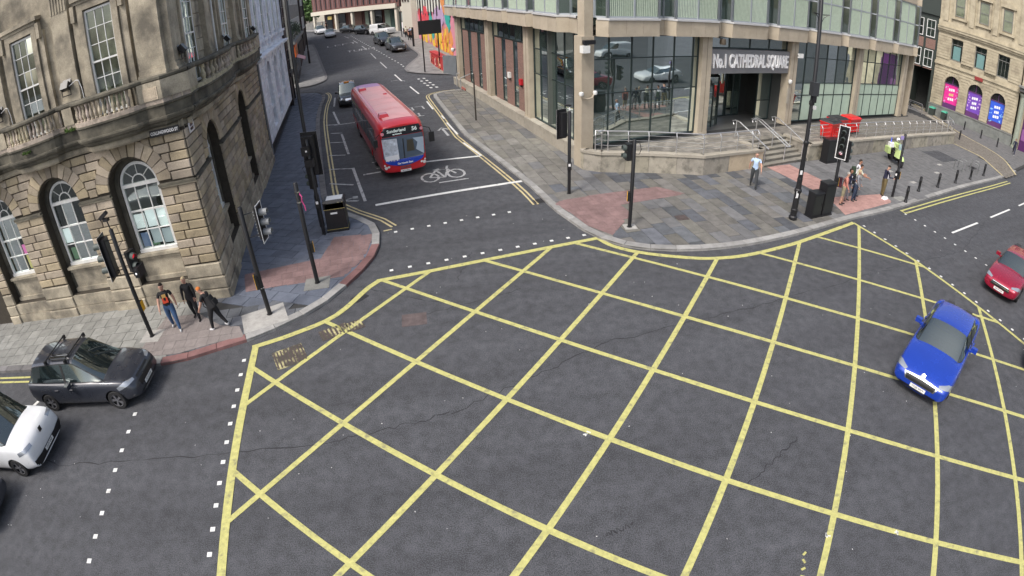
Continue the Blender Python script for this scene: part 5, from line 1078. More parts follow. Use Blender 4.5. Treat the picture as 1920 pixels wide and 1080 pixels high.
# backdrop at the far left end of the street: trees, low wall, pale terrace
leafblob('street_tree', 'bright green tree at the far left end of the street', 'tree', (-51, 142, 8.6), 5.2, 5200, 'mid', .8, .42, trunk=5)
leafblob('street_tree', 'darker tree behind the far wall, cut by the top edge of the photo', 'tree', (-63, 150, 9.5), 6, 5200, 'dark', .8, .45, trunk=5)
o, f, og = wall_building('pale_terrace', 'pale building glimpsed beyond the trees at the far end of the street', Frame((-90, 168), (.94, -.34), (-.34, -.94)), 70, 3, 14, 8, CRM, [4+5*k for k in range(13)], (8,), (1, 2.4), frame=GLD)
lw = thing('low_wall', 'low grey wall along the far bend of the street', 'wall', (-50, 128, 3.2)); m = MB(); 
for k in range(9): m.cbox((-12+3*k, 4-1.3*k, .75), (3.2, .5, 1.5), -.40)
m.build('wall', GST, lw)
# left side, beyond the pub
o, f, og = wall_building('far_left_building', 'dark stone building further up the left side of the street', Frame(PF.P(24.4, .2)[:2], PF.e, PF.n), 14, 1.6, 14, 9, DST, (2, 5, 8, 11), (5.5, 9.2), (.6, 1.9))
# ------------------------------------------------------------------ right hand buildings
NF = Frame((51.41, 38.07), (-.4934, .8698), (-.8698, -.4934)); NO = NF.P(0, 0, .08)
CST = mat('cream_sandstone', (.42, .37, .27), rough=.9, var=.18, scale=1.3, bump=.4, fine=20, dark=(.18, .15, .11), dscale=.8, dlo=.5, dhi=.72, damt=.6)
nb = thing('ornate_stone_building', 'ornate cream stone building with bright posters in its three arched windows', 'building', tuple(NO)); f = NF.f(NO)
OPN = [2.15, 5.0, 7.95]; m = MB(f); arch_wall(m, OPN, -.2, 10.35, 0, 6.1, .93, 1.3, 4.1, 0, .5); m.build('wall', CST, nb)
m = MB(f); m.box(-.2, 10.35, -10, -.52, 0, 16.5); m.build('inner_wall', DKI, nb)
m = MB(f)
for (a, b) in ((-.2, 1.42), (2.88, 4.30), (5.70, 7.24), (8.66, 10.35)): m.box(a, b, -.5, 0, 6.1, 9.75)
m.box(1.42, 8.66, -.5, 0, 9.2, 9.75) ; m.box(-.2, 10.35, -.5, -.02, 9.75, 16.5); m.box(1.42, 8.66, -.5, 0, 6.1, 6.75); m.build('upper_wall', CST, nb)
m = MB(f); m.box(-.3, 10.4, 0, .14, .0, 1.25); m.build('plinth', mat('grey_plinth', (.17, .18, .17), rough=.85, var=.25, scale=1.2), nb); m = MB(f); m.box(-.32, 10.42, 0, .2, 1.25, 1.38); m.build('plinth_cap', GST, nb)
cs = MB(f)
def freeu(z, fr_ops=OPN):
    out = []; a = -.2
    for c in fr_ops:
        h = .93 if z < 4.1 else (math.sqrt(max(0, 1.25**2-(z-4.1)**2)) if z < 5.3 else 0)
        if z > 6.1: h = .72 if z < 9.2 else 0
        if h: out.append((a, c-h)); a = c+h
    out.append((a, 10.35)); return out
z = 1.42
while z < 9.6:
    if not 5.95 < z < 6.4:
        for a, b in freeu(z+.15): cs.box(a+.01, b-.01, 0, .075, z+.025, z+.285)
    z += .31
cs.build('rusticated_courses', CST, nb, kind='stuff')
for c in OPN:
    for k in range(11):
        a0, a1 = math.pi*k/11+.012, math.pi*(k+1)/11-.012; P = lambda a, r: (c-r*math.cos(a), 4.1+r*math.sin(a)); o_ = NF.P(c, 0, 5); m = MB(NF.f(o_)); m.uzprism([P(a0, .93), P(a1, .93), P(a1, 1.27), P(a0, 1.27)], 0, .11); m.build('voussoir', CST, nb, o_-NO)
PK, PU, PB = flat('poster_magenta', (.68, .03, .28), rough=.5), flat('poster_deep_purple', (.16, .06, .42), rough=.5), flat('poster_cobalt', (.03, .10, .62), rough=.5); PD = flat('poster_base_plum', (.10, .03, .13), rough=.5)
for c, mt, c2 in zip(OPN, (PB, PU, PK), ('CAFE', 'BAR', 'OPEN')):
    m = MB(f); m.box(c-.9, c+.9, -.35, -.3, 4.02, 4.14); m.box(c-.04, c+.04, -.35, -.3, 4.14, 5.0); win = m.build('window', PD, nb); m = MB(f); m.box(c-.9, c+.9, -.40, -.3, 1.3, 1.4); m.build('sill', PD, win)
    m = MB(f); m.add([(c-.9*math.cos(math.pi*k/12), -.36, 4.12+.9*math.sin(math.pi*k/12)) for k in range(13)], [tuple(range(13))]); m.build('pane', GLD, win)
    m = MB(f); m.box(c-.88, c+.88, -.38, -.33, 1.9, 4.0); m.build('poster', mt, win); m = MB(f); m.box(c-.88, c+.88, -.38, -.335, 1.4, 1.9); m.build('poster_base', PD, win)
    rs = random.Random(int(c*10))
    for k in range(16):
        s = rs.choice((-1, 1)); x, z = c+s*rs.uniform(.5, .8), rs.uniform(1.7, 3.9); r = rs.uniform(.04, .11); m = MB(f); m.uzprism([(x+r*math.cos(1.05*i), z+r*math.sin(1.05*i)) for i in range(6)], -.33, -.322); m.build('poster_spot', flat('spot_'+mt.name, (.6, .4, .7) if mt != PB else (.25, .5, .85), rough=.5), win)
    for z, w_ in ((3.5, .34), (2.95, .26), (2.45, .34)):
        # blocks of poster lettering too small to read
        for q in range(3): m = MB(f); x = c+(q-1)*w_*.75; m.box(x-w_*.3, x+w_*.3, -.33, -.32, z-.13-.03*q, z+.15-.03*q); m.build('poster_mark', DISP[0] if mt != PK or z != 2.95 else DISP[6], win)
def boxband(z0, z1, d, nm='cornice', mt=CST): m = MB(f); m.box(-.3, 10.42, 0, d, z0, z1); m.build(nm, mt, nb)
boxband(5.95, 6.12, .18, 'string_course'); boxband(6.12, 6.3, .12, 'string_course'); boxband(9.72, 9.95, .25); boxband(9.95, 10.2, .4); boxband(10.2, 10.3, .46); boxband(10.3, 10.95, .1, 'balcony_band')
for c, k in zip(OPN, (0, 1, 1)):
    sash(NF, c, .70, 6.78, 9.18, 3 if k == 0 else 2, 1, tuple(NO), nb, w=-.3, mt=GST, meet=.75)
    if k: m = MB(f); m.box(c-.45, c+.45, -.28, -.26, 6.9, 8.4); m.build('window_poster', flat('teal_film', (.14, .26, .26), rough=.4), nb)
    sash(NF, c, .56, 11.75, 14.1, 1, 2, tuple(NO), nb, w=.02, mt=GST)
    m = MB(f); m.box(c-.8, c-.58, -.02, .16, 11.5, 14.3); m.box(c+.58, c+.8, -.02, .16, 11.5, 14.3); m.box(c-.95, c+.95, -.02, .3, 11.35, 11.55); m.box(c-.9, c+.9, -.02, .32, 14.3, 14.5); m.uzprism([(c-.9, 14.5), (c+.9, 14.5), (c, 15.0)], -.02, .28); m.box(c-.7, c+.7, -.02, .1, 10.95, 11.35); m.build('window_case', CST, nb)
for u in (.35, 3.55, 6.45, 9.6): m = MB(f); m.box(u-.3, u+.3, -.02, .18, 10.95, 16.2); m.build('pilaster', CST, nb)
m = MB(f); m.box(4.3, 5.3, .15, .24, 5.55, 5.95); m.build('red_plaque', flat('plaque_red', (.25, .03, .03)), nb)
# narrow dark building
GF2 = Frame(NF.P(10.4, -.1)[:2], NF.e, NF.n); GO = GF2.P(0, 0, .08); gb = thing('dark_brick_building', 'narrow dark building with white sash windows and a black passage at street level', 'building', tuple(GO)); f = GF2.f(GO)
GRN = flat('dark_green_paint', (.035, .045, .04), rough=.5); m = MB(f); m.box(0, 8, -8, 0, 5.0, 16); m.box(2.7, 8, -8, 0, 0, 5); m.build('wall', GRN, gb)
for z0, z1 in ((7.3, 8.4), (4.95, 5.05)):
    for u in (.25, 1.75, 3.3): m = MB(f); m.box(u, u+1.2, 0, .04, z0, z1); m.build('brick_panel', BRW, gb)
for u in (0, 2.75): m = MB(f); m.box(u, u+.3, 0, .15, 0, 5); m.build('pier', GRN, gb)
m = MB(f); m.box(0, 2.9, -3, -2.9, 0, 5); m.build('passage_back', DKI, gb)
for z in (5.15, 8.6):
    for u in (.95, 2.45, 4.1): sash(GF2, u, .55, z, z+2.0, 2, 2, tuple(GO), gb, w=.05)
m = MB(f); m.box(-.05, 8, 0, .25, 11.2, 11.5); m.build('cornice', GRN, gb)
# purple shop at the right edge
XF = Frame(NF.P(-.35, .0)[:2], (.4934, -.8698), NF.n); XO = XF.P(0, 0, .08); xb = thing('purple_shop', 'purple shopfront with a pale column at the far right edge of the photo', 'shop', tuple(XO)); f = XF.f(XO)
m = MB(f); m.box(0, 9, -8, -.3, 0, 16); m.build('wall', CST, xb); m = MB(f); m.box(.9, 3.4, -.3, -.1, .1, 5.2); m.build('purple_front', flat('purple_paint', (.07, .012, .09), rough=.45), xb)
m = MB(f); m.lathe([(.42, 0), (.42, .3), (.33, .4), (.29, 5.6), (.4, 5.8), (.45, 6.0)], .4, .15, 12); m.build('column', mat('green_grey_stone', (.28, .31, .25), rough=.8), xb)
m = MB(f); m.box(-.1, 8.8, -.3, .75, 6.2, 6.6); m.box(-.2, 9, -.3, 1.1, 6.6, 6.8); m.build('entablature', GST, xb); m = MB(f); m.box(1.0, 1.6, -.1, -.05, 1.2, 2.4); m.build('poster', DISP[5], xb)
for k in range(2): m = MB(f); m.box(2+3*k, 4+3*k, -.3, -.2, 8, 12); m.build('window', GLD, xb)
# ------------------------------------------------------------------ vehicles
from mathutils.bvhtree import BVHTree
TYRE = flat('tyre_rubber', (.015, .015, .016), rough=.8); RIM = flat('alloy_rim', (.30, .30, .32), rough=.35, metal=.7); TRIM = flat('black_trim', (.012, .012, .013), rough=.45)
CGL = glass('car_glass', (.012, .018, .020), see=.25, wob=.0, refl=.16); LAMP = flat('headlamp', (.36, .39, .43), rough=.12, metal=.5, spec=.9, coat=1); AMB = flat('amber_lamp', (.7, .25, .03), rough=.2); REDL = flat('tail_lamp', (.45, .01, .01), rough=.15, coat=1); CHR = flat('chrome', (.65, .66, .68), rough=.12, metal=1)
PLW = flat('number_plate_white', (.72, .72, .70), rough=.4); PLY = flat('number_plate_yellow', (.62, .48, .05), rough=.4)
def evalmesh(me, mods, name='tmp'):
    o = bpy.data.objects.new(name, me); C.objects.link(o)
    for t, kw in mods:
        md = o.modifiers.new(t, t)
        for k, v in kw.items(): setattr(md, k, v)
    bpy.context.view_layer.update(); dg = bpy.context.evaluated_depsgraph_get(); r = bpy.data.meshes.new_from_object(o.evaluated_get(dg)); C.objects.unlink(o); bpy.data.objects.remove(o); return r
def decal(name, bvh, poly, o, r, u, d, mt, parent, res=.08, off=.006, org=(0, 0, 0), smooth=True):
    """a thin piece that follows the body: poly in (r, u) coordinates cast along d onto the surface"""
    o, r, u, d = Vector(o), Vector(r).normalized(), Vector(u).normalized(), Vector(d).normalized(); x0, x1 = min(p[0] for p in poly), max(p[0] for p in poly); y0, y1 = min(p[1] for p in poly), max(p[1] for p in poly)
    m = MB(); j = 0; cache = {}
    ny, nx_ = max(1, math.ceil((y1-y0)/res)), max(1, math.ceil((x1-x0)/res))
    for j in range(ny):
        row = clip(clip(poly, 0, 1, y0+(y1-y0)*j/ny), 0, -1, -(y0+(y1-y0)*(j+1)/ny))
        for i in range(nx_):
            if len(row) < 3: continue
            q = clip(clip(row, 1, 0, x0+(x1-x0)*i/nx_), -1, 0, -(x0+(x1-x0)*(i+1)/nx_))
            if len(q) < 3 or abs(area(q)) < 1e-7: continue
            ids = []
            for a, b in q:
                key = (round(a, 4), round(b, 4))
                if key not in cache:
                    h = bvh.ray_cast(o+r*a+u*b-d*3, d)[0]; cache[key] = None if h is None else len(m.v)
                    if h is not None: m.v.append(tuple(h-d*off))
                ids.append(cache[key])
            ids2 = [k for n_, k in enumerate(ids) if k is not None and k != ids[n_-1]]
            if None in ids or len(set(ids2)) < 3: continue
            m.f.append(tuple(dict.fromkeys(ids2))); m.m.append(0)
    if not m.f: return None
    me = bpy.data.meshes.new(name); me.from_pydata(m.v, [], m.f); me.materials.append(mt); me.polygons.foreach_set('use_smooth', [smooth]*len(me.polygons)); return link(name, me, parent)
def rect(x0, x1, y0, y1): return [(x0, y0), (x1, y0), (x1, y1), (x0, y1)]
WM = {}
def wheel_meshes(r, wd, spokes=5, dark=False):
    k = (r, wd, spokes, dark)
    if k in WM: return WM[k]
    m = MB(); n = 24; prof = [(r*.66, -wd/2), (r*.94, -wd/2), (r, -wd/2+.03), (r, wd/2-.03), (r*.94, wd/2), (r*.66, wd/2)]
    for a, b in prof: m.v += [(a*math.cos(6.2832*i/n), b, a*math.sin(6.2832*i/n)) for i in range(n)]
    for j in range(5): m.f += [(j*n+i, j*n+(i+1) % n, (j+1)*n+(i+1) % n, (j+1)*n+i) for i in range(n)]
    m.m = [0]*len(m.f); ty = m.mesh('tyre', TYRE, smooth=40)
    m = MB(); m.tube((0, -wd*.2, 0), (0, wd*.2, 0), r*.64, n=20, m=1); m.tube((0, wd*.2, 0), (0, wd*.42, 0), r*.14, n=10)
    for i in range(spokes):
        a = 6.2832*i/spokes; da = .22 if spokes < 8 else .12; p = lambda rr, aa: (rr*math.cos(aa), rr*math.sin(aa)); q = [p(r*.12, a-da*2), p(r*.62, a-da), p(r*.62, a+da), p(r*.12, a+da*2)]
        m.add([(x, wd*.22, z) for x, z in q]+[(x, wd*.40, z) for x, z in q], [(4, 5, 6, 7), (0, 1, 5, 4), (2, 3, 7, 6), (1, 2, 6, 5), (3, 0, 4, 7)])
    n = 20; m.add([(r*.60*math.cos(6.2832*i/n), wd*.42, r*.60*math.sin(6.2832*i/n)) for i in range(n)]+[(r*.68*math.cos(6.2832*i/n), wd*.44, r*.68*math.sin(6.2832*i/n)) for i in range(n)], [(i, (i+1) % n, n+(i+1) % n, n+i) for i in range(n)])
    ri = m.mesh('rim', [RIM, TRIM], smooth=40); WM[k] = (ty, ri); return WM[k]
CARS = {}
def car_body(key, L, W, H, st, wb, r, gc=.17, sub=2):
    """st rows: (x, half width, belt z, roof z or None, roof half width, tag); tag w = windscreen starts, c = cabin, b = backlight starts, e = end of glass, '' = no glass"""
    if key in CARS: return CARS[key]
    V, F, MI = [], [], []; K = 10
    for (x, w_, zb_, zr, wr, tag) in st:
        low = gc+(.10 if abs(x) > L*.44 else 0); top = zr if zr else zb_+.045; ww = wr if zr else w_*.80
        half = [(0, low), (w_*.8, low), (w_*.965, low+.10), (w_, low+(zb_-low)*.48), (w_*.985, zb_-.12), (w_*.93, zb_-.015), (w_*.89, zb_+.012), (ww, (top-.055) if zr else (zb_+.035)), (ww*.70, top-.004), (0, top+(.02 if zr else .012))]
        V += [(x, y, z) for y, z in half]+[(x, -y, z) for y, z in half[1:-1]]
    N = 2*K-2
    def idx(i, k, s):
        if k == 0 or k == K-1: return i*N+k
        return i*N+(k if s > 0 else K-1+k)
    n = len(st)
    for i in range(n-1):
        a, b = st[i], st[i+1]
        for s in (1, -1):
            for k in range(K-1):
                q = [idx(i, k, s), idx(i+1, k, s), idx(i+1, k+1, s), idx(i, k+1, s)]; mi = 0
                cab = a[5] in ('w', 'c', 'b') 
                if k >= 7 and a[5] == 'w' : mi = 1
                if k >= 7 and a[5] == 'b' : mi = 3
                if k == 6 and cab: mi = 2
                F.append(tuple(q) if s > 0 else tuple(q[::-1])); MI.append(mi)
    for i in (0, n-1):
        ring = [idx(i, k, 1) for k in range(K)]+[idx(i, k, -1) for k in range(K-2, 0, -1)]
        for k in range(1, K-1):
            q = (idx(i, k-1, 1) if k > 1 else idx(i, 0, 1), idx(i, k, 1), idx(i, k, -1), idx(i, k-1, -1) if k > 1 else idx(i, 0, 1)); q = tuple(dict.fromkeys(q)); F.append(q if i else q[::-1]); MI.append(0)
        q = (idx(i, K-2, 1), idx(i, K-1, 1), idx(i, K-2, -1)); F.append(q if i else q[::-1]); MI.append(0)
    me = bpy.data.meshes.new(key); me.from_pydata(V, [], F); me.polygons.foreach_set('material_index', MI)
    for k in range(5): me.materials.append(TRIM)
    bm = bmesh.new(); bm.from_mesh(me); bmesh.ops.recalc_face_normals(bm, faces=bm.faces)
    cl = bm.edges.layers.float.new('crease_edge')
    for e in bm.edges:
        ms = {f.material_index for f in e.link_faces}
        if len(ms) > 1: e[cl] = .75
        if len(e.link_faces) == 2 and e.link_faces[0].normal.angle(e.link_faces[1].normal, 0) > 1.2: e[cl] = max(e[cl], .35)
    bm.to_mesh(me); bm.free()
    sm = evalmesh(me, [('SUBSURF', dict(levels=sub, render_levels=sub))])
    cut = MB()
    for sx in (-wb/2, wb/2):
        for s in (-1, 1): cut.tube((sx+W*0, s*(W/2-.26), r), (sx, s*(W/2+.2), r), r+.055, n=28, m=4)
    cm = cut.mesh('cut', [TRIM]*5); co = bpy.data.objects.new('cut', cm); C.objects.link(co)
    bvh = BVHTree.FromPolygons([v.co[:] for v in sm.vertices], [p.vertices[:] for p in sm.polygons])
    bo = evalmesh(sm, [('BOOLEAN', dict(object=co, operation='DIFFERENCE', solver='EXACT'))]); C.objects.unlink(co); bpy.data.objects.remove(co)
    if len(bo.polygons) < 50: bo = sm
    parts = {}
    for mi in range(5):
        bm = bmesh.new(); bm.from_mesh(bo); bmesh.ops.delete(bm, geom=[f for f in bm.faces if f.material_index != mi], context='FACES')
        if not bm.faces: bm.free(); continue
        if mi in (1, 2, 3):
            rr = bmesh.ops.inset_region(bm, faces=bm.faces[:], thickness=.035 if mi != 2 else .028, use_boundary=True, use_even_offset=True)
            for f in bm.faces: f.material_index = 0
            for f in rr['faces']: f.material_index = 1
        else:
            for f in bm.faces: f.material_index = 0
        for f in bm.faces: f.smooth = True
        pm_ = bpy.data.meshes.new('p%d' % mi); bm.to_mesh(pm_); bm.free()
        if mi in (0,): pm_.set_sharp_from_angle(angle=R(38))
        parts[mi] = pm_
    CARS[key] = (parts, bvh); return CARS[key]
def paint(name, col, rough=.28, metal=.25): return flat(name, col, rough=rough, metal=metal, coat=.9)
def vehicle(key, label, cat, p, rz, dims, st, col, group=None, lamps=None, plate_txt=None, grille=None, extras=None, wheel=.32, spokes=5, clad=0, detail=2, bpl=None, logo=None, mirror=True, plate_z=.42, name='parked_car'):
    L, W, H, wb = dims; parts, bvh = car_body(key, L, W, H, st, wb, wheel); o = thing(name, label, cat, p, rz, group)
    def cp(me, mats, nm):
        me = me.copy(); me.materials.clear()
        for mm in mats: me.materials.append(mm)
        return link(nm, me, o)
    body = cp(parts[0], [col], 'body'); 
    if 4 in parts:
        bm = bmesh.new(); bm.from_mesh(parts[4])
        for sx_ in (1, -1):
            for s in (1, -1):
                b2 = bm.copy(); bmesh.ops.delete(b2, geom=[f for f in b2.faces if f.calc_center_median().y*s < 0 or f.calc_center_median().x*sx_ < 0], context='FACES'); m2 = bpy.data.meshes.new('wheel_arch_liner'); b2.to_mesh(m2); b2.free(); m2.materials.append(TRIM); link('wheel_arch_liner', m2, o)
        bm.free()
    if 1 in parts: cp(parts[1], [CGL, TRIM], 'windscreen')
    if 2 in parts: 
        bm = bmesh.new(); bm.from_mesh(parts[2])
        for s in (1, -1):
            b2 = bm.copy(); bmesh.ops.delete(b2, geom=[f for f in b2.faces if f.calc_center_median().y*s < 0], context='FACES'); m2 = bpy.data.meshes.new('side_window'); b2.to_mesh(m2); b2.free(); m2.materials.append(CGL); m2.materials.append(TRIM); link('side_window', m2, o)
        bm.free()
    if 3 in parts: cp(parts[3], [CGL, TRIM], 'rear_window')
    # seats and dashboard seen faintly through the glass
    cx0 = [s for s in st if s[5] == 'w'][0]; m = MB(); m.box(cx0[0]-.55, cx0[0]-.05, -W*.36, W*.36, cx0[2]-.18, cx0[2]-.03); m.build('dashboard', TRIM, o)
    if detail > 1:
        for s in (-1, 1): m = MB(); m.cbox((cx0[0]-1.35, s*.36, cx0[2]-.15), (.5, .48, .16)); m.cbox((cx0[0]-1.62, s*.36, cx0[2]+.12), (.14, .46, .6)); m.cbox((cx0[0]-1.66, s*.36, cx0[2]+.42), (.1, .24, .16)); m.build('seat', flat('seat_fabric', (.05, .05, .055), rough=.9), o)
    ty, ri = wheel_meshes(wheel, .215, spokes)
    for sx in (-wb/2, wb/2):
        for s in (-1, 1):
            wn_ = link('wheel', ty, o, (sx, s*(W/2-.13), wheel), 0 if s > 0 else math.pi); link('rim', ri, wn_)
    X = L/2
    F_, Rr, Uu = (-1, 0, 0), (0, 1, 0), (0, 0, 1)
    fr = lambda nm, poly, mt, res=.07, off=.008: decal(nm, bvh, poly, (X, 0, 0), Rr, Uu, F_, mt, o, res, off)
    bk = lambda nm, poly, mt, res=.07, off=.008: decal(nm, bvh, poly, (-X, 0, 0), Rr, Uu, (1, 0, 0), mt, o, res, off)
    sd = lambda s, nm, poly, mt, res=.09, off=.006: decal(nm, bvh, poly, (0, s*W/2, 0), (1, 0, 0), Uu, (0, -s, 0), mt, o, res, off)
    tp = lambda nm, poly, mt, res=.09, off=.004: decal(nm, bvh, poly, (0, 0, H), (1, 0, 0), Rr, (0, 0, -1), mt, o, res, off)
    if lamps:
        for s in (-1, 1):
            d = Vector((-1, -s*.75, -.45)).normalized(); r_ax = Vector((-s*.75*-1, -1*1, 0)); 
            decal('headlight', bvh, [(a, b) for a, b in lamps['poly']] if s < 0 else [(-a, b) for a, b in lamps['poly']], (X-lamps.get('dx', .32), s*(W/2-lamps.get('dy', .28)), lamps['z']), (s*.75, -1, 0), (0, 0, 1), d, LAMP, o, .05, .012)
    if grille:
        for nm, poly, mt in grille: fr(nm, poly, mt)
    if plate_txt:
        pz = plate_z; h = bvh.ray_cast(Vector((X+2, 0, pz)), Vector((-1, 0, 0)))[0]; px = (h.x if h else X)+.012
        m = MB(); m.box(px, px+.012, -.26, .26, pz-.055, pz+.055); pl = m.build('number_plate', PLW, o)
        t_ = textobj('plate_lettering', plate_txt, .095, (px+.014, 0, pz), (0, 1, 0), (0, 0, 1), TRIM, None, ext=.001, sx=.9); t_.parent = pl
    if mirror:
        for s in (-1, 1): m = MB(); m.cbox((cx0[0]-.28, s*(W/2+.08), cx0[2]+.05), (.14, .22, .15), ry=.0); m.cbox((cx0[0]-.24, s*(W/2-.04), cx0[2]+.0), (.1, .12, .05)); m.build('wing_mirror', col if mirror is True else mirror, o)
    zb_ = cx0[2]
    if detail:
        if bpl:
            for s in (-1, 1):
                for x in bpl: sd(s, 'door_pillar', rect(x-.045, x+.045, zb_-.02, H-.12), TRIM)
        for s in (-1, 1):
            sd(s, 'sill_trim', rect(-wb/2+wheel+.1, wb/2-wheel-.1, .2, .2+.09+clad), TRIM)
            if detail > 1:
                for x in ([cx0[0]-.15]+list(bpl or [])+[-wb/2+.35]): sd(s, 'door_seam', rect(x-.006, x+.006, .33, zb_-.03), TRIM, .1, .003)
                for x in ([b+.18 for b in (bpl or [])]+[-wb/2+.62]): m = MB(); m.cbox((x, s*(W/2-.005), zb_-.16), (.17, .03, .03)); m.build('door_handle', col, o)
        bk('tail_light', rect(-W/2+.06, -W/2+.34, zb_-.28, zb_-.08), REDL); bk('tail_light', rect(W/2-.34, W/2-.06, zb_-.28, zb_-.08), REDL); bk('number_plate', rect(-.26, .26, .55, .66), PLY)
        tp('bonnet_seam', rect(X-1.25+.0, X-1.24, -.6, .6), TRIM, .2, .002) if detail > 2 else None
        for s in (-1, 1): m = MB(); m.path([(cx0[0]-.02, s*.12, zb_+.06), (cx0[0]-.16, s*.32+.05, zb_+.14), (cx0[0]-.30, s*.30+.15, zb_+.24)], .008, 4); m.build('wiper', TRIM, o)
    if extras: extras(o, bvh, fr, sd, tp, bk)
    return o
def saloon_st(L, W, H, belt=.92, hood=.86, nose=.62):
    x = L/2; w_ = W/2
    return [(-x, w_*.80, .80, None, 0, ''), (-x+.12, w_*.90, .96, None, 0, ''), (-x+.5, w_*.97, 1.0, None, 0, 'e' if False else ''), (-x+.62, w_*.98, .99, 1.02, w_*.72, 'b'), (-x+1.25, w_, .97, H-.03, w_*.66, 'c'), (-.35, w_, .96, H, w_*.69, 'c'), (.25, w_, .95, H-.02, w_*.67, 'w'), (x-1.42, w_, .93, .965, w_*.74, ''), (x-1.3, w_, .915, None, 0, ''), (x-.75, w_*.985, .86, None, 0, ''), (x-.28, w_*.96, .76, None, 0, ''), (x-.06, w_*.90, nose+.04, None, 0, ''), (x, w_*.80, nose-.08, None, 0, '')]
def mpv_st(L, W, H, belt=1.0):
    x = L/2; w_ = W/2
    return [(-x, w_*.80, .85, None, 0, ''), (-x+.08, w_*.92, 1.02, None, 0, ''), (-x+.14, w_*.95, belt+.03, belt+.07, w_*.74, 'b'), (-x+.55, w_*.99, belt+.03, H-.06, w_*.68, 'c'), (-x+1.4, w_, belt, H, w_*.70, 'c'), (.15, w_, belt-.02, H-.02, w_*.68, 'w'), (x-1.12, w_, belt-.04, belt+.0, w_*.76, ''), (x-1.0, w_, belt-.06, None, 0, ''), (x-.5, w_*.97, .90, None, 0, ''), (x-.18, w_*.93, .80, None, 0, ''), (x-.03, w_*.85, .62, None, 0, ''), (x, w_*.76, .52, None, 0, '')]
def van_st(L, W, H, belt=1.12, glass_sides=False):
    x = L/2; w_ = W/2; c = 'c'
    return [(-x, w_*.93, 1.05, H-.12, w_*.84, ''), (-x+.05, w_*.97, 1.06, H-.03, w_*.88, ''), (-x+.6, w_, 1.08, H, w_*.88, ''), (-.05, w_, 1.08, H, w_*.86, 'c'), (.45, w_, 1.08, H-.05, w_*.80, 'w'), (x-.98, w_, 1.10, 1.13, w_*.80, ''), (x-.88, w_, 1.08, None, 0, ''), (x-.40, w_*.99, 1.05, None, 0, ''), (x-.14, w_*.98, .98, None, 0, ''), (x-.03, w_*.95, .82, None, 0, ''), (x+.01, w_*.90, .62, None, 0, ''), (x, w_*.86, .50, None, 0, '')]
NAVY = paint('dark_blue_grey_paint', (.034, .038, .050)); BLU = paint('bright_blue_paint', (.010, .05, .40), .25, .3); REDP = paint('crimson_paint', (.32, .008, .035), .25, .35); WHP = paint('white_paint', (.68, .69, .70), .3, 0.); BLKP = paint('black_paint_gloss', (.012, .012, .014), .2, .1); GRYP = paint('dark_grey_paint', (.04, .042, .046)); SLV = paint('pale_silver_paint', (.5, .53, .56))
LP = [(-.30, -.06), (.28, -.11), (.31, .01), (.05, .07), (-.28, .02)]
def mpv_ex(o, bvh, fr, sd, tp, bk):
    for x in (-.95, -.05):
        m = MB(); m.tube((x, -.72, 1.72), (x, .72, 1.72), .022, n=6); m.build('roof_bar', TRIM, o)
        for s in (-1, 1): m = MB(); m.cbox((x, s*.66, 1.67), (.08, .1, .12)); m.build('bar_foot', TRIM, o)
    m = MB(); m.cbox((-.45, -.52, 1.73), (.75, .09, .04)); m.cbox((-.45, -.38, 1.73), (.75, .05, .03)); m.build('ladder_clamp', CHR, o)
    fr('bumper_strip', rect(-.55, .55, .28, .33), CHR)
vehicle('mpv', 'dark blue grey people carrier with roof bars waiting at the left kerb', 'car', (-12.93, 9.72, 0), R(7.6), (4.62, 1.88, 1.68, 2.9), mpv_st(4.62, 1.88, 1.68), NAVY, lamps=dict(poly=LP, z=.78, dx=.42, dy=.26), plate_txt='YC12 KFP', wheel=.33,
        grille=[('grille', [(-.42, .50), (.42, .50), (.5, .68), (-.5, .68)], TRIM), ('lower_grille', rect(-.55, .55, .22, .38), TRIM), ('grille', rect(-.40, .40, .74, .79), TRIM)], bpl=(-.35,), extras=mpv_ex, name='people_carrier', plate_z=.46)
def van_ex(o, bvh, fr, sd, tp, bk):
    fr('front_bumper', [(-.95, .18), (.95, .18), (.95, .60), (.45, .52), (-.45, .52), (-.95, .60)], TRIM, .07, .02)
    m = MB(); m.cbox((2.30, 0, .98), (.02, .13, .15)); m.build('badge', TRIM, o)
vehicle('van', 'white van with black bumper entering at the left edge of the photo', 'van', (-15.22, 6.62, 0), R(9), (4.6, 1.95, 1.88, 2.75), van_st(4.6, 1.95, 1.88), WHP, lamps=dict(poly=[(-.26, -.05), (.30, -.10), (.30, .03), (-.24, .07)], z=.92, dx=.26, dy=.22), plate_txt='DV73 ENP', wheel=.33, extras=van_ex, name='white_van', mirror=TRIM, plate_z=.44)
def skoda_ex(o, bvh, fr, sd, tp, bk):
    fr('grille_surround', [(-.50, .50), (.50, .50), (.58, .68), (.12, .72), (0, .76), (-.12, .72), (-.58, .68)], CHR, .06, .010); fr('grille', [(-.46, .52), (.46, .52), (.52, .66), (.02, .68), (-.52, .66)], TRIM, .06, .018)
    m = MB(); m.lathe([(0, 0), (.07, 0), (.07, .03), (0, .04)], 0, 0, 12); b = m.build('badge', CHR, o, (2.30, 0, .755)); b.rotation_euler.y = R(55)
    fr('lower_grille', rect(-.7, .7, .24, .36), TRIM, .07, .012)
vehicle('saloon_big', 'bright blue saloon car turning across the yellow box', 'car', (12.80, 9.45, 0), R(213.5), (4.85, 1.95, 1.50, 2.8), saloon_st(4.85, 1.95, 1.50), BLU, lamps=dict(poly=LP, z=.70, dx=.36, dy=.24), plate_txt='YT68 WVY', bpl=(-.4,), extras=skoda_ex, name='blue_saloon', wheel=.325, plate_z=.41)
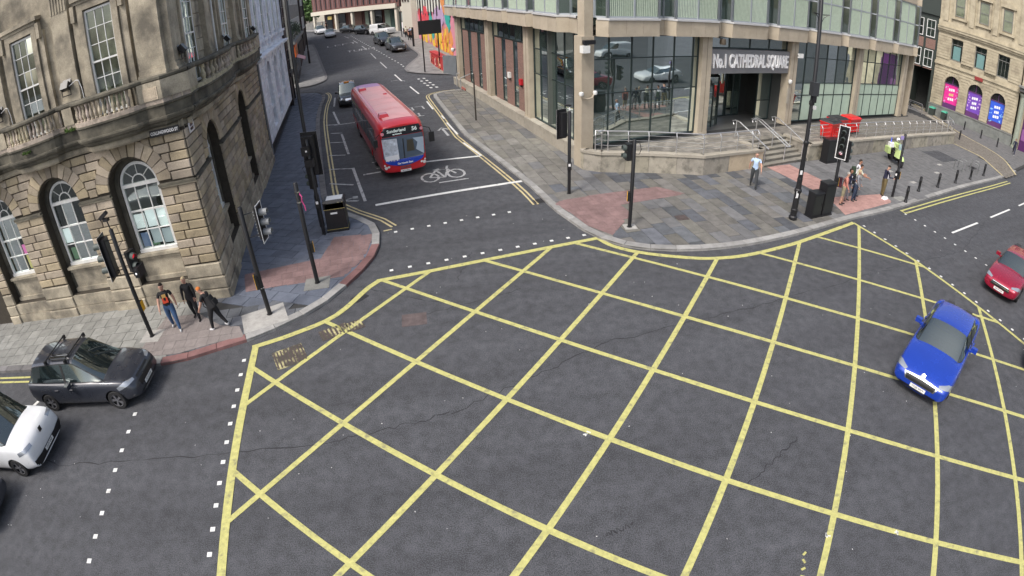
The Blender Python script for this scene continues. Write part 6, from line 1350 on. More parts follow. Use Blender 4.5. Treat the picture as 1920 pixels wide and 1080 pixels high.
def merc_ex(o, bvh, fr, sd, tp, bk):
    fr('grille', [(-.50, .48), (.50, .48), (.44, .66), (-.44, .66)], TRIM, .06, .012); fr('grille_bar', rect(-.46, .46, .555, .585), CHR, .06, .02); fr('grille_bar', rect(-.42, .42, .63, .65), CHR, .06, .02); fr('lower_lip', rect(-.8, .8, .22, .26), CHR, .06, .012)
    m = MB(); m.lathe([(0, 0), (.09, 0), (.09, .02), (0, .03)], 0, 0, 14); b = m.build('badge', CHR, o, (2.24, 0, .58)); b.rotation_euler.y = R(80)
vehicle('saloon_r', 'crimson saloon car approaching at the right edge of the photo', 'car', (21.35, 13.35, 0), R(204), (4.65, 1.85, 1.46, 2.75), saloon_st(4.65, 1.85, 1.46), REDP, lamps=dict(poly=LP, z=.70, dx=.36, dy=.24), plate_txt='NV19 LKA', bpl=(-.4,), extras=merc_ex, name='red_saloon', wheel=.325, plate_z=.40)
vehicle('saloon_b', 'white car nose just entering at the right edge below the crimson saloon', 'car', (19.0, 8.6, 0), R(207), (4.62, 1.86, 1.47, 2.68), None or saloon_st(4.62, 1.86, 1.47), WHP, lamps=dict(poly=LP, z=.70, dx=.36, dy=.24), name='white_car', detail=1)
vehicle('saloon_b', 'dark car almost wholly outside the left edge below the white van', 'car', (-15.9, 4.15, 0), R(8), (4.62, 1.86, 1.47, 2.68), saloon_st(4.62, 1.86, 1.47), NAVY, lamps=dict(poly=LP, z=.70, dx=.36, dy=.24), name='dark_car', detail=1)
def gz(x, y): return (x, y, T(x, y))
def taxi_st(L, W, H):
    x = L/2; w_ = W/2
    return [(-x, w_*.85, .85, None, 0, ''), (-x+.1, w_*.93, 1.02, None, 0, ''), (-x+.3, w_*.97, 1.03, 1.06, w_*.75, 'b'), (-x+.75, w_, 1.02, H-.04, w_*.75, 'c'), (-.3, w_, 1.0, H, w_*.78, 'c'), (.35, w_, .99, H-.04, w_*.76, 'w'), (x-1.35, w_, .98, 1.02, w_*.8, ''), (x-1.25, w_, .96, None, 0, ''), (x-.6, w_*.94, .92, None, 0, ''), (x-.12, w_*.85, .82, None, 0, ''), (x, w_*.75, .60, None, 0, '')]
def taxi_ex(o, bvh, fr, sd, tp, bk): m = MB(); m.cbox((.15, 0, 1.86), (.12, .45, .1)); m.build('roof_sign', AMB, o); fr('grille', rect(-.28, .28, .5, .78), CHR)
st_d = R(-72.5)
vehicle('taxi', 'black taxi driving close behind the red bus', 'taxi', gz(-13.35, 45.6), st_d, (4.5, 1.8, 1.82, 2.8), taxi_st(4.5, 1.8, 1.82), BLKP, lamps=dict(poly=[(-.12, -.12), (.12, -.12), (.12, .12), (-.12, .12)], z=.74, dx=.2, dy=.3), name='black_taxi', extras=taxi_ex, detail=1)
vehicle('suv', 'dark grey pickup-like SUV parked in the bay on the right of the side street', 'car', gz(-13.75, 71.6), R(-66), (4.9, 1.95, 1.85, 2.9), mpv_st(4.9, 1.95, 1.85, 1.12), GRYP, lamps=dict(poly=LP, z=.88, dx=.42, dy=.26), plate_txt='NL17 XRC', grille=[('grille', rect(-.5, .5, .5, .8), TRIM), ('chrome_bar', rect(-.8, .8, .30, .36), CHR)], wheel=.38, clad=.12, name='parked_suv', group='vehicles parked in the bay')
vehicle('suv', 'dark hatchback parked directly behind the grey SUV', 'car', gz(-16.7, 78.0), R(-64), (4.9, 1.95, 1.85, 2.9), mpv_st(4.9, 1.95, 1.85, 1.12), BLKP, name='parked_car', group='vehicles parked in the bay', wheel=.38, detail=1)
vehicle('van', 'white van parked in front of the arcade, among the black cars', 'van', gz(-19.0, 88.9), R(-38), (4.6, 1.95, 1.88, 2.75), van_st(4.6, 1.95, 1.88), WHP, lamps=dict(poly=LP, z=.84, dx=.26, dy=.22), name='parked_van', group='vehicles parked in the bay', detail=1)
vehicle('mpv', 'black people carrier parked next to the white van', 'car', gz(-22.6, 92.0), R(-42), (4.62, 1.88, 1.68, 2.9), mpv_st(4.62, 1.88, 1.68), BLKP, name='parked_car', group='vehicles parked in the bay', detail=1)
vehicle('saloon_b', 'black car parked furthest along the arcade, beside the black bin', 'car', gz(-26.5, 96.6), R(-44), (4.62, 1.86, 1.47, 2.68), saloon_st(4.62, 1.86, 1.47), BLKP, name='parked_car', group='vehicles parked in the bay', detail=1)
vehicle('saloon_r', 'pale silver car coming down the far end of the street', 'car', gz(-29.3, 93.6), R(-70), (4.65, 1.85, 1.46, 2.75), saloon_st(4.65, 1.85, 1.46), SLV, lamps=dict(poly=LP, z=.70, dx=.36, dy=.24), name='moving_car', detail=1)
vehicle('mpv', 'white topped car following the pale silver car', 'car', gz(-33.6, 101.5), R(-62), (4.62, 1.88, 1.68, 2.9), mpv_st(4.62, 1.88, 1.68), WHP, name='moving_car', detail=1)
for i, (x, y) in enumerate(((-55, 133), (-62, 135))): vehicle('saloon_r', ('blue' if i == 0 else 'silver')+' car far away at the bend, left of the cream banded arcade', 'car', gz(x, y), R(200+10*i), (4.65, 1.85, 1.46, 2.75), saloon_st(4.65, 1.85, 1.46), BLU if i == 0 else SLV, name='distant_car', detail=0)
# ---------------------------------------------------- the bus
BL, BW, BH = 12.9, 2.46, 2.98
BRED = paint('bus_red_paint', (.52, .012, .02), .3, .05); BROOF = mat('faded_bus_roof', (.62, .31, .31), rough=.45, var=.12, scale=1.2, bump=.05, spec=.5, dark=(.60, .36, .36), dscale=.5, dlo=.45, dhi=.6, damt=.8)
BPK = mat('violet_roof_end', (.33, .18, .36), rough=.4, var=.15, scale=1.5, bump=0)
bus = thing('bus', 'red single decker bus with destination Sunderland 56 coming out of the side street', 'bus', (-5.02-.356*BL/2*1.0, 25.55+.934*BL/2, 0), math.atan2(-.934, .356))
V, F = [], []; xs_ = [-BL/2, -BL/2+.08, -BL/2+.4, -3, 0, 3, BL/2-1.2, BL/2-.6, BL/2-.25, BL/2-.07, BL/2]; N = 20
for x in xs_:
    e = max(0, abs(x)-(BL/2-(1.2 if x > 0 else .4)))/(1.2 if x > 0 else .4); w_ = BW/2*(1-.13*e**2.2); zt_ = BH-(.20 if x > 0 else .1)*e**2.5; zl = .30+.06*e
    pts = [(0, zl), (w_*.9, zl), (w_, zl+.15), (w_, 1.15), (w_*.995, 1.9), (w_*.98, 2.45), (w_*.93, zt_-.22), (w_*.80, zt_-.06), (w_*.45, zt_-.005), (0, zt_)]
    ring = pts+[(-y, z) for y, z in pts[-2:0:-1]]; V += [(x, y, z) for y, z in ring]
N = 18; n = len(xs_)
for i in range(n-1): F += [(i*N+k, (i+1)*N+k, (i+1)*N+(k+1) % N, i*N+(k+1) % N) for k in range(N)]
for i in (0, n-1):
    b = i*N
    for k in range(1, 9): q = (b+k, b+k+1, b+N-k-1 if k < 8 else b+9, b+N-k); q = tuple(dict.fromkeys(q)); F.append(q if i else q[::-1])
    F.append((b, b+1, b+N-1) if i else (b+N-1, b+1, b))
me = bpy.data.meshes.new('bus'); me.from_pydata(V, [], F); me.materials.append(BRED); me.materials.append(TRIM)
bm = bmesh.new(); bm.from_mesh(me); bmesh.ops.recalc_face_normals(bm, faces=bm.faces); bm.to_mesh(me); bm.free()
sm = evalmesh(me, [('SUBSURF', dict(levels=2, render_levels=2))]); bb = BVHTree.FromPolygons([v.co[:] for v in sm.vertices], [p.vertices[:] for p in sm.polygons])
cut = MB()
for sx in (-3.2, 3.6):
    for s in (-1, 1): cut.tube((sx, s*(BW/2-.32), .46), (sx, s*(BW/2+.2), .46), .56, n=28, m=1)
cm = cut.mesh('cut', [TRIM, TRIM]); co = bpy.data.objects.new('cut', cm); C.objects.link(co); bo = evalmesh(sm, [('BOOLEAN', dict(object=co, operation='DIFFERENCE', solver='EXACT'))]); C.objects.unlink(co); bpy.data.objects.remove(co)
bo.polygons.foreach_set('use_smooth', [True]*len(bo.polygons)); bo.set_sharp_from_angle(angle=R(40)); bo.materials.clear(); bo.materials.append(BRED); bo.materials.append(TRIM); link('body', bo, bus)
bf = lambda nm, poly, mt, res=.08, off=.008: decal(nm, bb, poly, (BL/2, 0, 0), (0, 1, 0), (0, 0, 1), (-1, 0, 0), mt, bus, res, off)
bs = lambda s, nm, poly, mt, res=.2, off=.008: decal(nm, bb, poly, (0, s*BW/2, 0), (1, 0, 0), (0, 0, 1), (0, -s, 0), mt, bus, res, off)
bt = lambda nm, poly, mt, res=.3, off=.006: decal(nm, bb, poly, (0, 0, BH), (1, 0, 0), (0, 1, 0), (0, 0, -1), mt, bus, res, off)
bt('roof_panel', rect(-BL/2+1.2, BL/2-.75, -1.0, 1.0), BROOF); bt('roof_end', rect(-BL/2+.1, -BL/2+1.9, -1.02, 1.02), BPK, .3, .010)
for k, x in enumerate((-4.6, -3.0, -1.4, .2, 1.8, 3.4)): bt('roof_seam', rect(x-.012, x+.012, -1.0, 1.0), flat('seam_red', (.30, .05, .06)), .3, .012)
for x, y in ((-3.9, -.55), (4.9, -.6)): m = MB(); m.prism(rect(x-.3, x+.3, y-.26, y+.26), BH-.03, BH+.14, top=rect(x-.24, x+.24, y-.2, y+.2)); m.build('roof_hatch', BRED, bus)
m = MB(); m.box(-1.2, -1.0, .4, .6, BH-.02, BH+.06); m.build('roof_vent', BRED, bus)
DKB = flat('bus_display_surround', (.012, .014, .02), rough=.2, coat=.5); BGL = glass('bus_windscreen_glass', (.02, .03, .05), see=.45, wob=0, refl=.12)
bf('display_panel', [(-1.10, 2.24), (1.10, 2.24), (1.06, 2.60), (.9, 2.68), (-.9, 2.68), (-1.06, 2.60)], DKB, .1, .010)
arc = [(-1.12*math.cos(math.pi*k/16), 1.42-.78*math.sin(math.pi*k/16)) for k in range(17)]
bf('windscreen', arc+[(1.12, 2.22), (-1.12, 2.22)], flat('bus_glass_dark', (.07, .10, .14), rough=.05, spec=1.0, coat=1), .09, .012)
bf('blue_valance', [(-.98*math.cos(math.pi*k/14), 1.02-.34*math.sin(math.pi*k/14)) for k in range(15)], flat('operator_blue', (.01, .05, .40), rough=.15, coat=1), .08, .02)
bf('cab_blind', [(-1.0, 1.12), (-.26, 1.02), (-.30, 2.10), (-1.05, 2.14)], mat('white_cab_blind', (.52, .56, .62), rough=.5, var=.25, scale=3, fine=6, bump=0), .1, .016)
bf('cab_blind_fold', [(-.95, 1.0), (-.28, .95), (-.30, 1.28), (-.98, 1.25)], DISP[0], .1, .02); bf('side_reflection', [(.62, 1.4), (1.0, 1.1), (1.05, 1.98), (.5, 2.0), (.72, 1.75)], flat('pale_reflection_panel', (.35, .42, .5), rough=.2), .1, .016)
bf('centre_pillar', rect(-.02, .03, .95, 2.05), TRIM, .1, .018); bf('driver_seat', [(.15, 1.35), (.55, 1.35), (.5, 1.95), (.2, 1.95)], flat('driver_seat', (.05, .045, .03)), .1, .017)
for s in (-1, 1):
    m = MB(); m.path([(BL/2-.02, s*.1, 1.05), (BL/2-.03, s*.45, 1.1), (BL/2-.05, s*.75, 1.45)], .012, 4); m.build('wiper', TRIM, bus)
    for y, z, r in ((.98, .66, .085), (.84, .70, .06), (1.03, .80, .05)): bf('headlight', [(s*y+r*math.cos(i*.6283), z+r*math.sin(i*.6283)) for i in range(10)], flat('bus_lamp', (.7, .68, .66), rough=.15, coat=1), .2, .014)
    bf('roundel', [(s*.98+.085*math.cos(i*.6283), 2.42+.085*math.sin(i*.6283)) for i in range(10)], flat('roundel_pink', (.72, .28, .34)), .2, .022)
LED = flat('display_white', (.6, .66, .64), rough=.5, em=.2)
def bustext(nm, t, sz, y, z, mt, sx=1., off=.03):
    h = bb.ray_cast(Vector((BL/2+2, y, z)), Vector((-1, 0, 0)))[0]; o = textobj(nm, t, sz, (h.x+off, y, z), (0, 1, 0), (0, 0, 1), mt, None, ext=.004, sx=sx, bold=.004); o.parent = bus
bustext('route_text', 'Sunderland', .22, -.28, 2.50, LED, .95); bustext('route_number', '56', .27, .62, 2.47, LED); bustext('route_detail', 'via Heworth', .09, -.25, 2.33, LED)
bustext('operator_text', 'Go North East', .13, 0, .80, DISP[0], 1.0, .035); bustext('logo', 'SUNRISE', .13, .0, .56, CHR, 1.1); 
m = MB(); m.box(BL/2-.01, BL/2+.02, -.27, .27, .34, .45); pl = m.build('number_plate', PLW, bus); t_ = textobj('plate_lettering', 'NK16 BXA', .095, (BL/2+.022, 0, .395), (0, 1, 0), (0, 0, 1), TRIM, None, ext=.001, sx=.9); t_.parent = pl
for s in (-1, 1):
    x = -BL/2+.5; k = 0
    while x < BL/2-1.3:
        e = min(x+1.5, BL/2-1.25); bs(s, 'side_window', rect(x+.03, e-.03, 1.28, 2.42), flat('bus_side_glass', (.02, .024, .026), rough=.06, spec=1)); x += 1.55
    bs(s, 'skirt_trim', rect(-2.5, 2.9, .38, .50), TRIM); bs(s, 'side_stripe', rect(-BL/2+.6, BL/2-1.4, 1.08, 1.14), flat('bus_dark_red', (.25, .008, .012)))
for x0 in (BL/2-1.18, BL/2-.66): bs(1, 'door_leaf', rect(x0, x0+.48, .45, 2.40), flat('bus_door_glass', (.03, .035, .035), rough=.06, spec=1), .2, .016)
m = MB(); m.path([(BL/2-.15, 1.12, 2.45), (BL/2+.12, 1.34, 2.42), (BL/2+.15, 1.40, 2.2)], .025, 5); m.cbox((BL/2+.15, 1.42, 1.95), (.12, .26, .5)); m.build('wing_mirror', TRIM, bus)
m = MB(); m.path([(BL/2-.15, -1.12, 2.4), (BL/2+.1, -1.30, 2.35), (BL/2+.12, -1.34, 2.2)], .025, 5); m.cbox((BL/2+.12, -1.36, 2.05), (.1, .2, .36)); m.build('wing_mirror', TRIM, bus)
ty, ri = wheel_meshes(.46, .28, 10)
for sx in (-3.2, 3.6):
    for s in (-1, 1): wn_ = link('wheel', ty, bus, (sx, s*(BW/2-.2), .46), 0 if s > 0 else math.pi); link('rim', ri, wn_)
vehicle('saloon_r', 'white saloon car outside the frame, visible as a reflection in the glazed office corner', 'car', (29.2, 16.4, 0), R(206), (4.65, 1.85, 1.46, 2.75), saloon_st(4.65, 1.85, 1.46), WHP, name='white_car', detail=1)
vehicle('van', 'white van outside the frame, visible only as a small reflection high in the corner glazing', 'van', (39.6, 4.6, 0), R(200), (4.6, 1.95, 1.88, 2.75), van_st(4.6, 1.95, 1.88), WHP, name='white_van', detail=1)
# ------------------------------------------------------------------ signals, columns, street furniture
YB = flat('yellow_box_plastic', (.70, .38, .02), rough=.4); GV = flat('grey_green_visor', (.06, .075, .07), rough=.5); GVL = flat('grey_visor', (.20, .21, .22), rough=.45); LRED = flat('red_signal_lens', (.75, .03, .05), rough=.3, em=.5); LDK = flat('dark_lens', (.02, .02, .02), rough=.15); PINK = flat('pink_ribbon', (.62, .08, .25), rough=.6)
def pole(name, label, x, y, h, r=.075, cat='traffic signal', cap=True, group=None, mt=None):
    o = thing(name, label, cat, (x, y, T(x, y)+.10), 0, group); m = MB(); m.lathe([(r, 0), (r, h), (r*.8, h+.02), (0, h+.03)], 0, 0, 12); m.lathe([(r+.03, 0), (r+.03, .02), (r, .03)], 0, 0, 12); m.build('pole', mt or BLK, o, smooth=40); return o
def head(o, x, y, z, a, n=3, step=.30, w_=.28, dep=.16, board=None, lens=None, vis=GV, vl=.22, arm=True, fins=False):
    """signal head: bottom at z, facing angle a"""
    h = n*step+.04; ca, sa = math.cos(a), math.sin(a); f = lambda q: (x+q[0]*ca-q[1]*sa, y+q[0]*sa+q[1]*ca, z+q[2])
    m = MB(f); m.prism([(-dep/2,-w_/2+.03),(-dep/2+.03,-w_/2),(dep/2,-w_/2),(dep/2,w_/2),(-dep/2+.03,w_/2),(-dep/2,w_/2-.03)], 0, h); hd_ = m.build('signal_head', BLK, o)
    if board:
        m = MB(f); m.box(dep/2-.02, dep/2, -w_/2-.10, w_/2+.10, -.12, h+.12); m.build('backing_board', BLK, hd_)
        m = MB(f)
        for q in ((-w_/2-.10, -w_/2-.065, -.12, h+.12), (w_/2+.065, w_/2+.10, -.12, h+.12), (-w_/2-.065, w_/2+.065, -.12, -.085), (-w_/2-.065, w_/2+.065, h+.085, h+.12)): m.box(dep/2, dep/2+.008, *q)
        m.build('white_border', SIGNW, hd_)
    for k in range(n):
        zc = .02+step*(k+.5); rr = .10; m = MB(f); nn = 10
        for i in range(nn):
            a0, a1 = math.radians(-40+260*i/nn), math.radians(-40+260*(i+1)/nn); P = lambda t, xx, q: (xx, q*math.cos(t), zc+q*math.sin(t))
            m.add([P(a0, dep/2, rr+.015), P(a1, dep/2, rr+.015), P(a1, dep/2+vl, rr+.01), P(a0, dep/2+vl, rr+.01), P(a0, dep/2, rr), P(a1, dep/2, rr), P(a1, dep/2+vl, rr), P(a0, dep/2+vl, rr)], [(0,1,2,3),(7,6,5,4),(3,2,6,7)])
        m.build('visor', vis, hd_)
        m = MB(f); m.add([(dep/2+.012, rr*math.cos(6.283*i/12), zc+rr*math.sin(6.283*i/12)) for i in range(12)], [tuple(range(12))]); m.build('lens', (lens or {}).get(k, LDK), hd_)
    if fins:
        for k in range(9): m = MB(f); m.box(-dep/2-.04, -dep/2, -w_/2+.03, w_/2-.03, .08+h*k/10, .095+h*k/10); m.build('fin', GVL, hd_)
    if arm:
        for zz in (.12, h-.12): m = MB(); m.tube(f((0, 0, zz)), (0, 0, z+zz), .018, n=5); m.build('arm', BLK, o)
    return hd_
def pushbox(o, a, z=1.0, h=.34, r=.10, face=YB, scr=False):
    f = lambda q: (q[0]*math.cos(a)-q[1]*math.sin(a), q[0]*math.sin(a)+q[1]*math.cos(a), q[2]); m = MB(f); m.box(.05, .15, -.09, .09, z, z+h); b = m.build('push_button_box', BLK, o)
    m = MB(f); m.box(.15, .165, -.08, .08, z+.01, z+h-.01); m.build('yellow_face' if not scr else 'face_plate', face, b)
    if scr: m = MB(f); m.box(.165, .17, -.05, .05, z+.18, z+.3); m.build('white_label', SIGNW, b)
# left front signal
o = pole('traffic_signal', 'black traffic signal with two heads, camera and detector beside the waiting people carrier', -12.1, 12.44, 4.0)
head(o, -.36, -.12, 2.5, R(196), 3, .42, .34, .2, board=True, vl=.34); head(o, .42, .02, 2.55, R(-18), 2, .32, .32, .2, lens={1: LRED}, vl=.2)
m = MB(); m.box(.62, .82, -.3, .06, 2.42, 2.76); m.build('camera_housing', BLK, o); m = MB(); m.tube((.74, -.3, 2.6), (.76, -.36, 2.6), .1, n=14); m.build('camera_rim', TRIM, o); m = MB(); m.tube((.76, -.361, 2.6), (.76, -.37, 2.6), .035, n=10); m.build('camera_lens', flat('lens_white', (.8, .82, .85), em=.4), o)
m = MB(); m.tube((0, 0, 4.0), (-.05, 0, 4.32), .022, n=6); m.cbox((-.06, 0, 4.35), (.22, .12, .1)); m.build('detector_bracket', BLK, o); m = MB(); m.cbox((-.1, -.03, 4.50), (.4, .12, .12), ry=R(-28)); m.build('detector', BLK, o)
m = MB(); m.path([(.05, 0, 4.0), (.3, 0, 4.1), (.35, 0, 3.6), (.1, 0, 3.4)], .012, 5); m.build('cable', BLK, o); pushbox(o, R(5), 1.05, .36)
# corner signals
o = pole('traffic_signal', 'black traffic signal with white edged board at the left corner kerb facing the junction', -7.82, 13.56, 3.75)
head(o, .42, .25, 2.62, R(4), 3, .32, .30, .14, board=True, vis=GVL, vl=.26, fins=True); pushbox(o, R(205), 1.0, .5); m = MB(); m.lathe([(.083, 1.0), (.083, 1.03)], 0, 0, 12); m.build('band', CHR, o)
o = pole('signal_pole', 'plain black pole with a pink ribbon tied near its top on the left corner', -6.66, 15.39, 3.68, cat='pole'); m = MB(); m.lathe([(.083, 3.0), (.083, 3.05)], 0, 0, 10); m.build('band', CHR, o); m = MB(); m.lathe([(.083, 3.35), (.083, 3.4)], 0, 0, 10); m.build('band', CHR, o)
m = MB()
for k in range(3): m.path([(.06, 0, 3.35-.02*k), (.14, -.02, 3.2), (.10, .03*k, 3.05), (.16, .04, 2.85-.08*k)], .02, 4)
m.build('ribbon', PINK, o); pushbox(o, R(20), 1.2, .36)
o = pole('traffic_signal', 'tall black traffic signal behind the litter bin on the left corner', -7.55, 19.3, 4.0)
head(o, -.02, .22, 2.55, R(88), 4, .38, .50, .30, board=True, arm=False); head(o, -.1, .2, 1.95, R(150), 2, .3, .3, .2, arm=False); m = MB(); m.cbox((-.05, -.1, 3.6), (.3, .3, .35)); m.cbox((.02, -.1, 3.1), (.34, .26, .3)); m.build('control_box', BLK, o)
m = MB(); m.cbox((.02, -.27, 3.62), (.07, .03, .06)); m.build('white_fitting', SIGNW, o); m = MB(); m.path([(-.15, 0, 3.0), (-.35, -.05, 2.9), (-.3, -.05, 2.7), (-.1, 0, 2.65)], .012, 5); m.build('cable', BLK, o)
m = MB(); m.tube((.06, -.1, .0), (.06, -.1, 1.35), .05, n=10); m.build('short_post', BLK, o); pushbox(o, R(-80), 1.2, .32, scr=True, face=BLK)
# litter bin
o = thing('litter_bin', 'black litter bin with a white notice on top behind the corner signals', 'bin', (-7.02, 19.75, .10), R(10)); m = MB(); m.prism(rect(-.44, .44, -.32, .32), .05, 1.0, top=rect(-.42, .42, -.30, .30)); m.build('bin_body', BLK, o)
GLDL = flat('gold_line', (.35, .28, .1)); m = MB(); m.box(-.47, .47, -.35, .35, .0, .07); m.build('base', BLK, o)
for z in (.10, .98): m = MB(); m.box(-.445, .445, -.325, .325, z, z+.02); m.build('gold_band', GLDL, o)
for s in (-1, 1): m = MB(); m.box(s*.42-.03, s*.42+.03, -.3, .3, 1.0, 1.28); m.build('hood_side', BLK, o)
m = MB(); m.prism(rect(-.46, .46, -.34, .34), 1.28, 1.36, top=rect(-.4, .4, -.28, .28)); m.build('hood', BLK, o); m = MB(); m.box(-.30, .36, -.22, .24, 1.362, 1.372); m.build('notice', SIGNW, o); m = MB(); m.box(-.18, .10, -.335, -.328, .78, .86); m.build('label_plate', SIGNW, o)
m = MB(); m.tube((.75, .35, 1.1), (.95, .4, 1.08), .06, n=8); m.tube((.42, .2, 1.1), (.78, .35, 1.1), .02, n=5); m.build('side_lamp', GVL, o)
# lamp columns
o = pole('lamp_column', 'slim grey black lamp column rising out of the picture behind the corner signals', -7.85, 20.05, 10.5, r=.07, cat='lamp post', mt=TRIM); m = MB(); m.lathe([(.11, 0), (.11, 1.4), (.075, 1.5)], 0, 0, 12); m.build('base', TRIM, o)
o = pole('lamp_column', 'dark lamp column on the left pavement beyond the side turning', -24.5, 68.1, 10.5, r=.09, cat='lamp post', mt=TRIM); m = MB(); m.lathe([(.14, 0), (.14, 1.6), (.095, 1.7)], 0, 0, 12); m.build('base', TRIM, o)
o = pole('ornate_column', 'tall black fluted column with bands and boxes standing on the right corner paving', 12.12, 19.12, 11.5, r=.085, cat='lamp post')
for z, r in ((0, .19), (.35, .16), (.75, .14), (1.25, .17), (1.75, .12), (3.35, .12), (5.05, .12)): m = MB(); m.lathe([(r*.8, z), (r, z+.04), (r, z+.14), (r*.8, z+.2)], 0, 0, 14); m.build('collar', BLK, o)
m = MB(); m.lathe([(.15, .0), (.14, .7), (.13, 1.3), (.11, 1.9), (.09, 3.4)], 0, 0, 14); m.build('lower_shaft', BLK, o)
for z, h in ((1.05, .3), (2.1, .18)): m = MB(); m.box(-.13, -.02, -.135, -.12, z, z+h); m.build('sticker', SIGNW, o)
m = MB(); m.cbox((-.02, -.1, 5.75), (.30, .30, .55)); m.build('equipment_box', flat('dark_grey_box', (.03, .032, .036)), o); m = MB(); m.cbox((.0, -.12, 5.35), (.16, .18, .3)); m.build('equipment_box', BLK, o); m = MB(); m.cbox((.04, -.2, 5.0), (.1, .12, .14)); m.build('camera', flat('pale_grey', (.5, .5, .5)), o)
for s in (-1, 1): m = MB(); m.tube((0, 0, 8.75), (s*.38, -.1, 8.8), .022, n=5); m.path([(s*.34, -.1, 8.8), (s*.14, -.05, 8.65), (0, 0, 8.3)], .015, 5); m.build('ladder_bar', BLK, o)
# right side poles
o = pole('traffic_signal', 'black signal head facing up the side street beside the glazed corner', 2.68, 22.14, 3.72)
head(o, -.26, .05, 2.62, R(120), 3, .34, .30, .24, board=True, vl=.2); pushbox(o, R(-92), 1.15, .34, scr=True, face=BLK); m = MB(); m.tube((0, 0, 3.7), (0, 0, 3.95), .02, n=5); m.cbox((-.06, 0, 4.0), (.26, .12, .05)); m.build('detector', BLK, o); m = MB(); m.cbox((.0, -.05, 3.85), (.05, .05, .12)); m.build('white_fitting', SIGNW, o)
o = pole('traffic_signal', 'black pole with a small two lamp pedestrian head and cable loop at the right kerb', 4.63, 18.61, 3.5)
head(o, -.2, .05, 2.72, R(190), 2, .30, .26, .2, vl=.14); pushbox(o, R(170), 1.1, .36); m = MB(); m.path([(.04, 0, 3.45), (.2, 0, 3.4), (.27, 0, 3.15), (.2, 0, 2.95), (.05, 0, 2.98)], .014, 5); m.build('cable_loop', BLK, o)
o = pole('traffic_signal', 'white bordered traffic signal with red no turn symbol above the black cabinets', 14.9, 20.35, 3.85)
head(o, -.10, -.16, 2.62, R(228), 4, .32, .32, .16, board=True, lens={0: flat('white_symbol_lens', (.85, .7, .75), em=.5)}); head(o, .42, .1, 2.3, R(20), 3, .32, .28, .2); pushbox(o, R(-20), 1.15, .4)
m = MB(lambda q: (q[0], q[1], q[2])); ca, sa = math.cos(R(228)), math.sin(R(228)); cxx, cyy = -.10+.105*ca, -.16+.105*sa
pts = [(cxx-sa*.085*math.cos(t), cyy+ca*.085*math.cos(t), 2.80+.085*math.sin(t)) for t in [6.283*i/16 for i in range(17)]]; m.path(pts, .012, 4); m.tube((cxx-sa*.05, cyy+ca*.05, 2.86), (cxx+sa*.05, cyy-ca*.05, 2.74), .012, n=4); m.build('no_turn_ring', flat('sign_red', (.6, .03, .05)), o)
o = pole('traffic_signal', 'black push button pole next to the man in the dark hoodie', 20.29, 22.03, 3.5); pushbox(o, R(205), 1.05, .42, scr=True, face=BLK); pushbox(o, R(-30), 1.05, .42); m = MB(); m.box(-.30, -.08, -.02, .02, 3.2, 3.4); m.build('violet_panel', flat('violet_panel', (.30, .25, .5)), o)
o = pole('signal_pole', 'thin brown pole on the office side pavement of the side street', -1.93, 35.9, 3.2, r=.05, cat='pole', mt=flat('brown_black', (.03, .025, .02)))
# cabinets
def cabinet(label, x, y, rz, w_, d, h, group=None):
    o = thing('control_cabinet', label, 'cabinet', (x, y, .10), rz, group); m = MB(); m.box(-w_/2, w_/2, -d/2, d/2, .05, h); m.build('cabinet_body', BLK, o); m = MB(); m.prism(rect(-w_/2-.02, w_/2+.02, -d/2-.02, d/2+.02), h, h+.06, top=rect(-w_/2, w_/2, -d/2, d/2)); m.build('lid', BLK, o)
    m = MB(); m.box(-w_/2-.03, w_/2+.03, -d/2-.03, d/2+.03, 0, .06); m.build('plinth', BLK, o); m = MB(); m.box(-w_/2+.04, w_/2-.04, -d/2-.012, -d/2, .14, h-.08); dr = m.build('door', flat('cabinet_door', (.016, .018, .018), rough=.5), o); m = MB(); m.box(w_/2-.1, w_/2-.07, -d/2-.04, -d/2-.012, h*.5, h*.5+.12); m.build('handle', TRIM, dr)
cabinet('taller black roadside control cabinet right of the pair on the kerb', 14.1, 19.72, R(18), .72, .45, 1.5, 'roadside cabinets'); cabinet('lower black roadside control cabinet left of the pair on the kerb', 13.38, 19.48, R(18), .66, .42, 1.12, 'roadside cabinets'); cabinet('black cabinet standing against the terrace wall behind the signal', 19.05, 27.15, R(20), 1.15, .5, 1.4)
# bollards
bm_ = MB(); bm_.lathe([(.12, 0), (.12, .06), (.085, .10), (.085, .62), (.10, .64), (.10, .70), (.085, .72), (.085, .86), (.07, .92), (0, .94)], n=10); bme = bm_.mesh('bollard', BLK, smooth=40)
bl = [((20.75, 21.35), 'black bollard beside the push button pole'), ((23.23, 23.01), 'second black kerb bollard from the push button pole'), ((25.8, 23.9), 'third black kerb bollard from the push button pole'), ((28.59, 24.91), 'fourth black kerb bollard, left of the cycle stands'), ((31.33, 25.93), 'black kerb bollard directly in front of the cycle stands'), ((34.24, 27.05), 'last black kerb bollard before the cobbled lane'), ((41.2, 36.69), 'black bollard at the end of the terrace wall on the lane edge'), ((46.9, 41.35), 'black bollard below the purple poster window'), ((47.11, 38.84), 'black bollard below the grey plinth between two posters'), ((47.3, 36.45), 'black bollard nearest the pale shop column'), ((45.7, 43.5), 'black bollard at the corner of the terrace railing'), ((44.6, 48.5), 'black bollard in front of the dark passage')]
for (x, y), lb in bl: link('bollard', bme, None, (x, y, .10), label=lb, cat='bollard', group='black bollards along the pavement')
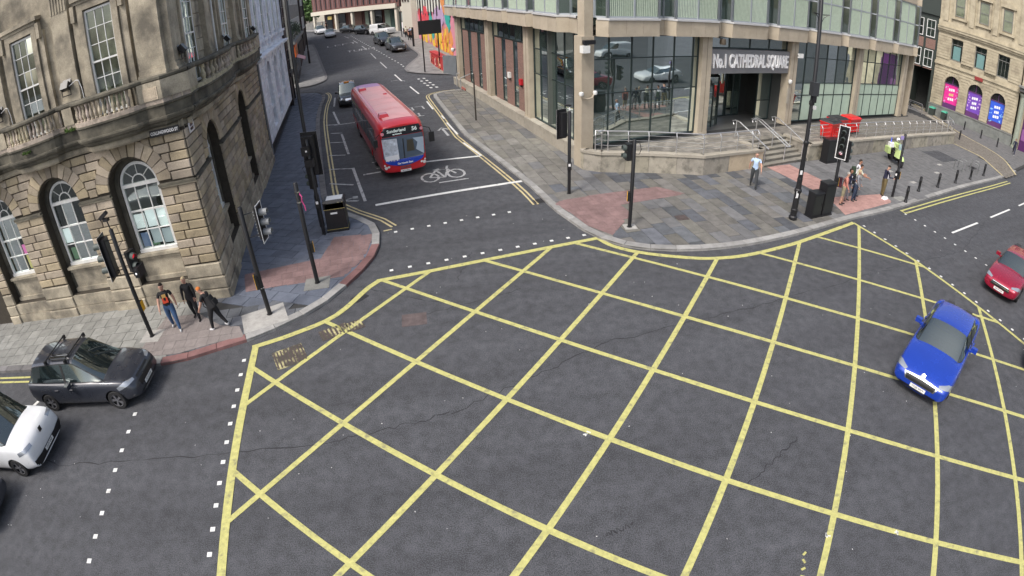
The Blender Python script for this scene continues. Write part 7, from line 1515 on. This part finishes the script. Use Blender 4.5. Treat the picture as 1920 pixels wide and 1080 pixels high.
# cycle stands
csm = MB(); csm.path([(0, -.35, 0), (0, -.35, .6), (0, -.25, .75), (0, .25, .75), (0, .35, .6), (0, .35, 0)], .028, 7); cme = csm.mesh('cycle_stand', flat('dull_steel', (.22, .23, .23), metal=.7), smooth=40)
for i, ((x, y), lb) in enumerate((((31.6, 27.6), 'leftmost steel cycle stand'), ((32.5, 28.0), 'steel cycle stand second from the left'), ((33.3, 27.4), 'steel cycle stand second from the right'), ((34.2, 28.1), 'rightmost steel cycle stand, nearest the lane'))): link('cycle_stand', cme, None, (x, y, .10), .5, label=lb+' behind the kerb bollards', cat='cycle stand', group='cycle stands by the bollards')
# far sign on two posts
o = thing('direction_sign', 'big dark road sign seen from behind on two posts by the graffiti hoarding', 'sign', (-7.9, 55.7, .6)); m = MB(); m.tube((0, 0, 0), (0, 0, 7.6), .07, n=8); m.build('post', BLK, o); m = MB(); m.tube((1.55, .35, .1), (1.55, .35, 5.4), .07, n=8); m.build('post', BLK, o); m = MB(); m.cbox((.8, .12, 4.65), (2.3, .08, 1.45), .22); m.build('sign_panel', TRIM, o)
# planters, crate, handrail by the lane and side street
GRL = flat('green_planter_lid', (.05, .33, .22))
for x, y, lb in ((46.1, 46.2, 'left green lidded box below the ornate stone building'), (46.9, 44.9, 'right green lidded box below the ornate stone building')):
    o = thing('green_box', lb, 'box', (x, y, .10), R(30), 'green lidded boxes'); m = MB(); m.box(-.45, .45, -.3, .3, 0, .8); m.build('box_body', GRN, o); m = MB(); m.prism(rect(-.5, .5, -.34, .34), .8, .92, top=rect(-.4, .4, -.25, .25)); m.build('lid', GRL, o)
o = thing('side_door_railing', 'small steel railing in front of the office side entrance', 'railing', (-3.6, 46.2, .12)); 
for p, q in (((0, 0, 0), (0, 0, 1.2)), ((.9, .35, 0), (.9, .35, 1.2)), ((0, 0, 1.2), (.9, .35, 1.5)), ((-.5, 2.3, 0), (-.5, 2.3, 1.2)), ((-.5, 2.3, 1.2), (.5, 2.7, 1.5))): m = MB(); m.tube(p, q, .04, n=6); m.build('bar', STEEL, o)
o = thing('red_step', 'low red painted step beside the small steel railing', 'step', (-3.0, 46.9, .12), R(20)); m = MB(); m.box(-.5, .5, -.6, .6, 0, .25); m.build('tread', flat('red_step_paint', (.38, .12, .09)), o); m = MB(); m.box(-.48, .48, -.62, -.6, .03, .2); m.build('riser', flat('riser_dark', (.12, .05, .04)), o)
o = thing('black_bin', 'black street bin with a white side panel left of the parked black cars', 'bin', (-28.5, 99.2, 3.15), R(-40)); m = MB(); m.box(-.6, .6, -.4, .4, 0, 1.6); m.build('bin_body', BLK, o); m = MB(); m.box(.6, .63, -.35, .35, .1, 1.5); m.build('white_panel', SIGNW, o)
o = pole('signal_pole', 'dark post standing beside the parked grey SUV', -11.6, 73.2, 2.6, r=.14, cat='pole'); o = pole('lamp_column', 'thin dark lamp column in front of the arcade behind the parked cars', -14.9, 83.5, 9.5, r=.06, cat='lamp post', mt=TRIM)
link('white_bag', (lambda m: (m.prism(rect(-.16, .16, -.12, .12), 0, .12, top=rect(-.10, .08, -.06, .09)), m.prism(rect(.05, .3, -.1, .06), 0, .09, top=rect(.1, .24, -.06, .03)), m)[2])(MB()).mesh('white_bag', DISP[0], smooth=50), None, (19.4, 21.65, .115), .4, label='crumpled white paper bag lying on the pink tactile paving', cat='litter')
# manhole on the grey paving and the metal cover near the left kerb
# ------------------------------------------------------------------ people
SKIN = flat('skin', (.46, .26, .19), rough=.55); SKT = flat('tanned_skin', (.40, .20, .13), rough=.55)
def cloth(n, c, r=.85): return mat('cloth_'+n, c, rough=r, var=.12, scale=7, fine=30, bump=.3, dist=.01)
def person(label, p, rz, h=1.75, lean=0., legs=((.0, .0), (.0, .0)), arms=((.1, .15), (.1, .15)), top=None, sleeve='short', bottom=None, shorts=False, shoe=None, skin=None, hair=None, hairlong=False, head_pitch=0., bulk=1.12, spread=.12, out=.12, socks=None, stuff=None, group=None, name='person', sit=None, detail=True, bald=False):
    """legs: (thigh swing forward, knee bend) left, right in radians; arms: (upper arm swing, elbow bend)"""
    S = h/1.75; skin = skin or SKIN; shoe = shoe or BLK
    V, E_, Rd, lab = [], [], [], []
    def node(q, r, par, l):
        V.append(Vector(q)); Rd.append(r if isinstance(r, tuple) else (r, r)); lab.append(l)
        if par is not None: E_.append((par, len(V)-1))
        return len(V)-1
    hipz = .93 if sit is None else sit; cl, sl = math.cos(lean), math.sin(lean)
    sp = lambda z, x=0, y=0: (x*cl+z*sl, y, hipz+z*cl-x*sl)
    pel = node((0, 0, hipz), (.135*bulk, .15*bulk), None, 'B'); w1 = node(sp(.16), (.125*bulk, .155*bulk), pel, 'T'); ch = node(sp(.34, .01), (.13*bulk, .175*bulk), w1, 'T'); nk0 = node(sp(.47, .0), (.085, .12), ch, 'T'); nk = node(sp(.555, .015), .055, nk0, 'H')
    hp = lean+head_pitch; hd0 = Vector(sp(.60, .03)); hv = Vector((math.sin(hp), 0, math.cos(hp))); hf = Vector((math.cos(hp), 0, -math.sin(hp)))
    h1 = node(hd0+hv*.02, (.070, .068), nk, 'H'); h2 = node(hd0+hv*.10+hf*.005, (.095, .078), h1, 'H'); h3 = node(hd0+hv*.17, (.085, .072), h2, 'H')
    hands = []
    for s, (a, b), k in ((1, arms[0], 0), (-1, arms[1], 1)):
        shd = node(sp(.45, 0, s*.175*bulk), .062, nk0, 'T'); u = Vector((math.sin(a+lean*.3), s*out, -math.cos(a+lean*.3))).normalized(); el = node(V[shd]+u*.27, .050, shd, 'A')
        f = Vector((math.sin(a+b), s*out*.3, -math.cos(a+b))).normalized(); wr = node(V[el]+f*.24, .034, el, 'F'); pm = node(V[wr]+f*.06, (.018, .036), wr, 'N'); hands.append((V[wr].copy(), V[pm].copy(), f, s))
    feet = []
    for s, (a, b) in ((1, legs[0]), (-1, legs[1])):
        hj = node((0, s*.085*bulk, hipz-.05), .118*bulk, pel, 'B'); t_ = Vector((math.sin(a), s*spread*.5, -math.cos(a))).normalized(); kn = node(V[hj]+t_*.42, .078, hj, 'L'); t2 = Vector((math.sin(a-b), s*spread*.2, -math.cos(a-b))).normalized()
        an = node(V[kn]+t2*.40, .052, kn, 'C'); ml = V[kn].lerp(V[an], .35); fp = -b*.35+(a-b)*.0; fd = Vector((math.cos(fp), s*.12, math.sin(fp)*-1 if (a-b) < -.35 else 0)).normalized(); hl = node(V[an]+Vector((-.03, 0, -.055)), .038, an, 'S'); to = node(V[an]+fd*.16+Vector((0, 0, -.055)), (.042, .030), hl, 'S'); feet.append(V[to])
    low = min(v.z for v in V)-.038
    for v in V: v.z -= low
    me = bpy.data.meshes.new('sk'); me.from_pydata([tuple(v*S) for v in V], E_, [])
    o_ = bpy.data.objects.new('sk', me); C.objects.link(o_); md = o_.modifiers.new('s', 'SKIN'); md.use_smooth_shade = True; md.branch_smoothing = .3
    for i, sv in enumerate(me.skin_vertices[0].data): sv.radius = (Rd[i][0]*S, Rd[i][1]*S); sv.use_root = (i == 0)
    o_.modifiers.new('b', 'SUBSURF').levels = 2
    o_.modifiers['b'].render_levels = 2
    bpy.context.view_layer.update(); dg = bpy.context.evaluated_depsgraph_get(); bo = bpy.data.meshes.new_from_object(o_.evaluated_get(dg)); C.objects.unlink(o_); bpy.data.objects.remove(o_)
    m = MB(); m.v = [v.co[:] for v in bo.vertices]; m.f = [p_.vertices[:] for p_ in bo.polygons]; hz = V[h2]*S
    segs = [(V[a]*S, V[b]*S, lab[b]) for a, b in E_]; mi = []
    sl_ = {'short': .45, 'long': 2, 'none': -1}[sleeve]; matsL = [skin, top or cloth('black', (.015, .015, .017)), bottom or cloth('black', (.015, .015, .017)), shoe]
    for f in m.f:
        c = sum((Vector(m.v[i]) for i in f), Vector())/len(f); best = None
        for a, b, l in segs:
            d = b-a; t = max(0, min(1, (c-a).dot(d)/max(1e-9, d.length_squared))); ds = (c-(a+d*t)).length
            if best is None or ds < best[0]: best = (ds, l, t)
        l, t = best[1], best[2]
        mi.append({'H': 0, 'T': 1, 'B': 2, 'N': 0, 'S': 3}.get(l, 0) if l in 'HTBNS' else (1 if (l == 'A' and (t < sl_ or sleeve == 'long')) or (l == 'F' and sleeve == 'long') else 0) if l in 'AF' else (2 if (l == 'L' or not shorts) else (0 if not socks else 0)))
        if l == 'H' and c.z < (V[nk].z)*S-.01: mi[-1] = 1
    m.m = mi
    # fingers, thumb, nose and ears continue the same body mesh
    for wr, pm, f, s in hands:
        side = Vector((0, 1, 0)).cross(f).normalized()
        for k in range(4): q = pm*S-Vector((0, 0, 0)); off_ = side*(k-1.5)*.019*S; ln = (.065, .078, .072, .055)[k]*S; cur = Vector((0, -s*.35, 0)); m.path([q+off_*.8+f*.01*S, q+off_+f*ln*.5, q+off_+(f+cur*.6).normalized()*ln*.95+Vector((0, 0, 0))], .0095*S, 5)
        m.path([wr*S+f*.02*S+side*.02*S, wr*S+f*.05*S+side*.05*S, wr*S+f*.085*S+side*.055*S], .011*S, 5)
    hc = (hd0+Vector((0, 0, -low))+hv*.10)*S
    m.path([hc+hf*.085*S+hv*.02*S, hc+hf*.110*S-hv*.018*S, hc+hf*.085*S-hv*.025*S], .013*S, 5)
    for s in (-1, 1): m.path([hc+Vector((0, s*.074*S, .02)), hc+Vector((-.01, s*.084*S, 0)), hc+Vector((0, s*.074*S, -.03))], .014*S, 5)
    o = thing(name, label, 'person', p, rz, group); body = m.build('body', matsL, o, smooth=True)
    if detail:
        for s in (-1, 1): m = MB(); q = hc+hf*.088*S+Vector((0, s*.032*S, 0))+hv*.022*S; m.cbox(tuple(q), (.012, .022, .010)); m.build('eye', TRIM, o)
        m = MB(); q = hc+hf*.088*S-hv*.055*S; m.cbox(tuple(q), (.012, .045, .008)); m.build('mouth', flat('lips', (.30, .10, .09)), o)
    if hair and not bald:
        m = MB(); n1, n2 = 12, 7; rr = .100*S; base = hc+hv*.025*S-hf*.012*S; q_ = Vector((hf.x, 0, hf.z)).to_track_quat('X', 'Z'); vs = []
        for j in range(n2):
            th = 1.75*j/(n2-1) if not hairlong else 2.3*j/(n2-1)
            for i in range(n1):
                ph = 6.2832*i/n1; fx = math.cos(ph); lim = th*(.62 if fx > .3 else 1.0 if fx < 0 else .8); d = Vector((math.sin(lim)*math.cos(ph)*1.02, math.sin(lim)*math.sin(ph)*.84, math.cos(lim)*1.0)); jt = 1+.05*math.sin(i*2.3+j*1.7); vs.append(tuple(base+(hf*d.x+Vector((0, 1, 0))*d.y+hv*d.z)*rr*jt))
        fs = [(j*n1+i, j*n1+(i+1) % n1, (j+1)*n1+(i+1) % n1, (j+1)*n1+i) for j in range(n2-1) for i in range(n1)]; m.add(vs, fs); hm = m.build('hair', hair, o, smooth=True)
    if stuff: stuff(o, [v*S for v in V], S, hc, hf, hv)
    return o
HRB = cloth('hair_dark', (.03, .02, .015)); HRR = cloth('hair_ginger', (.45, .14, .03)); HRG = cloth('hair_grey', (.42, .38, .34)); HBL = cloth('hair_blonde', (.42, .33, .2))
BLC = cloth('black', (.014, .014, .016)); JEAN = cloth('denim', (.05, .10, .20)); KH = cloth('khaki', (.26, .23, .15)); LBL = cloth('light_blue', (.42, .55, .75)); DGR = cloth('charcoal', (.05, .055, .06)); OLV = cloth('olive_brown', (.13, .10, .045)); WHC = cloth('white', (.68, .68, .72)); CRE = cloth('cream', (.60, .60, .48)); SAL = cloth('salmon', (.50, .20, .16)); HIV = flat('hi_vis_lime', (.42, .54, .22), rough=.6); NAV = cloth('navy', (.018, .02, .045)); GRT = cloth('grey_trousers', (.22, .22, .24)); WSH = flat('white_trainers', (.6, .6, .6))
def shirt_print(o, V, S, hc, hf, hv):
    m = MB(); q = V[2]; m.cbox((q.x+.128*S, 0, q.z-.10), (.01, .2, .2)); m.build('shirt_print', flat('print_red', (.65, .07, .03)), o); m = MB(); m.cbox((q.x+.128*S, 0, q.z+.06), (.012, .14, .12)); m.build('shirt_print', flat('print_gold', (.55, .33, .10)), o)
person('man in black T-shirt with red print, blue jeans and white trainers walking to the crossing', (-11.2, 12.85, .102), R(-62), 1.80, .04, ((.28, .12), (-.18, .25)), ((-.15, .25), (.35, .3)), BLC, 'short', JEAN, False, WSH, SKIN, HRB, stuff=shirt_print, out=.25)
person('blonde woman in black top and black leggings strolling between the man and the ginger boy', (-10.62, 13.42, .102), R(-75), 1.66, .05, ((.22, .1), (-.15, .2)), ((.05, .15), (.05, .15)), BLC, 'long', BLC, False, BLK, SKIN, HBL, hairlong=False, out=.14)
person('ginger haired boy in black bending forward under his backpack', (-9.45, 12.85, .102), R(176), 1.62, .42, ((.30, .15), (-.30, .25)), ((.25, .35), (-.1, .4)), BLC, 'short', BLC, False, WSH, SKIN, HRR, head_pitch=.1)
def backpack(label, p, rz, mt, sc=1., tilt=0., name='backpack'):
    o = thing(name, label, 'backpack', p, rz); m = MB(); m.prism([(-.13, -.15), (.08, -.17), (.12, -.1), (.12, .1), (.08, .17), (-.13, .15), (-.17, .08), (-.17, -.08)], -.24*sc, .2*sc, top=[(a*.75, b*.8) for a, b in [(-.13, -.15), (.08, -.17), (.12, -.1), (.12, .1), (.08, .17), (-.13, .15), (-.17, .08), (-.17, -.08)]]); b = m.build('pack', mt, o, smooth=50); b.rotation_euler.y = tilt
    m = MB(); m.cbox((-.17, 0, -.08), (.06, .22, .18)); q = m.build('front_pocket', mt, o); q.rotation_euler.y = tilt
    for s in (-1, 1): m = MB(); m.path([(.1, s*.12, .18), (.2, s*.13, .16), (.3, s*.13, -.02), (.22, s*.12, -.2), (.1, s*.1, -.22)], .018, 5); q = m.build('strap', mt, o); q.rotation_euler.y = tilt
    o.scale = (sc, sc, sc); return o
backpack('bulky black backpack worn by the ginger haired boy', (-9.42, 12.85, 1.15), R(176), BLC, .92, .42)
person('elderly man in a light blue shirt and dark trousers walking past the entrance steps', (11.75, 22.7, .102), R(-115), 1.78, .03, ((.22, .1), (-.25, .2)), ((.25, .15), (-.35, .1)), LBL, 'short', DGR, False, BLK, SKIN, None, bald=True, out=.3, bulk=1.08)
person('woman in salmon top and khaki shorts carrying a rucksack, leftmost of the waiting group', (15.85, 20.8, .102), R(-30), 1.66, .10, ((.1, .05), (-.05, .05)), ((.15, .4), (.15, .4)), SAL, 'long', KH, True, BLK, SKIN, HRG, bulk=1.05)
backpack('dark maroon rucksack on the back of the woman in salmon', (15.62, 20.93, 1.22), R(-30), cloth('maroon', (.06, .015, .025)), 1.0)
person('person in dark jacket over white shirt with grey trousers behind the woman in salmon', (16.45, 21.3, .102), R(-50), 1.66, .02, ((.1, .05), (-.05, .1)), ((.3, 1.3), (.2, .5)), NAV, 'long', GRT, False, BLK, SKT, HRB, stuff=lambda o, V, S, hc, hf, hv: (lambda m: (m.cbox((V[2].x+.118*S, 0, V[2].z-.08), (.02, .12, .34)), m.build('shirt_front', WHC, o)))(MB()))
person('man in white shirt with a green sling strap standing behind the waiting group', (17.75, 22.4, .102), R(-20), 1.80, .05, ((.1, .05), (-.1, .1)), ((.25, .3), (.1, .3)), WHC, 'long', NAV, False, BLK, SKT, HRB, stuff=lambda o, V, S, hc, hf, hv: (lambda m: (m.path([(.13, .14, V[2].z+.1), (.14, 0, V[2].z-.1), (.1, -.14, V[2].z-.25)], .02, 5), m.build('strap', cloth('green', (.15, .25, .1)), o)))(MB()))
backpack('dark green backpack worn by the man in the white shirt', (17.53, 22.48, 1.30), R(-20), cloth('bottle_green', (.03, .05, .03)), .95)
person('sunburnt man in cream shirt and dark trousers pointing towards the push button', (17.35, 21.75, .102), R(-15), 1.76, .08, ((.15, .05), (-.15, .1)), ((.7, .9), (.9, .5)), CRE, 'short', DGR, False, BLK, SKT, HRB)
person('woman in grey cardigan and dark jeans in the middle of the waiting group', (16.95, 21.25, .102), R(-40), 1.64, .03, ((.08, .05), (-.08, .08)), ((.2, .5), (.15, .3)), GRT, 'long', cloth('dark_denim', (.03, .045, .08)), False, BLK, SKIN, HBL, hairlong=True)
backpack('black shoulder bag hanging behind the man in the cream shirt', (17.1, 21.82, 1.08), R(-15), BLC, 1.0, name='shoulder_bag')
person('man in navy hoodie and olive trousers looking down at the push button pole', (19.5, 22.05, .102), R(-8), 1.72, .05, ((.05, .03), (-.03, .05)), ((.35, 1.2), (.35, 1.2)), NAV, 'long', OLV, False, BLK, SKIN, HRB, head_pitch=.45, stuff=lambda o, V, S, hc, hf, hv: (lambda m: (m.cbox((.02, -.21*S, 1.2), (.04, .02, .3)), m.build('sleeve_stripe', WHC, o)))(MB()))
person('pedestrian in dark clothes striding past the purple shop at the right edge', (48.1, 34.6, .102), R(-150), 1.72, .1, ((.5, .1), (-.4, .3)), ((-.3, .3), (.4, .3)), NAV, 'long', NAV, False, WSH, SKT, HRB)
for i, (x, y, t_, lb) in enumerate(((-14.0, 82.2, CRE, 'distant person in a cream top by the parked van'), (-13.2, 80.9, LBL, 'distant person in pale blue beside the dark post'), (-13.0, 78.9, BLC, 'distant person in black behind the parked SUV'), (-34.6, 108.6, BLC, 'distant person in black under the left end of the arcade'), (-36.2, 110.9, CRE, 'distant person in cream under the left end of the arcade'))):
    person(lb, (x, y, T(x, y)+.10), R(-90+i*20), 1.72, .02, ((.1, .05), (-.1, .1)), top=t_, bottom=BLC, hair=HRB, detail=False)
# ------------------------------------------------------------------ police motorcycle and rider
o = thing('motorcycle', 'police motorcycle with lime yellow panels parked against the terrace wall', 'motorcycle', (25.05, 27.75, .102), math.atan2(26.98-29.02, 25.01-25.49)+.02)
ty, ri = wheel_meshes(.33, .15, 5)
for x in (-.78, .80): wn_ = link('wheel', ty, o, (x, 0, .33)); link('rim', ri, wn_)
def mcp(nm, mt, fn): m = MB(); fn(m); m.build(nm, mt, o, smooth=50)
mcp('fork', TRIM, lambda m: (m.tube((.8, .09, .33), (.55, .09, .95), .03), m.tube((.8, -.09, .33), (.55, -.09, .95), .03)))
mcp('engine', TRIM, lambda m: (m.cbox((.05, 0, .5), (.65, .38, .42)), m.tube((0, -.3, .5), (0, .3, .5), .14, n=10), m.tube((-.9, -.2, .38), (-.1, -.2, .35), .05)))
mcp('fairing', HIV, lambda m: m.prism([(.25, -.3), (.72, -.22), (.95, 0), (.72, .22), (.25, .3)], .55, 1.10, top=[(.3, -.22), (.6, -.16), (.72, 0), (.6, .16), (.3, .22)]))
mcp('front_mudguard', HIV, lambda m: m.path([(1.12, 0, .5), (1.0, 0, .66), (.8, 0, .72), (.6, 0, .68), (.5, 0, .55)], .09, 8))
mcp('windscreen', GLO, lambda m: m.quad((.62, -.22, 1.08), (.62, .22, 1.08), (.40, .16, 1.45), (.40, -.16, 1.45)))
mcp('tank', HIV, lambda m: m.prism([(-.1, -.16), (.35, -.2), (.35, .2), (-.1, .16)], .78, 1.02, top=[(-.05, -.1), (.3, -.14), (.3, .14), (-.05, .1)]))
mcp('seat', BLC, lambda m: m.prism([(-.75, -.15), (0, -.15), (0, .15), (-.75, .15)], .74, .86))
for s in (-1, 1): mcp('pannier', HIV, lambda m: m.cbox((-.75, s*.32, .68), (.55, .22, .42)))
mcp('top_box', DISP[0], lambda m: m.cbox((-.92, 0, 1.0), (.36, .4, .3))); mcp('blue_light', flat('blue_lamp', (.1, .15, .7)), lambda m: m.tube((-1.05, 0, 1.15), (-1.05, 0, 1.45), .04)); mcp('handlebar', TRIM, lambda m: m.path([(.28, .38, 1.1), (.42, .2, 1.1), (.48, 0, 1.06), (.42, -.2, 1.1), (.28, -.38, 1.1)], .018, 6)); mcp('headlight', LAMP, lambda m: m.tube((.86, 0, .86), (.93, 0, .84), .09, n=12))
def helm(o, V, S, hc, hf, hv):
    m = MB(); n = 12; m.v = []; m.lathe([(0, .15), (.08, .135), (.125, .07), (.135, 0), (.125, -.07), (.10, -.12), (0, -.13)], hc.x, hc.y, n, 0, hc.z); m.build('helmet', flat('white_helmet', (.78, .78, .78), coat=.6), o, smooth=True); m = MB(); m.cbox(tuple(hc+hf*.11-hv*.01), (.05, .17, .08)); m.build('visor', TRIM, o)
bp = Vector((25.05, 27.75, 0)); mdir = Vector((math.cos(math.atan2(26.98-29.02, 25.01-25.49)), math.sin(math.atan2(26.98-29.02, 25.01-25.49)), 0)); pr = bp-mdir*.22
person('police rider in lime yellow jacket and white helmet sitting on the motorcycle', (pr.x, pr.y, .30), math.atan2(mdir.y, mdir.x), 1.76, .12, ((1.15, 1.25), (1.15, 1.25)), ((.75, .55), (.75, .55)), HIV, 'long', BLC, False, BLK, SKIN, None, bald=True, spread=.9, stuff=helm, bulk=1.15)
